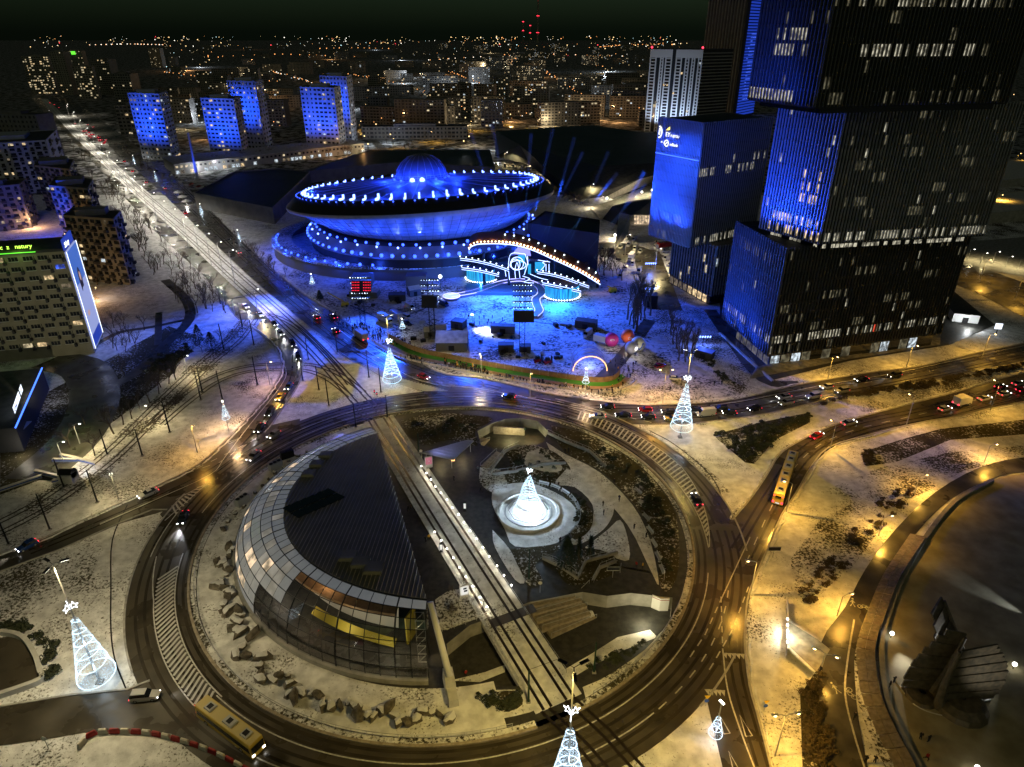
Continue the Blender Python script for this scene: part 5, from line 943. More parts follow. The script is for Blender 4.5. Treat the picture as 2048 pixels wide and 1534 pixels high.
mat('hall_wall', (.14, .135, .13), .7, noise=.2, c2=(.2, .19, .18)); mat('wall_grey', (.2, .2, .2), .8, noise=.3, c2=(.26, .26, .25)); mat('wall_dark', (.05, .05, .055), .8); mat('roof_dark', (.035, .037, .04), .7, noise=.4, c2=(.07, .07, .075)); mat('roof_snow', (.3, .3, .3), .9, noise=.5, c2=(.5, .5, .5))
block('sports_hall', [g(388, 388, 9), g(545, 418, 9), g(620, 345, 9), g(560, 338, 9), g(470, 345, 9)], 0, 9, 'hall_wall', 'hall_roof', 'low grey hall with flat dark roof left of the arena', lip=.8)
block('ice_rink', [g(600, 345, 8), g(740, 300, 8), g(980, 300, 8), g(990, 335, 8), g(800, 325, 8)], 0, 8, 'hall_wall', 'hall_roof', 'long low flat roofed hall behind the arena dome', lip=.4)
block('theatre_box', [g(1056, 448, 17), g(1198, 470, 17), g(1200, 442, 17), g(1090, 424, 17)], 0, 17, 'wall_dark', 'hall_roof', 'black box building behind the stage arch', lip=.6)
# congress hall: dark sloping plates with a lit ravine
t = thing('congress_hall', g(1150, 370), 'huge dark congress hall with sloping roof and a lit ravine', 'building')
def plate(pts, m, name='roof_plate'):
    P = [g(x, y, z) for x, y, z in pts]; mb = MB(); n = len(P); mb.add(P, [tuple(range(n))]); return part(mb, name, m, t)
plate([(992, 262, 18), (1180, 250, 18), (1312, 268, 16), (1312, 326, 15), (1195, 332, 15), (1040, 290, 16)], 'hall_roof'); plate([(992, 262, 18), (1040, 290, 16), (1195, 332, 15), (1160, 400, 4), (1120, 380, 3), (1060, 330, 3), (990, 312, 4)], 'hall_roof')
plate([(1195, 332, 15), (1312, 326, 15), (1312, 350, 9), (1280, 358, 9), (1215, 392, 3), (1160, 400, 4)], 'roof_dark'); plate([(1215, 392, 3), (1280, 358, 9), (1312, 350, 9), (1312, 362, 1), (1275, 372, .5), (1225, 398, .5)], 'concrete', 'ravine_wall'); plate([(1225, 400, .6), (1312, 366, .6), (1312, 410, .6), (1200, 440, .6), (1180, 415, .6)], 'paving_light', 'ravine_floor')
plate([(1205, 438, 1), (1225, 412, 9), (1260, 402, 10), (1312, 396, 12), (1312, 430, 12), (1262, 430, 8), (1240, 452, 1)], 'hall_roof'); plate([(1228, 500, .8), (1240, 416, 8), (1262, 430, 8), (1256, 470, 2)], 'concrete_light', 'ramp_wall')
for k in range(9): x = 1268 + k * 5.5; p0, p1 = g(x, 446, 1), g(x, 420 - k * 1.0, 6.5); q_ = part(MB().add([g(x, 448, .8), g(x + 4.5, 448, .8), g(x + 4.5, 424, 6.5), g(x, 424, 6.5)], [(0, 1, 2, 3)]), 'foyer_window', 'pane_lit', t)
for px, py, z, wt in ((1250, 395, 4, 1500), (1275, 388, 3, 1200), (1295, 382, 3, 1200), (1232, 472, 2, 1500), (1185, 408, 3, 900), (1262, 345, 16, 400), (1215, 384, 5, 500)): lamp('POINT', g(px, py, z), (1, .82, .5), wt, t, 'ravine_light', size=.4)
for px, py in ((1284, 384), (1304, 380), (1214, 396), (1230, 470), (1206, 392)): p = g(px, py, 2.5); part(MB().sphere(p, .6, 6, 4), 'ravine_lamp', 'em_white', t)

# ================================================================== the open air stage
stage = thing('stage', g(1040, 585), 'festival stage with a sweeping arch of amber bulbs and blue light lines', 'stage')
arc = [(938, 500), (941, 494), (952, 489), (965, 487.5), (991, 487), (1010, 488), (1028, 490), (1047, 494.5), (1065, 500), (1084, 508), (1103, 517), (1130, 529), (1158, 543), (1180, 556), (1201, 569)]
ay = lambda i: 283 + 3.0 * math.sin(i / 14 * math.pi)
AF = smooth([gy(x, y, ay(i)) for i, (x, y) in enumerate(arc)], 3)
mat('stage_wood', (.10, .05, .03), .6); mat('stage_deck', (.12, .13, .16), .35); mat('stage_dark', (.012, .013, .016), .6)
AT = [p + Vector((0, .9, 1.5)) for p in AF]; AB = [p + Vector((0, 11, 2.2)) for p in AF]; AU = [p + Vector((0, 10, -.6)) for p in AF]
arch = part(MB().strip(AF, AT).strip(AT, AB), 'arch_roof', 'stage_wood', stage); part(MB().strip(AU, AF), 'arch_soffit', 'stage_deck', stage); part(MB().tube([p + Vector((0, -.12, 0)) for p in AF], .22, 5), 'light_line', 'em_line', stage)
bm_ = MB().sphere((0, 0, 0), .42, 8, 5).mesh('amber_bulb', 'em_amber_b', smooth=True) if 'em_amber_b' in M else None
em('em_amber_b', (1.0, .62, .30), 7); bm_ = MB().sphere((0, 0, 0), .42, 8, 5).mesh('amber_bulb', 'em_amber_b', smooth=True)
for k, (p, d) in enumerate(along([p + Vector((0, .2, .85)) for p in AF], 1.55)): inst(bm_, 'amber_bulb', stage, p - stage.location, 0, 1.0 if 8 < k < 40 else .75)
for k, (p, d) in enumerate(along(AT, 5.5)): lamp('POINT', p + Vector((0, -.6, .9)), (1, .5, .18), 60, stage, 'bulb_glow', size=.5)
# legs, back wall, portal
part(MB().box((8, 296, 0), (52, 1, 9)), 'back_wall', 'stage_dark', stage)
for px, py in ((970, 560), (1018, 562), (1052, 562), (1108, 570), (1198, 585)): p = g(px, py); p.y = 287; part(MB().tube([(p.x, 287, 0), (p.x, 287, max(2, gy(px, 505 if px < 1060 else 520 if px < 1150 else 572, 287).z))], .7, 6), 'column', 'stage_dark', stage)
part(MB().box((3, 283, 0), (46, 12, 1.4)), 'platform', 'stage_deck', stage)
PY = 281.5
for k, (cx_, cy_, rx_, ry_) in enumerate(((1034, 527, 13, 13), (1031, 529, 9, 11), (1036, 530, 16, 9))): part(MB().tube([gy(cx_ + rx_ * math.cos(R(a)), cy_ + ry_ * math.sin(R(a)), PY) for a in range(0, 361, 18)], .14, 4), 'light_line', 'em_line', stage)
for pts in ([(1019, 560), (1017, 530), (1023, 507), (1050, 508)], [(1050, 508), (1055, 525), (1050, 545), (1048, 550)], [(1031, 556), (1030, 540), (1034, 525), (1038, 540), (1040, 556)], [(1055, 512), (1056, 530)], [(1078, 545), (1090, 530), (1085, 525), (1096, 522)], [(1092, 528), (1092, 546)], [(1098, 528), (1098, 546)], [(1076, 520), (1100, 524)], [(1045, 552), (1060, 558), (1048, 564), (1068, 566)], [(1060, 548), (1080, 556), (1096, 560)], [(1010, 540), (1012, 553)]): part(MB().tube(smooth([gy(x, y, PY - .6) for x, y in pts], 4), .12, 4), 'light_line', 'em_line', stage)
for x0, x1, y0, y1 in ((1049, 1062, 528, 548), (1070, 1088, 524, 545), (1036, 1050, 510, 526)): part(MB().add([gy(x0, y1, 288), gy(x1, y1, 288), gy(x1, y0, 288), gy(x0, y0, 288)], [(0, 1, 2, 3)]), 'screen', 'em_cyan', stage)
part(MB().add([gy(1024, 508, 286), gy(1062, 512, 286), gy(1060, 500, 284), gy(1036, 494, 284)], [(0, 1, 2, 3)]), 'truss_panel', 'em_violet_d' if 'em_violet_d' in M else 'em_led_soft', stage)
# beams of light on the wings
spot_me = MB().sphere((0, 0, 0), .3, 6, 4).mesh('stage_bulb', 'em_cool', smooth=True)
for pts, Y in (([(920, 518), (950, 522), (985, 530), (1018, 541)], 279), ([(923, 537), (960, 542), (998, 551)], 274), ([(1074, 545), (1110, 551), (1145, 562), (1178, 574)], 276), ([(1084, 567), (1120, 574), (1162, 584)], 270)):
    P_ = smooth([gy(x, y, Y) for x, y in pts], 3); a_ = [p + Vector((0, 0, .35)) for p in P_]; part(MB().strip([p + Vector((0, 0, -.35)) for p in P_], a_).strip(a_, [p + Vector((0, 2.5, 0)) for p in a_]), 'wing_beam', 'stage_dark', stage); part(MB().tube([p + Vector((0, -.1, .4)) for p in P_], .13, 4), 'light_line', 'em_line', stage); part(MB().tube([p + Vector((0, -.1, -.4)) for p in P_], .1, 4), 'light_line', 'em_line', stage)
    for p, d in along([q + Vector((0, .8, .9)) for q in P_], 2.6): inst(spot_me, 'stage_bulb', stage, p - stage.location, 0, .8)
# curved cyan curtains
m = em('curtain', (.02, .38, .8), 1.0); nt = m.node_tree; tc_ = nt.nodes.new('ShaderNodeTexCoord'); wv = nt.nodes.new('ShaderNodeTexNoise'); wv.inputs['Scale'].default_value = 1.0; wv.inputs['Detail'].default_value = 3; mp = nt.nodes.new('ShaderNodeMapping'); mp.inputs['Scale'].default_value = (2.2, 2.2, .12)
rp = nt.nodes.new('ShaderNodeValToRGB'); rp.color_ramp.elements[0].position = .35; rp.color_ramp.elements[0].color = (.0, .08, .3, 1); rp.color_ramp.elements[1].position = .7; rp.color_ramp.elements[1].color = (.03, .55, .95, 1)
nt.links.new(tc_.outputs['Object'], mp.inputs[0]); nt.links.new(mp.outputs[0], wv.inputs['Vector']); nt.links.new(wv.outputs[0], rp.inputs[0]); nt.links.new(rp.outputs[0], nt.nodes['Principled BSDF'].inputs['Emission Color'])
for x0, x1, yb, Y in ((932, 993, 567, 283), (1091, 1160, 603, 266)):
    c = g((x0 + x1) / 2, yb); rr = (g(x1, yb).x - g(x0, yb).x) / 2; c.y += rr * .9; mb = MB().lathe([(rr, .8), (rr, 5.6)], 40, c); cu = part(mb, 'curtain', 'curtain', stage); part(MB().lathe([(rr + .5, 0), (rr + .5, .8), (rr - .3, .8)], 40, c), 'plinth', 'stage_dark', cu); part(MB().lathe([(rr, 5.6), (.01, 5.7)], 40, c), 'drum_top', 'stage_dark', cu)
    for k in range(22): a = R(180 + 180 * k / 21); inst(spot_me, 'stage_bulb', stage, c + Vector(((rr + .6) * math.cos(a), (rr + .6) * math.sin(a), .9)) - stage.location, 0, .9)
    lamp('POINT', c + Vector((0, -rr - 3, 2)), (.02, .25, 1), 700, stage, 'curtain_glow', size=1)
# catwalk
cw = smooth(gs([(900, 592), (912, 590), (950, 583), (975, 574), (1005, 564), (1040, 560), (1066, 566), (1081, 577), (1082, 588), (1072, 597), (1074, 610), (1078, 621), (1068, 631)], 1.2), 5)
ea, eb = offset(cw, 1.7), offset(cw, -1.7); low = Vector((0, 0, -1.1)); part(MB().strip(eb, ea).strip(ea, [p + low for p in ea]).strip([p + low for p in eb], eb), 'catwalk', 'stage_deck', stage)
for e in (ea, eb): part(MB().tube([p + Vector((0, 0, .08)) for p in e], .16, 4), 'light_line', 'em_violet', stage)
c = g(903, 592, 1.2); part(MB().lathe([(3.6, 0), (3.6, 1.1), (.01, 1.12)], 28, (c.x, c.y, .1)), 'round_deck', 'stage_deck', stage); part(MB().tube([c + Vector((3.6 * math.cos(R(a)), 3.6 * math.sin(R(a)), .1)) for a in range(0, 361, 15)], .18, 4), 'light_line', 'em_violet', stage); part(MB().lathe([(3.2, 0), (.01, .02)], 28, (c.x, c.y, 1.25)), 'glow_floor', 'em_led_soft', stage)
for px, py, z, wt, cl in ((1000, 570, 6, 5000, (.02, .14, 1)), (1060, 590, 6, 5000, (.015, .16, 1)), (950, 575, 5, 2600, (.03, .12, 1)), (1110, 590, 6, 3600, (.01, .2, 1)), (1035, 545, 12, 2500, (.02, .14, 1)), (1130, 560, 12, 2000, (.02, .12, 1)), (980, 540, 13, 2000, (.02, .12, 1))): lamp('POINT', g(px, py, z), cl, wt, stage, 'stage_light', size=.8)
# sky beams: narrow spots, each inside a smoke cone added in its shape
BEAMS = []
for k in range(2, 13): 
    p = AT[int(len(AT) * (.25 + .06 * k)) % len(AT)] + Vector((0, 5, 1)); BEAMS.append(p); inst(spot_me, 'beam_head', stage, p - stage.location, 0, 1.0)
MBRED = MB().sphere((0, 0, 0), .3, 6, 4).mesh('red_light', 'em_red_soft')
# delay towers with trusses
def truss(t, b, h, wd=1.8):
    mb = MB(); cs = [Vector((sx * wd / 2, sy * wd / 2, 0)) for sx, sy in ((-1, -1), (1, -1), (1, 1), (-1, 1))]
    for c_ in cs: mb.tube([b + c_, b + c_ + Vector((0, 0, h))], .08, 4)
    z = 0
    while z < h - 1.5:
        for i in range(4): mb.tube([b + cs[i] + Vector((0, 0, z)), b + cs[(i + 1) % 4] + Vector((0, 0, z + 1.8))], .045, 4)
        z += 1.8
    part(mb, 'truss', 'dark_metal', t); part(MB().box(b, (wd + 1.6, wd + 1.6, .6)), 'footing', 'concrete', t)
for px, py, yt, scr, face, lb in ((1044, 712, 570, (1027, 1068, 622, 645), 'stage_dark', 'tall truss delay tower with black screen in the middle of the show ground'), (866, 680, 560, (843, 874, 592, 616), 'stage_dark', 'truss delay tower with black screen behind the vans'), (727, 655, 555, (703, 742, 561, 585), 'stage_dark', 'truss delay tower with rows of red lights')):
    b = g(px, py); t = thing('delay_tower', b, lb, 'tower'); truss(t, b, hgt(b, yt)); Y = b.y - 1.6; q = [gy(scr[0], scr[3], Y), gy(scr[1], scr[3], Y), gy(scr[1], scr[2], Y), gy(scr[0], scr[2], Y)]
    mb = MB().add(q + [p + Vector((0, 1.0, 0)) for p in q], [(0, 1, 2, 3), (1, 5, 6, 2), (3, 2, 6, 7), (0, 3, 7, 4), (4, 7, 6, 5)]); s = part(mb, 'screen', face, t)
    zt = hgt(b, yt)
    for k in range(5):
        z = zt - k * 2.0; part(MB().box((b.x, b.y, z), (6.5, .4, .35)), 'lamp_bar', 'dark_metal', t)
        for j in range(7): inst(spot_me, 'tower_lamp', t, Vector((b.x - 2.9 + j * .96, b.y - .3, z)) - b, 0, .3 + .25 * (rnd.random() < .2))
    if px == 727:
        for r_ in range(4):
            for j in range(12):
                if j not in (5, 6): p = q[3].lerp(q[2], (j + .5) / 12).lerp(q[0].lerp(q[1], (j + .5) / 12), (r_ + .6) / 4.4) + Vector((0, -.15, 0)); inst(MBRED, 'red_light', t, p - b, 0, .6) if 'MBRED' in globals() else None
    lamp('SPOT', b + Vector((2, -1, zt - 1)), (.015, .13, 1), 5000, t, 'tower_flood', aim=b + Vector((10, -14, 0)), cone=80, blend=1)
# work light on the snow
t = thing('floodlight_mast', g(945, 655), 'work light mast throwing a white patch on the snow', 'floodlight'); b = g(945, 655); part(MB().tube([b, b + Vector((0, 0, 5))], .1, 6), 'pole', 'dark_metal', t); part(MB().box(b + Vector((0, 0, 5)), (1, .3, .5)), 'lamp_head', 'em_cool', t); lamp('SPOT', b + Vector((.2, -.3, 5)), (.85, .93, 1), 6500, t, aim=g(968, 661), cone=75, blend=.7)
t = thing('floodlight_mast', g(882, 585), 'bright work light on a pole beside the lamp rigs', 'floodlight'); b = g(882, 585); part(MB().tube([b, b + Vector((0, 0, hgt(b, 553)))], .1, 6), 'pole', 'dark_metal', t); part(MB().sphere(b + Vector((0, 0, hgt(b, 553))), .8, 8, 5), 'lamp_head', 'em_cool', t); lamp('POINT', b + Vector((0, -1, hgt(b, 553) - 1)), (.5, .65, 1), 300, t)
# huts, containers, tents
def hut(px, py, d, h, rz, label, m='tent', gable=True, roofm='roof_snow', cat='hut'):
    b = g(px, py); t = thing('hut', b, label, cat); x, y = d[0] / 2, d[1] / 2; cs, sn = math.cos(rz), math.sin(rz); T = lambda p: (b.x + p[0] * cs - p[1] * sn, b.y + p[0] * sn + p[1] * cs, p[2])
    part(MB().box((b.x, b.y, 0), (d[0], d[1], h), rz), 'wall', m, t); r = h + (d[1] * .32 if gable else .1)
    if gable: part(MB().add([T(p) for p in ((-x - .2, -y - .2, h), (x + .2, -y - .2, h), (x + .2, 0, r), (-x - .2, 0, r), (-x - .2, y + .2, h), (x + .2, y + .2, h))], [(0, 1, 2, 3), (3, 2, 5, 4)]), 'roof', roofm, t); part(MB().add([T(p) for p in ((-x, -y, h), (-x, y, h), (-x, 0, r - .1), (x, -y, h), (x, y, h), (x, 0, r - .1))], [(0, 2, 1), (3, 4, 5)]), 'gable', m, t)
    else: part(MB().box((b.x, b.y, h), (d[0] + .15, d[1] + .15, .12), rz), 'roof', roofm, t)
    part(MB().box((b.x + (y + .02) * sn, b.y - (y + .02) * cs, 0), (min(2, d[0] * .3), .08, min(2.1, h * .8)), rz), 'door', 'black', t); return t
hut(905, 692, (11, 9), 3.2, .0, 'big grey event tent with snowy gable roof beside the delay tower'); hut(859, 672, (4, 4), 2.6, .2, 'small dark hut left of the event tent'); hut(880, 668, (4.5, 4), 2.6, .2, 'second small dark hut beside the event tent'); hut(1006, 665, (9, 3), 3, -.1, 'dark container beside the white lit snow patch', gable=False, roofm='roof_dark', cat='container'); hut(918, 655, (5, 4), 3, -.4, 'dark cabin beside the work light', 'wall_dark', False, 'roof_dark', 'cabin')
hut(1012, 702, (5.5, 3), 2.8, 0, 'dark container in front of the central delay tower', 'wall_dark', False, 'roof_dark', 'container'); hut(1050, 703, (4, 3), 2.4, 0, 'low dark box beside the forklifts', 'wall_dark', False, 'roof_dark', 'container'); hut(1172, 655, (8, 4), 3, -.35, 'dark container beside the snow mound', 'wall_dark', False, 'roof_dark', 'container'); hut(730, 592, (12, 5), 2.6, -.1, 'long low tent below the red lights tower', 'tent', False, 'roof_snow', 'tent'); hut(828, 590, (5, 4), 3, .5, 'blue lit cabin beside the lamp rigs', 'tent'); hut(795, 600, (7, 4), 2.8, .1, 'dark cabin between red lights tower and lamp rigs', 'wall_dark', False, 'roof_dark', 'cabin'); hut(1140, 650, (7, 3), .7, -.35, 'low trailer platform on blue snow', 'galv', False, 'roof_snow', 'trailer')
hut(1408, 715, (6, 3.2), 2.8, -.65, 'kiosk with glowing blue roof edge near the tower corner', 'wall_dark', False, 'em_blue_d' if 'em_blue_d' in M else 'roof_dark', 'kiosk'); hut(1300, 612, (5, 4), 5, 0, 'dark speaker tower among the tall trees', 'black', False, 'roof_dark', 'speaker')
em('em_blue_soft', (.05, .15, 1), 3)
for px, py, z, lb in ((1405, 692, 3.4, 'row of blue lamps on the kiosk by the tower'), (1300, 598, 4.5, 'rack of blue stage lamps among tall trees'), (1300, 540, 3, 'glowing blue sign truck at the service road')):
    t = thing('lamp_rack', g(px, py), lb, 'lamps'); b = g(px, py)
    part(MB().box((b.x, b.y, 0), (.2, .2, z)), 'post', 'dark_metal', t)
    for r_ in range(2):
        for j in range(6): inst(bulbw, 'rack_lamp', t, (-2.2 + j * .9, -.4 * r_, z + .5 * r_), 0, .42)
    lamp('POINT', b + Vector((0, -1, z + 1)), (.1, .2, 1), 700, t)
for k in range(46):
    px, py = rnd.choice([(720, 600), (790, 610), (850, 650), (930, 665), (1000, 685), (1060, 690), (1110, 660), (890, 590), (1080, 720), (830, 680)]); px += rnd.gauss(0, 22); py += rnd.gauss(0, 9); q = rnd.uniform(.6, 1.6)
    o = inst(MB().box((0, 0, 0), (1.5 * q, .9 * q, .9 * q)).box((0, 0, .9 * q), (1.3 * q, .7 * q, .08)).mesh('equipment_case', rnd.choice(['black', 'dark_metal', 'galv', 'wall_dark'])), 'equipment_case', None, g(px, py), rnd.uniform(0, 3)); tag(o, 'box of stage equipment left on the blue lit snow', 'case', 'equipment cases on the show ground')
for k, (a, b) in enumerate((((850, 700), (1010, 640)), ((760, 640), (880, 600)), ((960, 690), (1120, 700)), ((1050, 640), (1180, 650)), ((700, 610), (820, 660)))): P_ = smooth(gs([a, ((a[0] + b[0]) / 2 + 8, (a[1] + b[1]) / 2 + 6), b], .1), 6); solo(MB().strip(offset(P_, -.35), offset(P_, .35)), 'cable_ramp', 'black', P_[0], 'dark cable ramp laid across the show ground snow', 'cable ramp', 'cable ramps')
# inflatable dome and balloons
t = thing('inflatable_dome', g(1185, 742), 'blue lit transparent arched tent with amber edge by the corner', 'tent'); q0, q1 = g(1146, 742), g(1214, 742); wv_ = (q1.x - q0.x) / 2; cx_ = (q0.x + q1.x) / 2
m = em('dome_film', (.04, .09, 1.0), .32); tr2 = m.node_tree.nodes.new('ShaderNodeBsdfTransparent'); mx2 = m.node_tree.nodes.new('ShaderNodeMixShader'); mx2.inputs[0].default_value = .55; m.node_tree.links.new(tr2.outputs[0], mx2.inputs[1]); m.node_tree.links.new(m.node_tree.nodes['Principled BSDF'].outputs[0], mx2.inputs[2]); m.node_tree.links.new(mx2.outputs[0], m.node_tree.nodes['Material Output'].inputs[0])
arcs = lambda y, r=1.0: [Vector((cx_ + wv_ * r * math.cos(R(a)), y, wv_ * .95 * r * math.sin(R(a)))) for a in range(0, 181, 12)]
part(MB().strip(arcs(q0.y), arcs(q0.y + 9)), 'film', 'dome_film', t, smooth=True); part(MB().tube(arcs(q0.y - .05), .16, 5), 'front_arch', 'em_amber', t)
for y in (3, 6, 9): part(MB().tube(arcs(q0.y + y, 1.005), .12, 5), 'rib', 'galv', t)
lamp('POINT', (cx_, q0.y + 4, 3), (.25, .35, 1), 500, t)
mat('ball_orange', (.9, .16, .05), .5); mat('ball_white', (.75, .75, .62), .5); mat('ball_pink', (.7, .05, .3), .5); mat('ball_pale', (.5, .5, .55), .5); mat('ball_blue', (.03, .08, .4), .5)
for px, py, r_, m1, lb in ((1254, 672, 2.5, 'ball_orange', 'big orange balloon on a stem near the trees'), (1275, 688, 2.7, 'ball_white', 'pale yellow balloon with a blue tick mark'), (1222, 676, 2.6, 'ball_pink', 'half inflated pink dome balloon beside the panel van'), (1262, 695, 2.3, 'ball_pale', 'grey balloon behind the pale yellow one')):
    b = g(px, py + 14); z = hgt(b, py) if m1 != 'ball_pink' else .6; t = thing('balloon', b, lb, 'balloon'); s = part(MB().sphere((b.x, b.y, max(z, r_ * .8)), r_, 20, 12), 'envelope', m1, t, smooth=True); part(MB().tube([b, b + Vector((0, 0, max(.3, z - r_ * .8)))], .5, 8, r2=.9), 'stem', m1 if m1 != 'ball_white' else 'ball_blue', t)
    if m1 == 'ball_white':
        pts = [Vector((b.x + r_ * 1.02 * math.cos(e) * math.sin(a), b.y - r_ * 1.02 * math.cos(e) * math.cos(a), z + r_ * 1.02 * math.sin(e))) for a, e in ((-.75, .25), (-.35, .0), (.05, -.35), (.3, .0), (.6, .5))]; part(MB().tube(pts, .3, 5), 'tick_mark', 'ball_blue', s)
    if m1 == 'ball_pink': part(MB().tube([Vector((b.x + r_ * .98 * math.cos(R(a)) * .3, b.y - r_ * .95, max(z, r_ * .8) + .9 + .3 * math.sin(R(a)))) for a in range(0, 361, 40)], .1, 4), 'emblem', 'white_paint', s)
    if m1 == 'ball_orange': part(MB().tube([Vector((b.x + .4 + .5 * math.cos(R(a)), b.y - r_ * .99, z + .1 + .5 * math.sin(R(a)))) for a in range(0, 361, 40)], .1, 4), 'emblem', 'white_paint', s)
    lamp('POINT', b + Vector((-1, -5, 3)), (1, .9, .8), 45, t)
# boundary: board fence with a green cloth strip, and the crowd barriers
fp = smooth(gs([(782, 682), (830, 706), (900, 722), (1000, 741), (1100, 757), (1180, 768), (1222, 766), (1240, 752)]), 5)
t = thing('board_fence', fp[0], 'long board fence with a green cloth strip round the show ground', 'fence')
for k, (p, d) in enumerate(along(fp, 3.0)): rz = math.atan2(d.y, d.x); part(MB().box((p.x, p.y, 0), (2.92, .12, 2.6), rz), 'board', 'wood', t)
gs_ = offset(fp, -1.1); part(MB().strip([p + Vector((0, 0, .3)) for p in offset(fp, -1.9)], [p + Vector((0, 0, .9)) for p in offset(fp, -.3)]), 'green_cloth', 'turf_green', t); part(MB().strip([p + Vector((0, 0, .26)) for p in offset(fp, -3.6)], [p + Vector((0, 0, .3)) for p in offset(fp, -1.9)]), 'board_walk', 'wood', t)
bar = thing('crowd_barrier', (0, 0, -70)); inst(MB().tube([(-1.1, 0, .1), (-1.1, 0, 1.1), (1.1, 0, 1.1), (1.1, 0, .1)], .04, 4).tube([(-1.1, 0, .3), (1.1, 0, .3)], .03, 4).mesh('frame', 'galv'), 'frame', bar); inst(MB().box((0, 0, .35), (2.1, .03, .65)).mesh('banner', 'barrier_white'), 'banner', bar)
for p, d in along(offset(fp, -6.2), 2.35): dup(bar, p, math.atan2(d.y, d.x), 'crowd barrier with pale banner along the watching crowd', 'barrier', 'crowd barriers')
drop(bar)
for px, py, lb in ((1075, 725, 'red forklift beside the fence, left of two'), (1095, 728, 'green and red forklift beside the fence')):
    t = thing('forklift', g(px, py), lb, 'forklift'); b = g(px, py); part(MB().box((b.x, b.y, .4), (2.4, 1.3, .9), .4), 'body', 'paint_red', t); part(MB().box((b.x, b.y, 1.3), (1.4, 1.2, 1.2), .4, top=.8), 'cage', 'dark_metal', t); part(MB().box((b.x + 1.4, b.y + .5, .2), (.2, 1.1, 2.6), .4), 'fork_mast', 'dark_metal', t); [part(MB().tube([(b.x + sx, b.y + sy - .1, .4), (b.x + sx, b.y + sy + .15, .4)], .4, 8), 'wheel', 'rubber', t) for sx in (-.8, .8) for sy in (-.6, .6)]
for px, py, q_, lb in ((690, 612, (655, 585), 'yellow boom lift with raised arm beside the crowd'), (1225, 585, (1215, 572), 'yellow green boom lift at the arch foot')):
    t = thing('boom_lift', g(px, py), lb, 'boom lift'); b = g(px, py); part(MB().box((b.x, b.y, .5), (3, 2, 1.4), .3), 'chassis', 'yellow', t); part(MB().tube([b + Vector((0, 0, 1.8)), gy(q_[0], q_[1], b.y + 2)], .25, 5), 'arm', 'yellow', t); [part(MB().tube([(b.x + sx, b.y + sy - .15, .5), (b.x + sx, b.y + sy + .15, .5)], .5, 8), 'wheel', 'rubber', t) for sx in (-1, 1) for sy in (-1, 1)]

# ================================================================== people
def human(pose, jacket):
    P_ = {'pel': (0, 0, .95), 'chest': (0, .02, 1.3), 'neck': (0, .02, 1.5), 'head': (0, .05, 1.66)}
    st = .28 if pose == 1 else .02
    L_ = {'kl': (-.11, st, .5), 'fl': (-.12, st * .5, .06), 'tl': (-.13, st * .5 + .17, .04), 'kr': (.11, -st * .3, .5), 'fr': (.12, -st * 1.6, .07), 'tr': (.13, -st * 1.6 + .17, .04)}
    A_ = {'sl': (-.19, .01, 1.42), 'el': (-.26, -.02, 1.15), 'hl': (-.22, .14 if pose != 2 else .25, .95 if pose != 2 else 1.35), 'sr': (.19, .01, 1.42), 'er': (.26, -.02, 1.15), 'hr': (.22, .12, .95)}
    V = {**P_, **L_, **A_}; K = list(V); E_ = [('pel', 'chest'), ('chest', 'neck'), ('neck', 'head'), ('pel', 'kl'), ('kl', 'fl'), ('fl', 'tl'), ('pel', 'kr'), ('kr', 'fr'), ('fr', 'tr'), ('chest', 'sl'), ('sl', 'el'), ('el', 'hl'), ('chest', 'sr'), ('sr', 'er'), ('er', 'hr')]
    rad = {'pel': .16, 'chest': .18, 'neck': .075, 'head': .12, 'kl': .085, 'kr': .085, 'fl': .06, 'fr': .06, 'tl': .045, 'tr': .045, 'sl': .085, 'sr': .085, 'el': .065, 'er': .065, 'hl': .05, 'hr': .05}
    me = bpy.data.meshes.new('person'); me.from_pydata([V[k] for k in K], [(K.index(a), K.index(b)) for a, b in E_], []); o = bpy.data.objects.new('person', me); col.objects.link(o)
    sk = o.modifiers.new('skin', 'SKIN')
    for i, k in enumerate(K): d = me.skin_vertices[0].data[i]; d.radius = (rad[k],) * 2; d.use_root = k == 'pel'
    o.modifiers.new('sub', 'SUBSURF').levels = 1
    dg = bpy.context.evaluated_depsgraph_get(); r = bpy.data.meshes.new_from_object(o.evaluated_get(dg)); bpy.data.objects.remove(o); r.name = 'person'
    r.materials.clear(); [r.materials.append(M[k]) for k in ('coat_black', 'trousers', 'skin', 'hair')]
    for p in r.polygons: z = p.center.z; p.material_index = 1 if z < .88 else 0 if z < 1.53 else (3 if z > 1.68 or p.center.y < .03 else 2)
    return r
COATS = {'black': (.012, .012, .014), 'navy': (.015, .02, .05), 'brown': (.06, .035, .02), 'white': (.45, .45, .43), 'red': (.3, .02, .02), 'yellow': (.6, .35, .03), 'olive': (.05, .05, .025), 'grey': (.1, .1, .1)}
for k, c in COATS.items(): mat('coat_' + k, c, .8)
mat('trousers', (.015, .016, .02), .8); mat('hair', (.03, .02, .012), .7)
HM = [human(i, 'black') for i in range(3)]
def person(px, py, coat, label, group=None, pose=None, rz=None, z=0.0):
    b = g(px, py, z); o = inst(HM[rnd.randrange(3) if pose is None else pose], 'person', None, b, rnd.uniform(0, 6.3) if rz is None else rz, rnd.uniform(.95, 1.08)); o.material_slots[0].link = 'OBJECT'; o.material_slots[0].material = M['coat_' + coat]; tag(o, label, 'person', group)
CW = ['black', 'black', 'black', 'navy', 'brown', 'grey', 'olive', 'white', 'black', 'yellow']
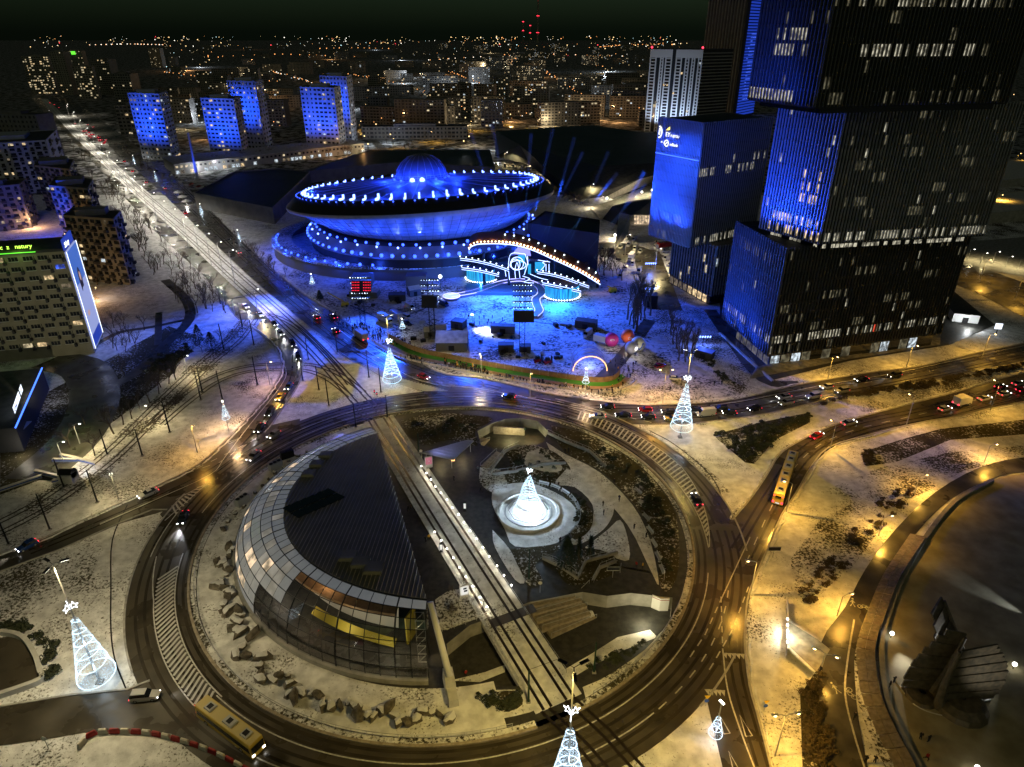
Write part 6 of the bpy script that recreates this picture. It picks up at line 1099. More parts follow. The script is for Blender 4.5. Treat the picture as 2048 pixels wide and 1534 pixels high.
def crowd(n, poly, where, grp):
    xs, ys = [p[0] for p in poly], [p[1] for p in poly]; k = 0
    while k < n:
        x, y = rnd.uniform(min(xs), max(xs)), rnd.uniform(min(ys), max(ys))
        if inside((x, y), poly): c = rnd.choice(CW); person(x, y, c, f'person in {"a pale" if c == "white" else "an" if c == "olive" else "a"} {"" if c == "white" else c} coat {where}'.replace('  ', ' '), grp + ', ' + c); k += 1
crowd(95, [(655, 622), (700, 640), (760, 662), (830, 690), (830, 704), (770, 690), (700, 665), (655, 640)], 'in the crowd packed behind the light mast', 'crowd behind the light mast'); crowd(20, [(802, 712), (850, 722), (850, 732), (802, 718)], 'in the small group by the pale barriers', 'group by the barriers'); crowd(60, [(888, 722), (962, 738), (980, 745), (975, 752), (920, 738), (888, 731)], 'in the crowd below the slender white lamp', 'crowd below the white lamp')
crowd(34, [(1000, 752), (1100, 768), (1180, 780), (1215, 785), (1215, 792), (1100, 776), (1000, 758)], 'strung out along the barriers toward the dome', 'people along the barriers'); crowd(26, [(1215, 720), (1275, 725), (1262, 765), (1240, 790), (1215, 788), (1230, 745)], 'on the trampled path beside the dome', 'people beside the dome'); crowd(14, [(930, 630), (1010, 640), (990, 660), (945, 655)], 'on the show ground near the white light patch', 'people near the white light')
for px, py, c, lb in ((1130, 908, 'black', 'pair of dark walkers at the top of the ring path, left one'), (1137, 905, 'black', 'pair of dark walkers at the top of the ring path, right one'), (1228, 968, 'black', 'lone walker on the snowy edge of the ring path'), (1238, 1002, 'navy', 'walker with long shadow in the middle of the ring path'), (1117, 975, 'brown', 'walker in brown behind the fountain tree'), (1206, 1012, 'olive', 'walker on the snowy lawn, upper one'), (1207, 1030, 'black', 'walker on the snowy lawn, lower one'), (1268, 1058, 'black', 'cyclist like walker lower on the ring path'), (1292, 1075, 'black', 'walker beside the bench row on the ring path'), (1272, 1135, 'red', 'person with a red light at the top of the wide stairs'), (1285, 1137, 'yellow', 'person in orange at the top of the wide stairs'), (1120, 1085, 'black', 'person at the edge of the fountain terrace'), (908, 962, 'black', 'person between two globe lamps on the dark paving'), (862, 962, 'black', 'person beside the globe lamps nearest the canopy'), (962, 985, 'black', 'person on the paving near the fountain terrace'), (956, 943, 'grey', 'person on the paving below the canopy corner'), (817, 1022, 'black', 'couple beside the long hall wall, left one'), (822, 1020, 'brown', 'couple beside the long hall wall, right one'), (852, 1084, 'black', 'pair by the long hall wall further down, left one'), (858, 1080, 'yellow', 'pair by the long hall wall further down, orange coat'), (932, 1352, 'red', 'person in red in the sunken passage')): person(px, py, c, lb, z=-3.2 if py > 1300 else 0.0)
for px, py, c, lb in ((1778, 1375, 'black', 'pair standing beside the left wing sculpture, left one'), (1787, 1366, 'black', 'pair standing beside the left wing sculpture, right one'), (1840, 1478, 'black', 'visitor with a stroller on the dark square'), (1856, 1484, 'black', 'visitor with a long shadow on the dark square'), (1852, 1520, 'red', 'visitor with a red bag on the dark square'), (1708, 1438, 'black', 'cyclist on the path beside the stone wall'), (1640, 1345, 'black', 'person under the twin park lamp by the subway'), (1730, 1525, 'black', 'pair low on the path by the stone wall, left one'), (1748, 1526, 'black', 'pair low on the path by the stone wall, right one'), (1443, 770, 'black', 'lone walker on the snow by the tower corner'), (1340, 782, 'black', 'walker on the bright snow beside the slender lamp'), (1428, 745 + 26, 'black', 'walker crossing towards the tower')): person(px, py, c, lb, z=.1)
# ================================================================== buildings
class Face:
    def __init__(s, a, b):
        s.a = Vector((a.x, a.y, 0)); d = Vector((b.x - a.x, b.y - a.y, 0)); s.w = d.length; s.u = d / s.w; s.n = Vector((s.u.y, -s.u.x, 0))
    def p(s, u, z, off=0.0): return s.a + s.u * u + s.n * off + Vector((0, 0, z))
    def quad(s, mb, u0, u1, z0, z1, off=.06, mi=0): return mb.quad(s.p(u0, z0, off), s.p(u1, z0, off), s.p(u1, z1, off), s.p(u0, z1, off), mi)
    def box(s, mb, u0, u1, z0, z1, off0, off1, mi=0):
        v = [s.p(u, z, o) for o in (off0, off1) for z in (z0, z1) for u in (u0, u1)]
        return mb.add(v, [(4, 5, 7, 6), (0, 4, 6, 2), (1, 3, 7, 5), (2, 6, 7, 3), (0, 1, 5, 4)], mi)
def quad_of(A, B, D): A, B, D = [Vector((p.x, p.y, 0)) for p in (A, B, D)]; return A, B, B + D - A, D
for n_w, c_w, s_w in (('win_warm', (1.0, .72, .38), 1.1), ('win_yellow', (1.0, .82, .5), .85), ('win_cool', (.8, .92, 1.0), .9), ('win_dim', (1.0, .78, .5), .2), ('win_office', (1.0, .93, .70), .6), ('win_office_dim', (.9, .8, .5), .15), ('win_blue', (.06, .14, 1.0), 1.2)): room(em(n_w, c_w, s_w))
mat('win_dark', (.02, .023, .03), .1, 0, .7); mat('fin', (.32, .33, .35), .45, .2); mat('fin_dark', (.11, .11, .105), .45, .3); mat('spandrel', (.02, .021, .024), .35, .2, .5)
LIT = ['win_warm', 'win_yellow', 'win_cool', 'win_warm', 'win_dim']
def slab(name, A, B, D, z0, z1, floors, na, nd, wall, label, lit=.15, roofm='roof_dark', group=None, single=True, lits=LIT, ww=.62, wh=.5, balc=False, seed=1, extra=True, bands=False):
    """slab block: two visible faces with rows of windows; A front corner, B left, D right"""
    r2 = random.Random(seed); A, B, Cc, D = quad_of(A, B, D); t, q = block(name, [A, D, Cc, B], z0, z1, wall, roofm, label)
    if group: t['group'] = group
    fh = (z1 - z0) / floors; dark = MB(); litm = {}
    for f, n in ((Face(B, A), na), (Face(A, D), nd)):
        if n < 1: continue
        cw_ = f.w / n; cv = [r2.choice([.55, .8, 1, 1.25]) for _ in range(n)]
        for i in range(floors):
            for j in range(n):
                u0, u1 = (j + .5 - ww * cv[j] / 2) * cw_, (j + .5 + ww * cv[j] / 2) * cw_; za, zb = z0 + (i + .32) * fh, z0 + (i + .32 + wh) * fh
                if r2.random() < lit:
                    mt = r2.choice(lits)
                    if single: part(f.box(MB(), u0, u1, za, zb, 0, .09), 'window', mt, t)
                    else: f.quad(litm.setdefault(mt, MB()), u0, u1, za, zb, .08)
                else: f.box(dark, u0, u1, za, zb, 0, .07) if single else f.quad(dark, u0, u1, za, zb, .06)
                if balc and (j + i) % 2 == 0: bb = MB(); f.box(bb, u0 - .3, u1 + .3, za - fh * .3, za + fh * .06, .05, 1.3); part(bb, 'balcony', 'wall_dark', t)
            if bands: bb = MB(); f.box(bb, .0, f.w, z0 + i * fh, z0 + (i + .24) * fh, 0, .35); part(bb, 'floor_band', wall, t)
    if dark.v: part(dark, 'windows', 'win_dark', t, stuff=True)
    for k, mm in litm.items(): part(mm, 'windows', k, t, stuff=True)
    if extra:
        c = (A + Cc) / 2; rz = math.atan2((D - A).y, (D - A).x); part(MB().box((c.x, c.y, z1), ((D - A).length * .4, (B - A).length * .45, 2.6), rz), 'roof_house', wall, t)
    return t
# ---- the office towers with vertical fins
def fin_box(t, A, B, D, z0, z1, fa, fd, floors, lita, litd, roofm='roof_dark', rnds=3, finm='fin', seed=0):
    r2 = random.Random(seed); A, B, Cc, D = quad_of(A, B, D); core = part(MB().prism([A, D, Cc, B], z0, z1), 'core', 'glass_dark', t)
    part(MB().prism([A, D, Cc, B], z1 + .01, z1 + .3), 'roof', roofm, t); part(MB().poly([B, Cc, D, A], z0 - .02), 'underside', 'spandrel', t)
    fh = (z1 - z0) / floors
    for f, n, lf in ((Face(B, A), fa, lita), (Face(A, D), fd, litd)):
        mb = MB(); cw_ = f.w / n
        for k in range(n + 1): f.box(mb, k * cw_ - .12, k * cw_ + .12, z0 - .1, z1 + .9, .02, .55)
        part(mb, 'fins', finm, t, stuff=True)
        mb = MB()
        for i in range(floors + 1): f.box(mb, 0, f.w, z0 + i * fh - .45, z0 + i * fh + .35, .005, .12)
        part(mb, 'floor_bands', 'spandrel', t, stuff=True)
        cnt = 0
        for i in range(floors):
            for k in range(n):
                mt = lf(i, k / n, r2)
                if mt and cnt < 270: cnt += 1; part(f.quad(MB(), k * cw_ + .15, (k + 1) * cw_ - .15, z0 + i * fh + .4, z0 + (i + 1) * fh - .5, .03), 'lit_window', mt, t)
cl = lambda i, u: math.sin(i * 2.3 + u * 8) + math.sin(u * 21 + i * 1.7) > .75
A2 = g(1530, 738); B2 = g(1442, 660); D2 = g(1872, 692)
tw = thing('office_tower', A2, 'tall dark glass office tower of stacked shifted blocks beside the road', 'skyscraper')
of = lambda r2: r2.choice(['win_office', 'win_office_dim', 'win_office'])
def l1a(i, u, r): return of(r) if (i == 1 and r.random() < .75) or r.random() < .03 else 'win_office_dim' if i == 8 and r.random() < .5 else None
def l1d(i, u, r):
    if i == 1 and r.random() < .72: return of(r) if r.random() > .05 else 'barrier_lit'
    return 'win_office_dim' if cl(i, u) and r.random() < (.75 if i in (2, 4, 5) else .35) else ('win_office' if r.random() < .008 else None)
em('barrier_lit', (1, .1, .05), .9)
fin_box(tw, A2, B2, D2, 5.0, 40.5, 22, 60, 10, l1a, l1d, finm='fin_dark', seed=3)
# glazed ground floor set back under the block
A_, B_, C_, D_ = quad_of(A2, B2, D2); ctr = (A_ + C_) / 2; ins = [p.lerp(ctr, .05) for p in (A_, D_, C_, B_)]
part(MB().prism(ins, 0, 5.0), 'lobby', 'glass_dark', tw)
for f in (Face(ins[3], ins[0]), Face(ins[0], ins[1])):
    for k in range(int(f.w / 4)): 
        if rnd.random() < .55: part(f.quad(MB(), k * 4 + .3, k * 4 + 3.7, .4, 4.4, .05), 'lobby_pane', 'win_office_dim' if rnd.random() < .8 else 'win_cool', tw)
A3, B3, D3 = g(1637, 487, 43.5), g(1520, 455, 43.5), g(1966, 470, 43.5)
def l2a(i, u, r): return 'win_warm' if (.55 < u < .85 and i in (3, 4, 5) and r.random() < .6) or (i in (0, 1) and r.random() < .45) else ('win_office' if r.random() < .03 else None)
def l2d(i, u, r): return 'win_office' if (i == 0 and r.random() < .6) else 'win_office_dim' if cl(i, u) and r.random() < .4 else ('win_office' if r.random() < .008 else None)
bp_ = part(MB().prism([A3.lerp(ctr, .12), D3.lerp(ctr, .12), (B3 + D3 - A3).lerp(ctr, .12), B3.lerp(ctr, .12)], 40.8, 43.4), 'recess', 'glass_dark', tw)
for f in (Face(B3.lerp(ctr, .12), A3.lerp(ctr, .12)), Face(A3.lerp(ctr, .12), D3.lerp(ctr, .12))):
    for k in range(int(f.w / 1.5)):
        if rnd.random() < .7: part(f.quad(MB(), k * 1.5 + .15, k * 1.5 + 1.35, 41, 43.2, .04), 'lit_window', 'win_office', tw)
fin_box(tw, A3, B3, D3, 43.6, 81.5, 21, 54, 11, l2a, l2d, finm='fin', seed=5)
A4, B4, D4 = g(1628, 214, 83.5), g(1498, 198, 83.5), g(2012, 205, 83.5)
def l3a(i, u, r): return 'win_office' if (i == 0 and u < .7) or (i in (3, 4) and .2 < u < .75 and r.random() < .6) else ('win_office_dim' if r.random() < .05 else None)
def l3d(i, u, r): return 'win_office' if (i in (3,) and .15 < u < .8 and r.random() < .65) else ('win_office_dim' if (i in (0, 6) and r.random() < .35) or (cl(i, u) and r.random() < .25) else ('win_office' if i == 6 and .1 < u < .75 and r.random() < .7 else None))
part(MB().prism([A4.lerp(ctr, .08), D4.lerp(ctr, .08), (B4 + D4 - A4).lerp(ctr, .08), B4.lerp(ctr, .08)], 81.6, 83.5), 'recess', 'glass_dark', tw)
fin_box(tw, A4, B4, D4, 83.6, 134, 20, 54, 14, l3a, l3d, finm='fin_dark', seed=8)
for Q_, zz, hh, wt in (((B2, A2), 1, 24, 26000), ((B3, A3), 42, 66, 20000), ((B4, A4), 80, 100, 5000)):
    f = Face(*Q_)
    for u in (.2, .5, .8): lamp('SPOT', f.p(f.w * u, zz, 7), (.012, .07, 1), wt, tw, 'facade_fill', aim=f.p(f.w * u, hh, 0), cone=100, blend=1)  # unseen blue spots added, standing in for stage light on the left faces
A5, B5, D5 = g(1408, 250, 70), g(1320, 238, 70), g(1545, 237, 70)
t1 = thing('office_tower', g(1418, 610), 'lower blue lit striped office tower with white logos', 'skyscraper')
def m1a(i, u, r): return 'win_blue' if (i in (7, 8, 9) and r.random() < .22) else 'win_office' if (i == 2 and .3 < u < .75 and r.random() < .6) or (i == 0 and u < .4 and r.random() < .4) else None
def m1d(i, u, r): return 'win_office' if (i == 7 and u < .9 and r.random() < .55) or (i == 8 and r.random() < .25) or (i == 0 and r.random() < .7) else None
fin_box(t1, A5, B5, D5, 24.5, 70, 28, 32, 12, m1a, m1d, seed=11)
A6, B6, D6 = g(1418, 610), g(1338, 565), g(1530, 590)
fin_box(t1, A6, B6, D6, 4, 24.0, 16, 22, 5, lambda i, u, r: 'win_yellow' if r.random() < .04 else None, lambda i, u, r: 'win_cool' if r.random() < .04 else None, seed=12)
part(MB().prism([p for p in quad_of(A6, B6, D6)], 0, 3.9), 'lobby', 'glass_dark', t1)
f = Face(*quad_of(A6, B6, D6)[1::-1])
for k in range(8): part(f.quad(MB(), k * 3.6 + .3, k * 3.6 + 3.1, .3, 3.4, .06), 'lobby_pane', 'win_warm' if k > 3 else 'win_dim', t1)
f = Face(*quad_of(A5, B5, D5)[1::-1]); W_ = f.w
part(MB().tube([f.p(.0, 57.5, .7), f.p(W_, 57.5, .7)], .12, 4), 'edge_light', 'em_blue', t1)
for body, u, z, s, mm in (('EY', .20, 64.2, 2.3, 'em_sign'), ('FUJITSU', .32, 64.2, 1.35, 'em_sign'), ('mBank', .32, 61.0, 1.6, 'em_sign'), ('sii', .105, 61.6, 1.1, 'em_sign')):
    if 'em_sign' not in M: em('em_sign', (.95, .98, 1), 1.5)
    text(body, s, 'logo_letters', mm, t1, f.p(W_ * u, z, .75), f.u, (0, 0, 1))
part(MB().add([f.p(W_ * .20, 66.4, .8), f.p(W_ * .29, 66.7, .8), f.p(W_ * .29, 67.9, .8)], [(0, 1, 2)]), 'logo_mark', 'em_yellow', t1)
part(MB().tube([f.p(W_ * .235 + 1.15 * math.cos(R(a)), 61.7 + (1.1 + .3 * math.cos(R(a))) * math.sin(R(a)), .75) for a in range(0, 361, 24)], .2, 4).tube([f.p(W_ * .215, 61.3, .75), f.p(W_ * .255, 62.1, .75)], .2, 4), 'logo_mark', 'em_sign', t1)
part(MB().tube([f.p(W_ * .045, 63.4, .75)] + [f.p(W_ * .05 + 1.3 * math.cos(R(a)), 65.4 + 2.0 * math.sin(R(a)), .75) for a in range(-100, 110, 20)] + [f.p(W_ * .05, 67.6, .75)], .28, 4).tube([f.p(W_ * .045, 64.4, .75), f.p(W_ * .055, 66.8, .75)], .28, 4), 'logo_mark', 'em_sign', t1)
for px, z, wt in ((1360, 1.0, 20000), (1390, 1.0, 20000)): lamp('SPOT', g(px, 620, z), (.012, .07, 1), wt, t1, 'facade_fill', aim=g(px - 10, 560, 30), cone=80, blend=1)  # unseen spots added to turn the lower block blue
for u in (.2, .5, .8): lamp('SPOT', f.p(W_ * u, 26, 6), (.012, .07, 1), 32000, t1, 'facade_fill', aim=f.p(W_ * u, 52, 0), cone=80, blend=1); lamp('SPOT', f.p(W_ * u, 72, 9), (.012, .07, 1), 12000, t1, 'facade_fill', aim=f.p(W_ * u, 48, 0), cone=90, blend=1)  # more unseen blue spots added, from below and above, for the stage light
# stepped terrace and retaining steps beside the tall tower
for k in range(7): struct(MB().prism(gs([(1500 + k * 2, 758 - k * 2.4), (1700, 718 - k * 2.4), (1880, 690 - k * 2.4), (1880, 686 - k * 2.4), (1700, 714 - k * 2.4), (1500 + k * 2, 754 - k * 2.4)]), 0, .2 + k * .17), 'terrace_step', 'paving_light')
sheet('tower_terrace', gs([(1440, 668), (1540, 762), (1700, 722), (1900, 690), (1990, 650), (1880, 560), (1440, 600)]), 'paving', .08)
mat('letter_white', (.7, .7, .68), .7)
# ---- white framed hotel and slim towers behind
A7, B7, D7 = g(1388, 268), g(1288, 262), g(1445, 262)
ho = thing('apartment_tower', A7, 'white framed apartment tower with tall vertical bays', 'tower'); A_, B_, C_, D_ = quad_of(A7, B7, D7); part(MB().prism([A_, D_, C_, B_], 0, 84), 'core', 'win_dark', ho); part(MB().prism([A_, D_, C_, B_], 84.01, 84.5), 'roof', 'roof_dark', ho)
f = Face(B_, A_); mat('white_frame', (.5, .52, .58), .6)
for u0, u1 in ((0, .13), (.2, .27), (.3, .43), (.5, .62), (.68, .76), (.8, .87), (.92, 1.0)):
    mb = MB(); f.box(mb, u0 * f.w, u0 * f.w + 1.3, 0, 84, 0, .8); f.box(mb, u1 * f.w - 1.3, u1 * f.w, 0, 84, 0, .8); part(mb, 'frame_column', 'white_frame', ho)
    for k in range(26): mb = MB(); f.box(mb, u0 * f.w + 1.3, u1 * f.w - 1.3, 1 + k * 3.2, 1.9 + k * 3.2, 0, .6); part(mb, 'sill', 'white_frame', ho)
for u0, u1 in ((0, .43), (.5, 1)): mb = MB(); f.box(mb, u0 * f.w, u1 * f.w, 76, 84, .81, 1.0); part(mb, 'top_band', 'white_frame', ho)
for k in range(26): mb = MB(); Face(A_, D_).box(mb, 0, Face(A_, D_).w, k * 3.2, k * 3.2 + 1.2, 0, .8); part(mb, 'balcony_band', 'wall_grey', ho)
for u, z, mm in ((.3, 48, 'win_warm'), (.36, 48, 'win_warm'), (.5, 40, 'win_warm'), (.95, 70, 'win_cool'), (.18, 30, 'win_dim'), (.8, 22, 'win_yellow'), (.62, 60, 'win_warm')): part(f.quad(MB(), u * f.w, u * f.w + 2, z, z + 2, .9), 'window', mm, ho)
for u in (.2, .5, .8): lamp('SPOT', f.p(u * f.w, 2, 14), (.62, .78, 1), 22000, ho, 'facade_fill', aim=f.p(u * f.w, 44, 0), cone=95, blend=1)
for u in (.02, .98): part(MB().sphere(f.p(u * f.w, 86, 0), 1.1, 6, 4), 'beacon', 'em_red', ho)
A8, B8, D8 = g(1464, 238), g(1392, 231), g(1506, 229)
hb = thing('slim_tower', A8, 'very tall slim tower with a blue glowing balcony stripe', 'skyscraper'); A_, B_, C_, D_ = quad_of(A8, B8, D8); part(MB().prism([A_, D_, C_, B_], 0, 170), 'core', 'wall_dark', hb)
f = Face(B_, A_)
for k in range(13): mb = MB(); f.box(mb, k * f.w / 13, k * f.w / 13 + .9, 0, 170, 0, .9); part(mb, 'fin', 'wall_grey', hb)
f2 = Face(A_, D_)
for k in range(48): mb = MB(); f2.box(mb, f2.w * .15, f2.w * .95, 3 + k * 3.4, 5 + k * 3.4, 0, 1.4); part(mb, 'balcony', 'balcony_blue' if 'balcony_blue' in M else em('balcony_blue', (.03, .1, 1), .35).name, hb)
for k in range(40): part(f2.quad(MB(), f2.w * (.2 + .7 * rnd.random()), f2.w * .24 + f2.w * .7 * rnd.random() * 0 + f2.w * .05, 20 + k * 2, 21.2 + k * 2, 1.6), 'balcony_lamp', 'win_blue', hb) if k % 2 else None
# ---- blue lit blocks along the avenue
mat('block_blue', (.32, .34, .40), .8, noise=.3, c2=(.4, .42, .48)); mat('block_grey', (.17, .165, .155), .85, noise=.25, c2=(.23, .22, .2)); mat('block_dark', (.13, .125, .12), .85, noise=.3, c2=(.18, .175, .17))
for k, (a, b, d, zt, lb) in enumerate((((346, 322), (286, 318), (362, 312), 54, 'blue lit slab tower beside the avenue, lone one'), ((488, 322), (424, 318), (500, 312), 50, 'blue lit slab tower above the low shops, front one of the middle pair'), ((532, 300), (476, 296), (546, 292), 60, 'blue lit slab tower of the middle pair, rear one'), ((682, 308), (616, 304), (694, 298), 56, 'blue lit slab tower of the right pair, front one'), ((706, 288), (654, 284), (716, 280), 62, 'blue lit slab tower of the right pair, rear one'))):
    t = slab('tower_block', g(*a), g(*b), g(*d), 0, zt, 15, 8, 3, 'block_blue', lb, .13, group='blue lit tower blocks', single=True, seed=20 + k, ww=.55, wh=.45)
    F_ = Face(Vector((g(*b).x, g(*b).y, 0)), g(*a))
    for u in (.25, .75): lamp('SPOT', F_.p(F_.w * u, 17 if k not in (2, 4) else 34, 30), (.012, .09, 1), 27000, t, 'facade_wash', aim=F_.p(F_.w * u, zt * .62, 0), cone=85, blend=1)
# ---- the block with the roof lettering and billboard
NA_, NB, ND = g(190, 706), g(-60, 730), g(205, 672)
nb = thing('apartment_block', NA_, 'grey balconied apartment block with green roof lettering and a lit billboard gable', 'building'); A_, B_, C_, D_ = quad_of(NA_, NB, ND); H_ = 36.5
part(MB().prism([A_, D_, C_, B_], 0, H_), 'wall', 'nat_wall' if 'nat_wall' in M else mat('nat_wall', (.24, .22, .17), .85, noise=.3, c2=(.3, .28, .22)).name, nb); part(MB().prism([A_, D_, C_, B_], H_ + .02, H_ + .9), 'parapet', 'wall_dark', nb); part(MB().prism([p.lerp((A_ + C_) / 2, .06) for p in (A_, D_, C_, B_)], H_ + .92, H_ + .95), 'roof', 'roof_dark', nb)
f = Face(B_, A_); nfl = 11; fh = H_ / nfl; ncol = 9; cw_ = f.w / ncol
for i in range(1, nfl):
    for j in range(ncol):
        u = j * cw_; k = rnd.random(); mt = 'win_dark' if k > .1 else rnd.choice(['win_warm', 'win_yellow', 'win_dim'])
        if (i, j) == (nfl - 2, ncol - 1): mt = 'win_blue'
        for s in range(3): w0 = u + .5 + s * .95; o = part(f.box(MB(), w0, w0 + .8, i * fh + 1.0, i * fh + 2.4, -.02, .06), 'window', mt, nb)
        part(f.box(MB(), u + .4, u + 3.3, i * fh + .86, i * fh + .98, 0, .2), 'sill', 'white_paint', nb)
        if (i + j) % 2 == 0 or j % 3 == 1:
            bl = part(f.box(MB(), u + 3.4, u + cw_ - .2, i * fh + .1, i * fh + 1.2, .0, 1.3), 'balcony', 'wall_dark', nb); part(f.box(MB(), u + 3.6, u + cw_ - .5, i * fh + 1.25, i * fh + 2.5, .0, .05), 'balcony_door', 'win_dark' if rnd.random() < .9 else 'win_dim', bl)
text('c  z   natury', 1.9, 'roof_letters', 'em_green', nb, f.p(f.w - 9.0, H_ + 1.6, -1.0), f.u, (0, 0, 1), shear=.1, align='RIGHT'); part(MB().tube([f.p(f.w - 32, H_ + .5, .3), f.p(f.w - 8, H_ + .5, .3)], .14, 4), 'neon_line', 'em_green_line', nb)
for u in (22, 13): lamp('POINT', f.p(f.w - u, H_ + 2.4, 1.2), (.4, 1, .1), 160, nb, 'letter_glow', size=.8)
# billboard gable: a plain stand-in poster of a figure against a blue sky
f = Face(A_, D_); bw = f.w; em('board_sky', (.08, .22, .8), .55); em('board_pale', (.42, .5, .95), .6); em('board_rim', (.8, .88, 1), 2.2); em('board_dark', (.02, .015, .03), .3); em('board_skin', (.8, .5, .45), .55); em('board_deep', (.02, .06, .55), .6)
bd = part(f.box(MB(), .2, bw - .2, 1.5, H_ - .5, 0, .5), 'billboard', 'board_pale', nb)
for z0_, z1_, mm, u0, u1, nm in ((24, H_ - .8, 'board_sky', .8, bw - .8, 'print_sky'), (1.8, 6, 'board_deep', .8, bw - .8, 'print_base'), (19, 29, 'board_dark', bw * .35, bw * .62, 'print_hair'), (24, 27.4, 'board_skin', bw * .43, bw * .57, 'print_face'), (11, 22, 'board_pale', bw * .3, bw * .75, 'print_dress'), (12, 14, 'board_skin', bw * .25, bw * .45, 'print_hand')):
    n_ = 10; c_u, c_z, ru, rz_ = (u0 + u1) / 2, (z0_ + z1_) / 2, (u1 - u0) / 2, (z1_ - z0_) / 2; of_ = .52 + .02 * ('hair' in nm) + .04 * ('face' in nm or 'hand' in nm) + .03 * ('dress' in nm)
    pts = [f.p(c_u + ru * math.cos(R(a)), c_z + rz_ * math.sin(R(a)), of_) for a in range(0, 360, 36)] if mm in ('board_dark', 'board_skin') or 'dress' in nm else [f.p(u0, z0_, of_), f.p(u1, z0_, of_), f.p(u1, z1_, of_), f.p(u0, z1_, of_)]
    part(MB().add(pts, [tuple(range(len(pts)))]), nm, mm, bd)
for u in (.25, bw - .25): part(MB().tube([f.p(u, 1.5, .6), f.p(u, H_ - .4, .6)], .1, 4), 'rim_tube', 'board_rim', bd)
part(f.box(MB(), -.5, bw * .8, H_ + .3, H_ + 3.8, .1, .6), 'sign_box', 'board_deep', nb); text('Salony', 2.4, 'sign_letters', 'board_rim', nb, f.p(.2, H_ + 1.0, .66), f.u, (0, 0, 1), shear=.2)
lamp('SPOT', g(60, 800, 11), (1, .9, .55), 5200, nb, 'block_fill', aim=g(80, 705, 16), cone=110, blend=1); lamp('SPOT', f.p(bw / 2, 20, 12), (.2, .3, 1), 1500, nb, 'board_glow', aim=f.p(bw / 2, 0, 6), cone=100)  # first spot is unseen, added to brighten the block front
# ---- further blocks on the left
for a in (((262, 570), (165, 560), (275, 548), 0, 29, 10, 8, 3, 'block_grey', 'apartment block with pale roof edge behind the lit white tree'), ((205, 480), (128, 472), (212, 455), 0, 27, 9, 7, 3, 'block_grey', 'apartment block with blue edge beside the snowy kiosk roof'), ((165, 430), (95, 420), (172, 405), 0, 27, 9, 7, 3, 'block_grey', 'apartment block with recessed dark roof further up the avenue'), ((122, 382), (-60, 398), (140, 352), 0, 34, 11, 14, 2, 'block_blue', 'long blue tinted apartment slab at the left edge'), ((65, 455), (-60, 470), (80, 440), 0, 24, 8, 8, 2, 'block_dark', 'dark apartment block with warm windows at the left edge')):
    slab('apartment_block', g(*a[0]), g(*a[1]), g(*a[2]), *a[3:9], a[9], .10, seed=len(a[9]), balc=True)
lamp('SPOT', g(90, 420, 20), (.012, .07, 1), 20000, None, 'avenue_blue', aim=g(60, 385, 15), cone=90)
lamp('POINT', g(130, 470, 4), (1, .45, .12), 1500, None, 'yard_light'); lamp('POINT', g(155, 585, 5), (1, .5, .12), 1900, None, 'yard_light'); lamp('POINT', g(60, 440, 5), (1, .5, .2), 1500, None, 'yard_light')
shop = thing('shop_block', g(350, 385), 'low two storey shop row with bright windows below the blue towers', 'building'); A_, B_, C_, D_ = quad_of(g(352, 350), g(330, 335), g(730, 305)); part(MB().prism([A_, D_, C_, B_], 0, 8), 'wall', 'wall_grey', shop); part(MB().prism([A_, D_, C_, B_], 8.02, 8.3), 'roof', 'roof_snow', shop); f = Face(A_, D_)
for k in range(46):
    if rnd.random() < .65: part(f.quad(MB(), f.w * k / 46 + .5, f.w * (k + 1) / 46 - .5, .6, 3.2, .06), 'shop_window', rnd.choice(['win_cool', 'win_warm', 'win_cool', 'win_dim']), shop)
    part(f.quad(MB(), f.w * k / 46 + .9, f.w * (k + 1) / 46 - .9, 5, 6.6, .06), 'window', 'win_yellow' if rnd.random() < .3 else 'win_dark', shop)
lamp('SPOT', f.p(f.w * .8, 12, 25), (1, .55, .25), 5000, shop, 'street_glow', aim=f.p(f.w * .8, 3, 0), cone=110); lamp('POINT', f.p(f.w * .2, 5, 8), (.85, .9, 1), 1500, shop, 'street_glow'); lamp('POINT', f.p(f.w * .1, 5, 5), (.9, .9, .9), 1500, shop, 'street_glow')
t = thing('obelisk_mast', g(396, 362), 'tall thin blue lit mast beside the shop row', 'mast'); b = g(396, 362); part(MB().box(b, (1.6, 1.6, hgt(b, 265)), top=.6), 'shaft', 'block_blue', t); lamp('SPOT', b + Vector((2, -12, 2)), (.012, .07, 1), 9000, t, aim=b + Vector((0, 0, 18)), cone=70)
# sign building at the left edge
sg = thing('bank_pavilion', g(20, 900), 'flat roofed dark pavilion with a lit white roof sign at the left edge', 'building'); q = [g(32, 858, 7), g(85, 738, 7), g(-120, 755, 7), g(-120, 868, 7)]; part(MB().prism(q, 0, 7), 'wall', 'wall_dark', sg); part(MB().prism(q, 7.02, 7.3), 'roof', 'roof_dark', sg)
part(MB().tube([q[0] + Vector((0, 0, .4)), q[1] + Vector((0, 0, .4))], .22, 4), 'edge_light', 'em_blue_soft', sg)
e0, e1 = g(30, 828, 8.3), g(46, 780, 8.3); d_ = (e1 - e0).normalized(); nq = Vector((d_.y, -d_.x, 0)); em('sign_face', (.8, .88, 1), 1.5)
for a0, a1, tx in ((0, .68, 'Q bnk'), (.76, 1.0, 'x')): 
    P0, P1 = e0.lerp(e1, a0), e0.lerp(e1, a1); o = part(MB().add([P0, P1, P1 + Vector((0, 0, 2.0)), P0 + Vector((0, 0, 2.0))], [(0, 1, 2, 3)]), 'sign_panel', 'sign_face', sg); text(tx, 1.6, 'sign_letters', 'board_deep', sg, P0 + d_ * .4 + nq * .06 + Vector((0, 0, .4)), d_, (0, 0, 1), .02)
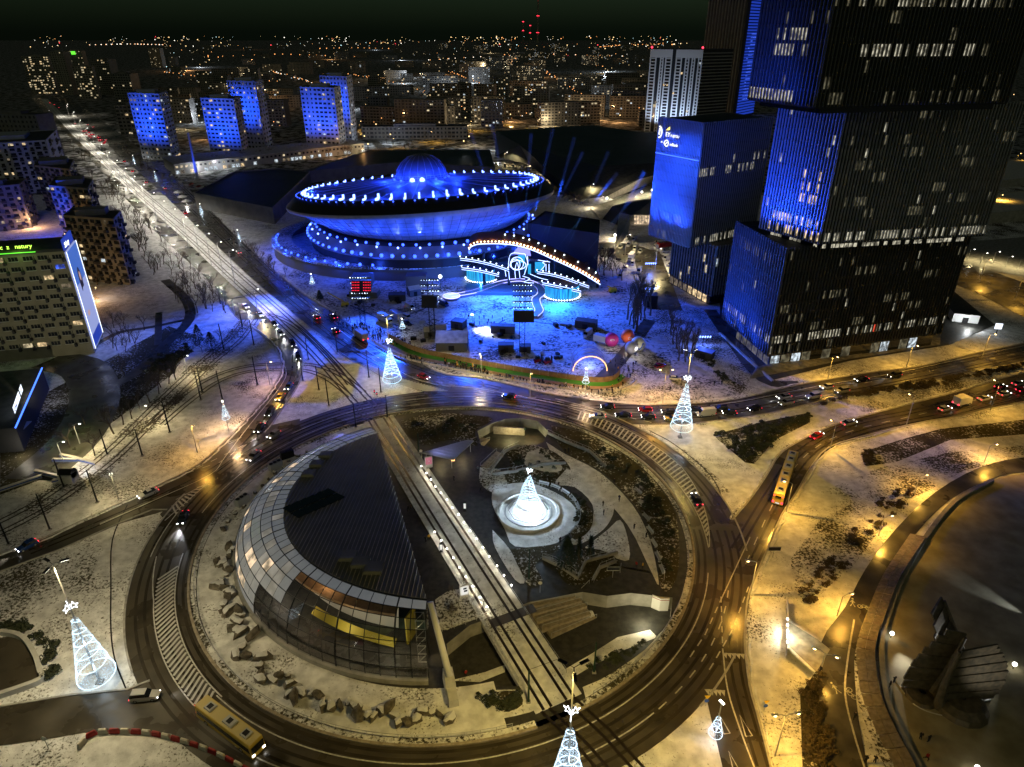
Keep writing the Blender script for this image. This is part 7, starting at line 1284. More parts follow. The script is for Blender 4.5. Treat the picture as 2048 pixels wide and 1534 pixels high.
part(MB().box((*(g(10, 880).xy), 4.0), (14, 5, .2), .1), 'awning', 'galv', sg)
lamp('POINT', g(40, 900, 2.5), (1, .9, .7), 120, sg, 'door_light')
t = thing('stair_shelter', g(140, 968), 'subway stairs with pale walls, blue stripe and rounded lift house', 'stairs')
for pts, h in (([(0, 985), (60, 965), (85, 957)], 1.0), ([(70, 948), (130, 962), (105, 968)], 1.1), ([(120, 915), (150, 922), (190, 932)], 1.0), ([(105, 925), (155, 925)], 1.0)): q = gs(pts); part(MB().strip(q, [p + Vector((0, 0, h)) for p in q]).strip([p + Vector((0, 0, h)) for p in q], [p + Vector((0, .8, h)) for p in q]), 'stair_wall', 'concrete_light', t); part(MB().tube([p + Vector((0, -.05, h * .55)) for p in q], .16, 4), 'blue_stripe', 'ball_blue', t)
b = g(140, 962); part(MB().box(b, (3.4, 3.0, 2.6)).lathe([(1.5, 0), (1.5, .02)], 12, b + Vector((0, 0, 2.6))), 'lift_house', 'concrete_light', t); part(MB().tube([b + Vector((-1.7, 0, 2.4)), b + Vector((1.7, 0, 2.4))], 1.3, 12), 'lift_roof', 'black', t); lamp('POINT', g(140, 935, 3), (.95, .95, 1), 420, t)

# ================================================================== far city
CITY = []
def farblock(px, py, wd, dp, h, k, lit=.12, wall='block_dark'):
    a = g(px, py); r2 = random.Random(k); ang = R(r2.uniform(-18, 18)); u = Vector((math.cos(ang), math.sin(ang), 0)); v = Vector((-u.y, u.x, 0)); b = a - u * wd * .5; d = a + u * wd * .5
    CITY.append((px, py)); return b, d, v * dp
FB = 'far dark block with scattered lit windows beyond the arena'
spots = []
for k in range(150):
    px = rnd.uniform(330, 1300); py = 96 + 160 * rnd.random() ** 1.3
    if 590 < px < 720 and py > 170: continue
    spots.append((px, py))
for k, (px, py) in enumerate(spots):
    b, d, v = farblock(px, py, rnd.uniform(25, 70), 14, 0, k); h = rnd.uniform(9, 30) if 420 < px < 880 else rnd.uniform(14, 36)
    lb_ = ('low', 'mid height', 'tall')[min(2, int(h / 12))] + (' narrow' if (d - b).length < 40 else ' long') + ' block with ' + ('lit' if 880 < px < 1240 else 'few lit') + ' windows ' + ('behind the blue towers' if px < 720 else 'beyond the back street' if px < 900 else 'below the chimneys' if px < 1100 else 'near the white framed tower') + (', far out' if py < 150 else ', nearer the arena'); t = slab('city_block', Vector((b.x, b.y, 0)), Vector((b + v).to_tuple()), Vector((d.x, d.y, 0)), 0, h, max(3, int(h / 3.2)), 2, int((d - b).length / 4), 'block_dark', lb_, .15 if 880 < px < 1240 else .05, single=False, group=lb_, seed=100 + k, lits=['win_warm', 'win_yellow', 'win_cool', 'win_yellow'], extra=False)
for k, (px, py, wd, h, lt, lb) in enumerate(((90, 188, 46, 62, .35, 'far office tower with many yellow windows at the avenue end'), (135, 190, 26, 70, .04, 'far dark tower behind the yellow windowed one'), (180, 198, 30, 50, .3, 'far tower with a column of yellow windows'), (215, 190, 40, 58, .06, 'broad far tower with a few lit windows'), (255, 215, 34, 46, .02, 'unlit tower block left of the blue ones'), (315, 135, 42, 55, .12, 'pale striped far office block with lit rows'), (160, 155, 40, 60, .1, 'far tower with a green glowing sign'), (275, 270, 34, 30, .08, 'dark block at the crossing with a few windows'), (1180, 130, 60, 30, .2, 'far slab with dense lit windows right of the chimney'), (1000, 138, 80, 36, .2, 'far wide slab with dense lit windows'), (1050, 160, 90, 30, .22, 'far long slab with lit grid windows'), (1020, 232, 60, 14, .05, 'low bluish office block behind the arena'), (1110, 238, 50, 12, .05, 'low glazed office block behind the congress hall'), (830, 278, 110, 12, .02, 'dark school building behind the arena'), (40, 330, 60, 40, .02, 'dark block behind the long slab at the left edge'))):
    b, d, v = farblock(px, py, wd, 18, h, 300 + k); t = slab('city_tower', Vector((b.x, b.y, 0)), b + v, Vector((d.x, d.y, 0)), 0, h, max(3, int(h / 3.4)), 3, max(4, int(wd / 4)), 'block_grey' if 'pale' in lb or 'low' in lb else 'block_dark', lb, lt, single=False, seed=400 + k, lits=['win_warm', 'win_yellow', 'win_yellow'])
    if 'green' in lb: q = (b + d) / 2; part(MB().box((q.x, q.y - 1.5, h - 8), (10, .5, 7)), 'glowing_sign', 'em_green_line', t)
# chimneys and masts
for px, py, yt, r_, lb in ((1075, 78, -40, 12, 'tall striped power station chimney with red beacons'), (1046, 78, 42, 6, 'shorter chimney with red beacons left of the tall one'), (1060, 78, 50, 6, 'short pair stack with red beacons beside the tall chimney')):
    b = g(px, py + 8); z = gy(px, yt, b.y).z; t = thing('chimney', b, lb, 'chimney'); part(MB().tube([b, b + Vector((0, 0, z))], r_, 12, r2=r_ * .6), 'shaft', 'block_grey', t)
    for k in range(4 if yt < 0 else 2):
        for s in (-1, 0, 1): part(MB().sphere(b + Vector((s * r_ * .9, -r_, z * (.98 - .27 * k) if yt < 0 else z * (.97 - .4 * k))), 3.4, 6, 4), 'beacon', 'em_red', t)
# rows of street lamps that mark the distant streets
STREETS = [[(545, 150), (600, 165), (640, 182)], [(735, 160), (760, 175)], [(935, 232), (880, 210), (840, 190), (800, 176), (700, 155)], [(1000, 260), (1080, 235), (1170, 205), (1280, 190)], [(330, 150), (420, 165), (560, 172)], [(420, 118), (560, 112), (720, 118)], [(860, 125), (960, 118), (1100, 112), (1290, 118)], [(640, 100), (700, 98), (780, 100)], [(1180, 98), (1250, 92), (1330, 90)], [(180, 92), (260, 90), (340, 92)], [(900, 150), (940, 170), (1010, 185)], [(1090, 150), (1130, 175), (1200, 240)], [(470, 215), (520, 240), (560, 275)], [(740, 215), (760, 260)]]
# distant city lights: street and window lights too many to count
for nm, c, s, n in (('warm', (1, .68, .3), 2.4, 900), ('white', (1, .95, .82), 2.2, 520), ('orange', (1, .4, .12), 2.4, 460), ('cool', (.6, .95, 1), 2, 160), ('red', (1, .06, .08), 3, 50)):
    em('far_' + nm, c, s); mb = MB()
    if nm in ('orange', 'white'):
        for st in STREETS[::1 if nm == 'orange' else 3]:
            for p, d in along(gs(st), 34 if st[0][1] > 140 else 70): r_ = p.y * .0006 * rnd.uniform(.5, 1); mb.sphere((p.x + rnd.uniform(-6, 6), p.y + rnd.uniform(-6, 6), 9), r_, 5, 3)
    for k in range(n):
        py = 64 + 30 * rnd.random() ** 1.6 if rnd.random() < .55 else 75 + 150 * rnd.random() ** 1.2; px = rnd.uniform(60, 1400) if rnd.random() < .85 else rnd.uniform(1980, 2060)
        if 500 < px < 870 and 92 < py < 135 or (px < 330 and py > 95) or (py < 90 and rnd.random() < .3 and px < 500): continue
        if math.sin(px * .021) + math.sin(px * .057 + 1) + math.sin(py * .3 + px * .01) < rnd.uniform(-1.6, 1.2): continue
        z = rnd.uniform(2, 14); p = g(px, py, z); r_ = p.y * .00058 * rnd.choice([.35, .5, .5, .7, 1.1]); mb.add([p + Vector(o) * r_ for o in ((1, 0, 0), (-1, 0, 0), (0, 1, 0), (0, -1, 0), (0, 0, 1), (0, 0, -1))], [(0, 2, 4), (2, 1, 4), (1, 3, 4), (3, 0, 4), (2, 0, 5), (1, 2, 5), (3, 1, 5), (0, 3, 5)])
    o = put(bpy.data.objects.new('distant_city_lights', mb.mesh('distant_city_lights', 'far_' + nm))); o['kind'] = 'stuff'; tag(o, {'warm': 'scattered warm yellow lights of the distant city', 'white': 'scattered white lights of the distant city', 'orange': 'scattered orange street lights of the distant city', 'cool': 'scattered bluish lights of the distant city', 'red': 'scattered red lights of the distant city'}[nm], 'lights')
GLOW_BALLS = MB()
for k in range(70):
    px, py = rnd.uniform(340, 1300), rnd.uniform(96, 300); GLOW_BALLS.sphere(g(px, py, 9.8), .7, 6, 4); lamp('POINT', g(px, py, 9), rnd.choice([(1, .5, .18), (1, .75, .4), (.8, .9, 1)]), 2200 + 22000 * ((300 - py) / 200) ** 2, None, 'city_fill_light', size=.5)  # point lights added at random as ambient fill for the far facades
for a_ in ((130, 470, 4), (155, 585, 5), (60, 440, 5), (192, 578, 5)): GLOW_BALLS.sphere(g(*a_) + Vector((0, 0, .6)), .3, 6, 4)
o = put(bpy.data.objects.new('distant_city_lights', GLOW_BALLS.mesh('distant_city_lights', 'far_warm'))); o['kind'] = 'stuff'; tag(o, 'small glowing balls added at the fill and yard lights between the far blocks', 'lights')
# right edge: road, kiosk, wavy pavilion behind the tower
road('east_road', smooth(gs([(1890, 560), (1960, 590), (2060, 640), (2200, 700)]), 3) + list(reversed(smooth(gs([(1905, 520), (1960, 535), (2060, 570), (2200, 620)]), 3))), 'asphalt_worn'); sheet('forecourt', gs([(1915, 485), (2100, 470), (2100, 560), (1990, 545), (1900, 525)]), 'paving_light', .09); sheet('car_park', gs([(1960, 380), (2150, 300), (2150, 470), (1930, 480)]), 'snow_patchy', .085)
for i, (px, py, z0_, z1_, lb) in enumerate(((2020, 350, 0, 5, 'pale flat terminal roof at the right edge, upper'), (2040, 420, 0, 6, 'pale curved terminal roof at the right edge, lower'))): q = gs([(1960, py + 30), (2160, py + 10), (2160, py - 25), (1985, py - 15)]); block('station_roof', q, z0_, z1_, 'concrete', 'concrete_light', lb)
hut(1925, 640, (9, 6), 3.4, -.3, 'lit white kiosk behind the tower corner', 'white_paint', False, 'roof_dark', 'kiosk'); lamp('POINT', g(1940, 648, 2), (.95, 1, 1), 700, None, 'kiosk_light'); t = thing('screen_board', g(1992, 668), 'small glowing white screen on the terrace corner', 'screen'); b = g(1992, 668); part(MB().box(b, (.3, .3, 2)), 'post', 'dark_metal', t); part(MB().box(b + Vector((0, 0, 2)), (2.4, .2, 2.2), -.2), 'panel', 'sign_face', t)
for px, py in ((1935, 520), (1960, 528), (1985, 525), (2010, 535), (2035, 540)): street_lamp(px, py, py - 20, 'small bright forecourt lamp behind the tower', 'w', watts=900, grp='forecourt lamps', hmin=5)
for px, py in ((1960, 560), (2030, 600), (1990, 420), (2030, 330)): street_lamp(px, py, py - 30, 'orange lamp on the road behind the tower', 's', watts=4500, grp='east road lamps', hmin=9)
# ================================================================== trees and shrubs
def bare_tree(seed, h, spread=.5, depth=5, lean=.1):
    r2 = random.Random(seed); tr_, cr_ = MB(), MB()
    def grow(p, d, L, r, k, mb):
        q = p + d * L * .5 + Vector((r2.gauss(0, .04), r2.gauss(0, .04), .02)) * L; e = q + (d + Vector((r2.gauss(0, .1), r2.gauss(0, .1), .05))).normalized() * L * .5
        mb.tube([p, q, e], r, 4 if k < 3 else 3, r2=r * .62, caps=False)
        if k >= depth: return
        for i in range(3 if k < 3 else r2.choice([2, 3])):
            a = r2.uniform(0, 6.28); s = spread * r2.uniform(.6, 1.3); nd = (d + Vector((math.cos(a) * s, math.sin(a) * s, r2.uniform(.0, .25)))).normalized(); grow(p.lerp(e, r2.uniform(.62, 1)) if i else e, nd, L * r2.uniform(.6, .8), r * .6, k + 1, cr_)
    grow(Vector((0, 0, 0)), Vector((r2.gauss(0, lean), r2.gauss(0, lean), 1)).normalized(), h * .34, h * .027, 0, tr_); return tr_.mesh('trunk', 'bark'), cr_.mesh('crown', 'bark')
TV = [bare_tree(i, 8.5, .55, 5) for i in range(5)]; TALL = [bare_tree(20 + i, 14, .3, 5, .05) for i in range(3)]; BUSHY = [bare_tree(30 + i, 7, .75, 6) for i in range(2)]
def tree(px, py, label, group, kind='n', s=1.0, z=0.0):
    tr_, cr_ = rnd.choice({'n': TV, 't': TALL, 'b': BUSHY}[kind]); b = g(px, py, z); t = thing('bare_tree', b, label, 'tree', group); s *= rnd.uniform(.85, 1.15); t.scale = (s, s, s); t.rotation_euler = (0, 0, rnd.uniform(0, 6.3)); inst(tr_, 'trunk', t); inst(cr_, 'crown', t); return t
def forest(n, poly, lb, grp, kind='n', s=1.0):
    xs, ys = [p[0] for p in poly], [p[1] for p in poly]; k = 0
    while k < n:
        x, y = rnd.uniform(min(xs), max(xs)), rnd.uniform(min(ys), max(ys))
        if inside((x, y), poly): tree(x, y, lb, grp, kind, s); k += 1
forest(66, [(235, 400), (300, 450), (420, 565), (465, 625), (400, 650), (330, 580), (270, 520), (215, 440)], 'bare tree in the dark strip between avenue and apartment blocks', 'avenue park trees', 'n', 1.05); forest(22, [(150, 275), (200, 330), (250, 400), (225, 415), (160, 330), (130, 280)], 'small bare tree beside the far left side of the avenue', 'far left avenue trees')
forest(24, [(395, 425), (450, 460), (560, 545), (590, 565), (570, 570), (500, 520), (410, 450)], 'bare tree on the snowy pavement between avenue and arena', 'arena pavement trees', 'n', .8); forest(26, [(230, 285), (330, 360), (385, 400), (370, 405), (290, 350), (225, 300)], 'bare tree between avenue and the shop row', 'shop row trees', 'n', .9); forest(26, [(420, 335), (700, 318), (740, 300), (700, 300), (450, 322)], 'bare tree in front of the blue lit tower blocks', 'tower block trees', 'n', 1.2)
forest(14, [(225, 640), (300, 640), (360, 690), (300, 770), (230, 790), (200, 700)], 'bare tree in the small park below the billboard', 'billboard park trees', 'n', .8)
for px, py in ((228, 868), (247, 850), (264, 838), (282, 822), (300, 806), (318, 788), (338, 768), (352, 760), (322, 775)): tree(px, py, 'bare young tree in the neat row beside the western tram line', 'row along the tram line', 'n', .95)
for px, py, k, s in ((190, 912, 'b', 1.1), (228, 868, 'n', 1.3), (440, 680, 'b', .8), (405, 705, 'b', .8), (140, 895, 'b', 1), (170, 850, 'b', 1)): tree(px, py, 'broad bushy bare tree beside the path lamps', 'bushy bare trees', k, s)
forest(15, [(1255, 600), (1300, 610), (1308, 655), (1270, 670), (1250, 640)], 'tall slender bare tree in the grove right of the stage', 'grove right of the stage', 't'); forest(9, [(1340, 660), (1375, 690), (1385, 730), (1345, 720)], 'tall dark bare tree beside the tower path', 'grove by the tower path', 't', .9); forest(12, [(1180, 500), (1240, 540), (1250, 580), (1200, 560)], 'bare tree between black box building and service yard', 'service yard trees'); forest(10, [(1100, 400), (1180, 402), (1180, 412), (1110, 410)], 'bare tree beside the congress hall car park', 'congress hall trees', 'n', .8)
forest(26, [(760, 250), (980, 240), (1000, 262), (880, 300), (780, 310)], 'far bare tree along the back street behind the arena', 'back street trees', 'n', 1.2); forest(10, [(905, 1170), (965, 1180), (970, 1225), (900, 1240)], 'frosted bare shrub tree beside the lower globe lamps', 'frosted shrub trees', 'b', .35)
wt_ = tree(195, 570, 'bare tree lit white beside the pale roof edge', None, 'b', 1.3); wt_.pop('group', None) if 'group' in wt_ else None; lamp('POINT', g(192, 578, 5), (.8, .9, 1), 160, None, 'yard_light')
# conifers
def conifer(px, py, h, r_, lb, slim=False):
    b = g(px, py); t = thing('conifer', b, lb, 'tree'); r2 = random.Random(int(px)); part(MB().tube([b, b + Vector((0, 0, h * .9))], .18, 5, r2=.04), 'trunk', 'bark', t); mb = MB()
    for k in range(900 if not slim else 350):
        u = r2.random() ** .75; z = h * (.06 + .94 * u); rr = r_ * (1 - u) * r2.uniform(.45, 1.05) + .05; a = r2.uniform(0, 6.28); p = b + Vector((rr * math.cos(a), rr * math.sin(a), z)); d = Vector((math.cos(a), math.sin(a), -.35 if not slim else 1.2)).normalized() * r2.uniform(.35, .7); s = Vector((-math.sin(a), math.cos(a), r2.uniform(-.3, .3))) * .16
        mb.add([p - s, p + s, p + d], [(0, 1, 2)])
    part(mb, 'crown', 'conifer', t, stuff=True)
conifer(1132, 1135, 8.5, 2.8, 'broad dark conifer in the walled bed behind the ramps'); conifer(1157, 1122, 6, .8, 'slim columnar conifer beside the broad one, left', True); conifer(1180, 1118, 6, .8, 'slim columnar conifer beside the broad one, right', True); conifer(738, 338 - 20, 12, 3, 'dark conifer far behind the arena hall')
conifer(640, 598, 4, 1.6, 'dark conifer beside the small light cone at the show ground'); conifer(400, 690, 8, 3, 'dark conifer beside the park path'); conifer(425, 700, 7, 3.5, 'round dark evergreen beside the slip road')
# shrubs: clumps of small leaves
def shrub_mesh(seed, m, n=230):
    r2 = random.Random(seed); mb = MB(); bl = [(Vector((r2.uniform(-.5, .5), r2.uniform(-.5, .5), r2.uniform(.2, .6))), r2.uniform(.3, .55)) for _ in range(5)]
    for k in range(n):
        c, r_ = r2.choice(bl); v = Vector((r2.gauss(0, 1), r2.gauss(0, 1), abs(r2.gauss(0, .8)))).normalized(); p = c + v * r_ * r2.uniform(.7, 1.1); a = Vector((r2.gauss(0, 1), r2.gauss(0, 1), r2.gauss(0, 1))).normalized() * .13; b = v.cross(a).normalized() * .1; mb.add([p - a, p + b, p + a, p - b], [(0, 1, 2, 3)])
    return mb.mesh('shrub', m)
SH = [shrub_mesh(i, 'leaf_dark') for i in range(3)]; SB = [shrub_mesh(10 + i, 'leaf_brown') for i in range(3)]
COVER = MB()
def shrubs(n, poly, lb, grp, ms, s=1.0, joined=False):
    xs, ys = [p[0] for p in poly], [p[1] for p in poly]; k = 0
    while k < n:
        x, y = rnd.uniform(min(xs), max(xs)), rnd.uniform(min(ys), max(ys))
        if inside((x, y), poly):
            q = s * rnd.uniform(.7, 1.3); k += 1; me = rnd.choice(ms); p = g(x, y)
            if joined: COVER.add([(p.x + v.co.x * q, p.y + v.co.y * q, p.z + v.co.z * q * .9) for v in me.vertices], [tuple(f.vertices) for f in me.polygons], 0 if ms is SH else 1)
            else: o = inst(me, 'shrub', None, p, rnd.uniform(0, 6), (q, q, q * .9)); tag(o, lb, 'shrub', grp)
shrubs(60, [(1424, 872), (1520, 848), (1600, 830), (1555, 878), (1505, 925), (1490, 920)], 'dark shrub in the triangular bed on the snowy island', 'shrubs in the triangular bed', SH, 1.5); shrubs(50, [(1545, 846), (1622, 826), (1622, 842), (1560, 872)], 'small clipped shrub in rows at the edge of the triangular bed', 'rows of clipped shrubs', SH, .9)
shrubs(110, [(1625, 815), (1740, 790), (1860, 775), (2048, 738), (2048, 730), (1860, 762), (1740, 780)], 'brown shrub on the median between the carriageways', 'median shrubs', SB, 1.3); shrubs(45, [(1110, 868), (1200, 895), (1290, 950), (1345, 1040), (1350, 1150), (1330, 1160), (1320, 1060), (1270, 980), (1190, 915), (1120, 885)], 'shrub on the curved bank below the ring guard rail', 'curved bank shrubs', SH, 1.1)
shrubs(26, [(1140, 985), (1170, 1005), (1180, 1040), (1155, 1070), (1150, 1040), (1158, 1015)], 'low dark shrub in the crescent bed behind the fountain benches', 'crescent bed shrubs', SH, .9, True); shrubs(26, [(1020, 905), (1080, 900), (1125, 930), (1110, 960), (1030, 965)], 'low shrub in the flower bed behind the fountain tree', 'flower bed shrubs', SH, .9, True); shrubs(20, [(810, 845), (900, 832), (960, 842), (950, 860), (850, 880)], 'dark ground shrub on the slope by the underpass', 'underpass slope shrubs', SH, 1.1, True)
shrubs(70, [(1600, 1190), (1680, 1090), (1760, 1000), (1840, 960), (1850, 975), (1770, 1040), (1700, 1130), (1620, 1215)], 'dry brown shrub along the slope above the cycle path', 'slope shrubs', SB, 1.0, True); shrubs(60, [(1598, 1395), (1640, 1330), (1650, 1400), (1668, 1550), (1630, 1560), (1605, 1480)], 'dry brown shrub between subway mouth and road', 'subway slope shrubs', SB, 1.0, True); shrubs(30, [(-20, 1250), (60, 1255), (110, 1300), (118, 1345), (90, 1370), (85, 1310), (40, 1270), (-20, 1268)], 'dark hedge shrub round the tunnel mouth', 'tunnel hedge', SH, 1.3, True)
shrubs(22, [(1720, 905), (1740, 902), (1748, 925), (1730, 932)], 'shrub in the round planted bed beside the dark path', 'round bed shrubs', SB, .9); shrubs(30, [(300, 720), (370, 690), (385, 705), (330, 745), (300, 745)], 'dark hedge round the circular bed in the park', 'park hedge', SH, 1.5, True); shrubs(26, [(955, 1395), (1035, 1385), (1040, 1415), (985, 1425)], 'low green shrub by the tram deck near the ring', 'tram deck shrubs', SH, 1.0, True); shrubs(30, [(1170, 1330), (1260, 1300), (1300, 1275), (1300, 1285), (1230, 1330), (1180, 1345)], 'small shrub on the edge of the passage lawn', 'passage shrubs', SH, .7, True); shrubs(24, [(1400, 700), (1420, 720), (1475, 770), (1450, 765), (1400, 730)], 'small dark shrub on the bank beside the tower path', 'tower path shrubs', SH, 1.0, True)
o = put(bpy.data.objects.new('ground_cover', COVER.mesh('ground_cover', ['leaf_dark', 'leaf_brown']))); o['kind'] = 'stuff'; tag(o, 'low dark shrubs and dry brush on the banks and beds', 'shrubs')
# benches round the fountain
bm_ = thing('bench', (0, 0, -80)); inst(MB().box((0, 0, .42), (2.6, .55, .09)).mesh('seat', 'galv'), 'seat', bm_); inst(MB().box((0, .3, .5), (2.6, .07, .45)).mesh('backrest', 'galv'), 'backrest', bm_); [inst(MB().box((0, 0, 0), (.1, .5, .42)).mesh('leg', 'concrete'), 'leg', bm_, (x, 0, 0)) for x in (-1.1, 1.1)]
for k in range(9): a = 70 - 15 * k; p = F0 + Vector((11.8 * math.cos(R(a)), 11.8 * math.sin(R(a)), .05)); dup(bm_, p, R(a - 90), 'pale bench in the arc facing the fountain tree', 'bench', 'fountain benches')
for k in range(7): p = g(1275 + k * 8, 985 + k * 26); dup(bm_, p, R(-60 - k * 4), 'pale bench along the outer edge of the ring path', 'bench', 'ring path benches')
drop(bm_)
# ================================================================== wings monument, its wall and floodlights
mon = thing('wings_monument', g(1905, 1400), 'bronze monument of three upright feathered wings on the dark square', 'monument')
def wing(base, tip, side, name, nf, thick=.9):
    """a wing: overlapping feather slabs from a leading edge, each its own depth"""
    base, tip, side = [Vector(p) for p in (base, tip, side)]; w_ = part(MB().tube([base, base.lerp(tip, .5) - side * .04, tip], thick * .9, 8, r2=thick * .35), name, 'bronze', mon); ax = tip - base; nrm = ax.cross(side).normalized()
    for k in range(nf):
        u = .08 + .9 * k / (nf - 1); p = base + ax * u; L = side * (.55 + .45 * math.sin(math.pi * min(1, u * .8 + .2))); e = p + L + ax * (.05 - .16 * (1 - u)); hw = ax.normalized() * ax.length / nf * .75; o = nrm * (.16 * (k % 2) - .1)
        v = [p - hw + o, p + hw + o, e + hw * .6 + o, e - hw * .7 + o]; mb = MB().add(v + [q - nrm * thick * .35 for q in v], [(0, 1, 2, 3), (7, 6, 5, 4), (0, 4, 5, 1), (1, 5, 6, 2), (2, 6, 7, 3), (3, 7, 4, 0)]); part(mb, 'feather', 'bronze', w_)
wb = g(1845, 1390); wing(wb + Vector((1.5, 0, 0)), Vector((wb.x + 4.0, wb.y + 1, 12.5)), Vector((-5.2, 1.0, .4)), 'wing', 10)
wb = g(1925, 1270 + 95); wing(wb + Vector((1.5, 0, 0)), Vector((wb.x - 4, wb.y + 5.5, 13.5)), Vector((-4.6, -4.6, -2.6)), 'wing', 11)
wb = g(1905, 1415); wing(wb + Vector((-2.5, 0, 0)), Vector((wb.x - 2.2, wb.y + .5, 12.5)), Vector((10.5, 1.5, .4)), 'wing', 13)
mb = MB().lathe([(4.4, 0), (4.0, 1.0), (2.8, 1.8), (.5, 2.1)], 14, g(1918, 1412)); part(mb, 'plinth', 'bronze', mon); part(MB().lathe([(2.8, 0), (2.5, .7), (.5, 1.0)], 12, g(1842, 1392)), 'plinth', 'bronze', mon); part(MB().lathe([(3, 0), (2.6, .7), (.5, 1.0)], 12, g(1925, 1362)), 'plinth', 'bronze', mon)
part(MB().tube(smooth(gs([(1790, 1360), (1830, 1410), (1890, 1432), (1960, 1438)], .1), 5), .12, 4), 'inlay', 'concrete_light', mon)
for px, py, qx, qy, lb, wt in ((1781, 1276, 1840, 1330, 'small white floodlight at the wall left of the wings', 2600), (2025, 1338, 1960, 1330, 'small white floodlight right of the wings', 2200), (1950, 1545, 1990, 1480, 'white floodlight low in front of the square', 2600), (2110, 1265, 1900, 1140, 'bluish floodlight beyond the square', 2600)):
    b = g(px, py); t = thing('floodlight', b, lb, 'floodlight'); part(MB().tube([b, b + Vector((0, 0, 1.0))], .08, 5), 'post', 'dark_metal', t); part(MB().sphere(b + Vector((0, 0, 1.2)), .38, 8, 5), 'lamp_head', 'em_white', t); lamp('SPOT', b + Vector((0, 0, 1.3)) + (g(qx, qy) - b).normalized() * .6, (.7, .8, 1) if px > 2050 else (1, .97, .9), wt, t, aim=g(qx, qy, 1.0 if px > 2050 else 4), cone=26 if px > 2050 else 80, blend=.7)
# stone wall of slabs beside the square
wp = smooth(gs([(1850, 1080), (1800, 1160), (1768, 1240), (1750, 1300), (1752, 1350), (1762, 1400), (1790, 1465), (1830, 1540), (1850, 1600)]), 6)
t = thing('slab_bank', wp[0], 'curved bank of big stone slabs between cycle path and square', 'wall')
for k, (p, d) in enumerate(along(wp, 2.4)):
    n_ = Vector((-d.y, d.x, 0)); n_ = n_ if n_.x < 0 else -n_
    for j in range(2):
        a = p + n_ * (.1 + j * 1.5) + Vector((0, 0, .95 - j * .42)); b2 = p + n_ * (.1 + (j + 1) * 1.5 - .06) + Vector((0, 0, .95 - (j + 1) * .42)); e = d * 2.32; v = [a, a + e, b2 + e, b2]; part(MB().add(v + [q - Vector((0, 0, .25)) for q in v], [(0, 1, 2, 3), (3, 2, 1, 0), (0, 4, 5, 1), (2, 6, 7, 3), (1, 5, 6, 2), (0, 3, 7, 4)]), 'stone_slab', 'stone_warm', t)
# gravel verge beside the slabs
c_ = smooth(gs([(1790, 1150), (1752, 1230), (1728, 1300), (1725, 1350), (1733, 1410), (1760, 1480), (1800, 1560)]), 4); sheet('gravel_verge', offset(c_, 1.3) + list(reversed(offset(c_, -1.3))), 'snow_patchy')
# subway portal with lit wing walls
t = thing('subway_portal', g(1590, 1290), 'subway portal with white wing walls and small lamps', 'wall'); q = [g(1573, 1205), g(1575, 1240), g(1570, 1318)]
part(MB().strip(q, [p + Vector((0, 0, 1.1)) for p in q]), 'parapet', 'concrete_light', t); part(MB().tube([p + Vector((0, 0, 1.2)) for p in q], .1, 4), 'handrail', 'galv', t)
part(MB().add([g(1576, 1240, .2), g(1635, 1278, .2), g(1635, 1278, 1.6), g(1576, 1240, 2.4)], [(0, 1, 2, 3)]), 'wing_wall', 'white_paint', t); part(MB().add([g(1573, 1290, .2), g(1630, 1345, .2), g(1630, 1345, 1.4), g(1573, 1290, 2.2)], [(0, 1, 2, 3)]), 'wing_wall', 'stone_warm', t); struct(MB().poly(gs([(1575, 1243), (1635, 1280), (1660, 1300), (1632, 1345), (1574, 1290)]), .16), 'subway_floor', 'paving_light')
for y in (1238, 1250, 1262, 1272, 1284): p = g(1575, y, 2.2); part(MB().sphere(p, .22, 6, 4), 'wall_lamp', 'em_white', t)
lamp('POINT', g(1582, 1262, 2.0), (1, .85, .5), 420, t)
# tunnel mouth at the lower left
t = thing('tunnel_portal', g(40, 1270), 'arched concrete kerb wall round the tunnel mouth', 'wall'); q = smooth(gs([(-60, 1262), (0, 1268), (45, 1278), (70, 1310), (82, 1345), (82, 1365), (0, 1395), (-60, 1412)]), 4); part(MB().strip([p + Vector((0, 0, 1.1)) for p in offset(q, -.4)], [p + Vector((0, 0, 1.1)) for p in offset(q, .4)]).strip(offset(q, .4), [p + Vector((0, 0, 1.1)) for p in offset(q, .4)]).strip([p + Vector((0, 0, 1.1)) for p in offset(q, -.4)], offset(q, -.4)), 'rim_wall', 'concrete_light', t)
# red and white water barriers
bp = smooth(gs([(165, 1490), (180, 1474), (215, 1466), (290, 1468), (340, 1478), (400, 1496), (450, 1518), (500, 1545)]), 5)
for k, (p, d) in enumerate(along(bp, 1.75)):
    o = inst(MB().box((0, 0, 0), (1.68, .5, .9), top=.75).box((0, 0, .9), (1.2, .2, .12)).mesh('road_barrier', 'barrier_red' if k % 2 else 'barrier_white'), 'road_barrier', None, p + Vector((0, 0, .06)), math.atan2(d.y, d.x)); tag(o, ('red' if k % 2 else 'pale') + ' plastic road barrier in the striped line beside the bus', 'barrier', ('red' if k % 2 else 'pale') + ' plastic barriers')
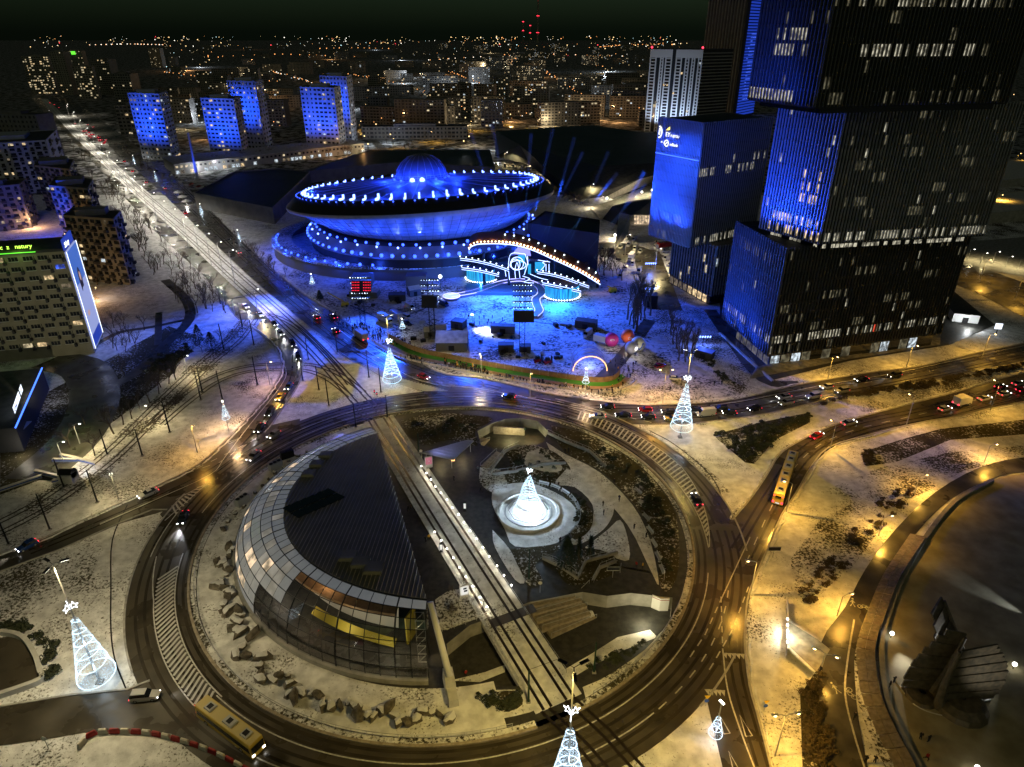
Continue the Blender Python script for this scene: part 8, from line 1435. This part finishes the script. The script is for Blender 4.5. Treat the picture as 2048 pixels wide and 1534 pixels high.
# traffic signs, signal posts
def sign(px, py, kind, lb, h=2.6, rz=0.0):
    b = g(px, py); t = thing('road_sign', b, lb, 'sign'); part(MB().tube([b, b + Vector((0, 0, h))], .06, 5), 'post', 'galv', t)
    if kind == 'tri': part(MB().add([b + Vector(v) for v in ((-.5, -.08, h), (.5, -.08, h), (0, -.08, h - .8))] + [b + Vector(v) for v in ((-.5, -.02, h), (.5, -.02, h), (0, -.02, h - .8))], [(0, 2, 1), (3, 4, 5), (0, 1, 4, 3), (1, 2, 5, 4), (2, 0, 3, 5)]), 'panel', 'yellow', t); part(MB().tube([b + Vector((0, -.06, h - 1.2)), b + Vector((0, -.12, h - 1.2))], .38, 12), 'disc', 'ball_blue', t)
    elif kind == 'disc': part(MB().tube([b + Vector((0, -.05, h)), b + Vector((0, -.11, h))], .42, 14), 'panel', 'white_paint', t)
    elif kind == 'board': part(MB().box((b.x, b.y - .1, h - .6), (2.6, .1, 1.0), rz), 'panel', 'black', t); part(MB().tube([b + Vector((-1.3, -.18, h - .6)), b + Vector((1.3, -.18, h - .6)), b + Vector((1.3, -.18, h + .4)), b + Vector((-1.3, -.18, h + .4)), b + Vector((-1.3, -.18, h - .6))], .06, 4), 'border', 'paint', t)
    else: part(MB().box((b.x, b.y, h - .9), (.35, .3, .95)), 'signal_head', 'black', t); part(MB().sphere(b + Vector((0, -.18, h - .3)), .12, 6, 4), 'lens', 'em_red' if kind == 'red' else 'em_green_line', t)
for a in ((1411, 1412, 'tri', 'give way sign with blue disc on the tip of the splitter island'), (1528, 1422, 'tri', 'give way sign with blue disc on the strip beside the road'), (1545, 1115, 'board', 'dark direction board on the verge beside the south carriageway'), (1080, 1185, 'disc', 'round white sign at the top of the ramps'), (400, 898, 'disc', 'round sign on the speckled lawn'), (98, 1498, 'disc', 'round sign beside the striped barriers'), (1225, 1155, 'board', 'small signpost between the ramps and wide stairs'), (843, 918, 'disc', 'round white sign beside the canopy tip'), (545, 772, 'disc', 'round sign beside the slip road bend'), (750, 795, 'red', 'signal post beside the light mast junction'), (755, 800, 'red', 'second signal post at the light mast junction'), (300, 378, 'green', 'green signal at the avenue crossing, left'), (330, 372, 'green', 'green signal at the avenue crossing, right'), (345, 368, 'green', 'green signal at the avenue crossing beside the kiosk')): sign(*a)
t = thing('gantry', g(470, 632), 'lamp gantry bent over the two white cars', 'gantry'); b = g(470, 632); part(MB().tube([b, b + Vector((0, 0, 6.5)), b + Vector((.8, .4, 7.4)), b + Vector((9, 4.5, 8.0))], .14, 6), 'arm', 'galv', t)
t = thing('snowy_kiosk', g(365, 400), 'snow covered market umbrellas beside the avenue crossing', 'kiosk')
for k in range(3): b = g(358 + k * 8, 392 + k * 9); part(MB().lathe([(3.2, 2.4), (2.4, 3.0), (.1, 3.8)], 10, b), 'umbrella', 'snow_clean', t); part(MB().tube([b, b + Vector((0, 0, 2.6))], .08, 5), 'pole', 'galv', t)
lamp('POINT', g(372, 405, 2.0), (1, .95, .9), 500, t)
q = smooth(gs([(1440, 668), (1495, 720), (1545, 764)]), 3); kerb(q, .7, .7, m='concrete_light', name='retaining_edge')
LW = 'thin tram wire slung between masts'
for q_ in ([(712, 805), (775, 790)], [(658, 756), (712, 805)], [(617, 675), (675, 670)], [(638, 732), (675, 670)], [(606, 715), (658, 756)], [(485, 605), (508, 640)], [(445, 725), (402, 720)], [(340, 800), (285, 858)], [(445, 725), (515, 680)], [(195, 940), (285, 858)], [(100, 945), (195, 940)], [(1057, 1340), (1188, 1285)]):
    P_ = [g(x, y, 7.5) for x, y in q_]; solo(MB().tube([P_[0], (P_[0] + P_[1]) / 2 - Vector((0, 0, .4)), P_[1]], .035, 3), 'tram_wire', 'dark_metal', P_[0], LW, 'wire', 'tram wires')
# ================================================================== smoke cones added in the shape of the beams, to make them show
if BEAMS:
    import itertools
    aims = [(-28, 320, 90), (-12, 300, 85), (10, 325, 80), (22, 300, 90), (44, 330, 75), (28, 298, 70), (62, 325, 60), (50, 300, 80), (80, 320, 62), (66, 300, 66), (95, 310, 52)]
    vm = bpy.data.materials.new('stage_smoke'); vm.use_nodes = True; nt = vm.node_tree; nt.nodes.remove(nt.nodes['Principled BSDF']); pv = nt.nodes.new('ShaderNodeVolumePrincipled'); pv.inputs['Density'].default_value = .05; pv.inputs['Color'].default_value = (.8, .85, .9, 1); nt.links.new(pv.outputs[0], nt.nodes['Material Output'].inputs['Volume']); M['stage_smoke'] = vm
    for p, a in zip(BEAMS, aims):
        d = (Vector(a) - p).normalized(); o = put(bpy.data.objects.new('light_beam', MB().tube([p + d * .8, p + d * 46], .08, 12, r2=.95).mesh('light_beam', 'stage_smoke', p))); o.location = p; o['kind'] = 'stuff'; tag(o, 'faint blue cone of smoke shaped to the beam of a lamp on the arch', 'light beam', 'light beams over the stage')
    for p, a in zip(BEAMS, aims): lamp('SPOT', p + (Vector(a) - p).normalized() * .6, (.05, .36, 1.0), 26000, stage, 'beam', aim=a, cone=2.3, blend=.3, size=.05)
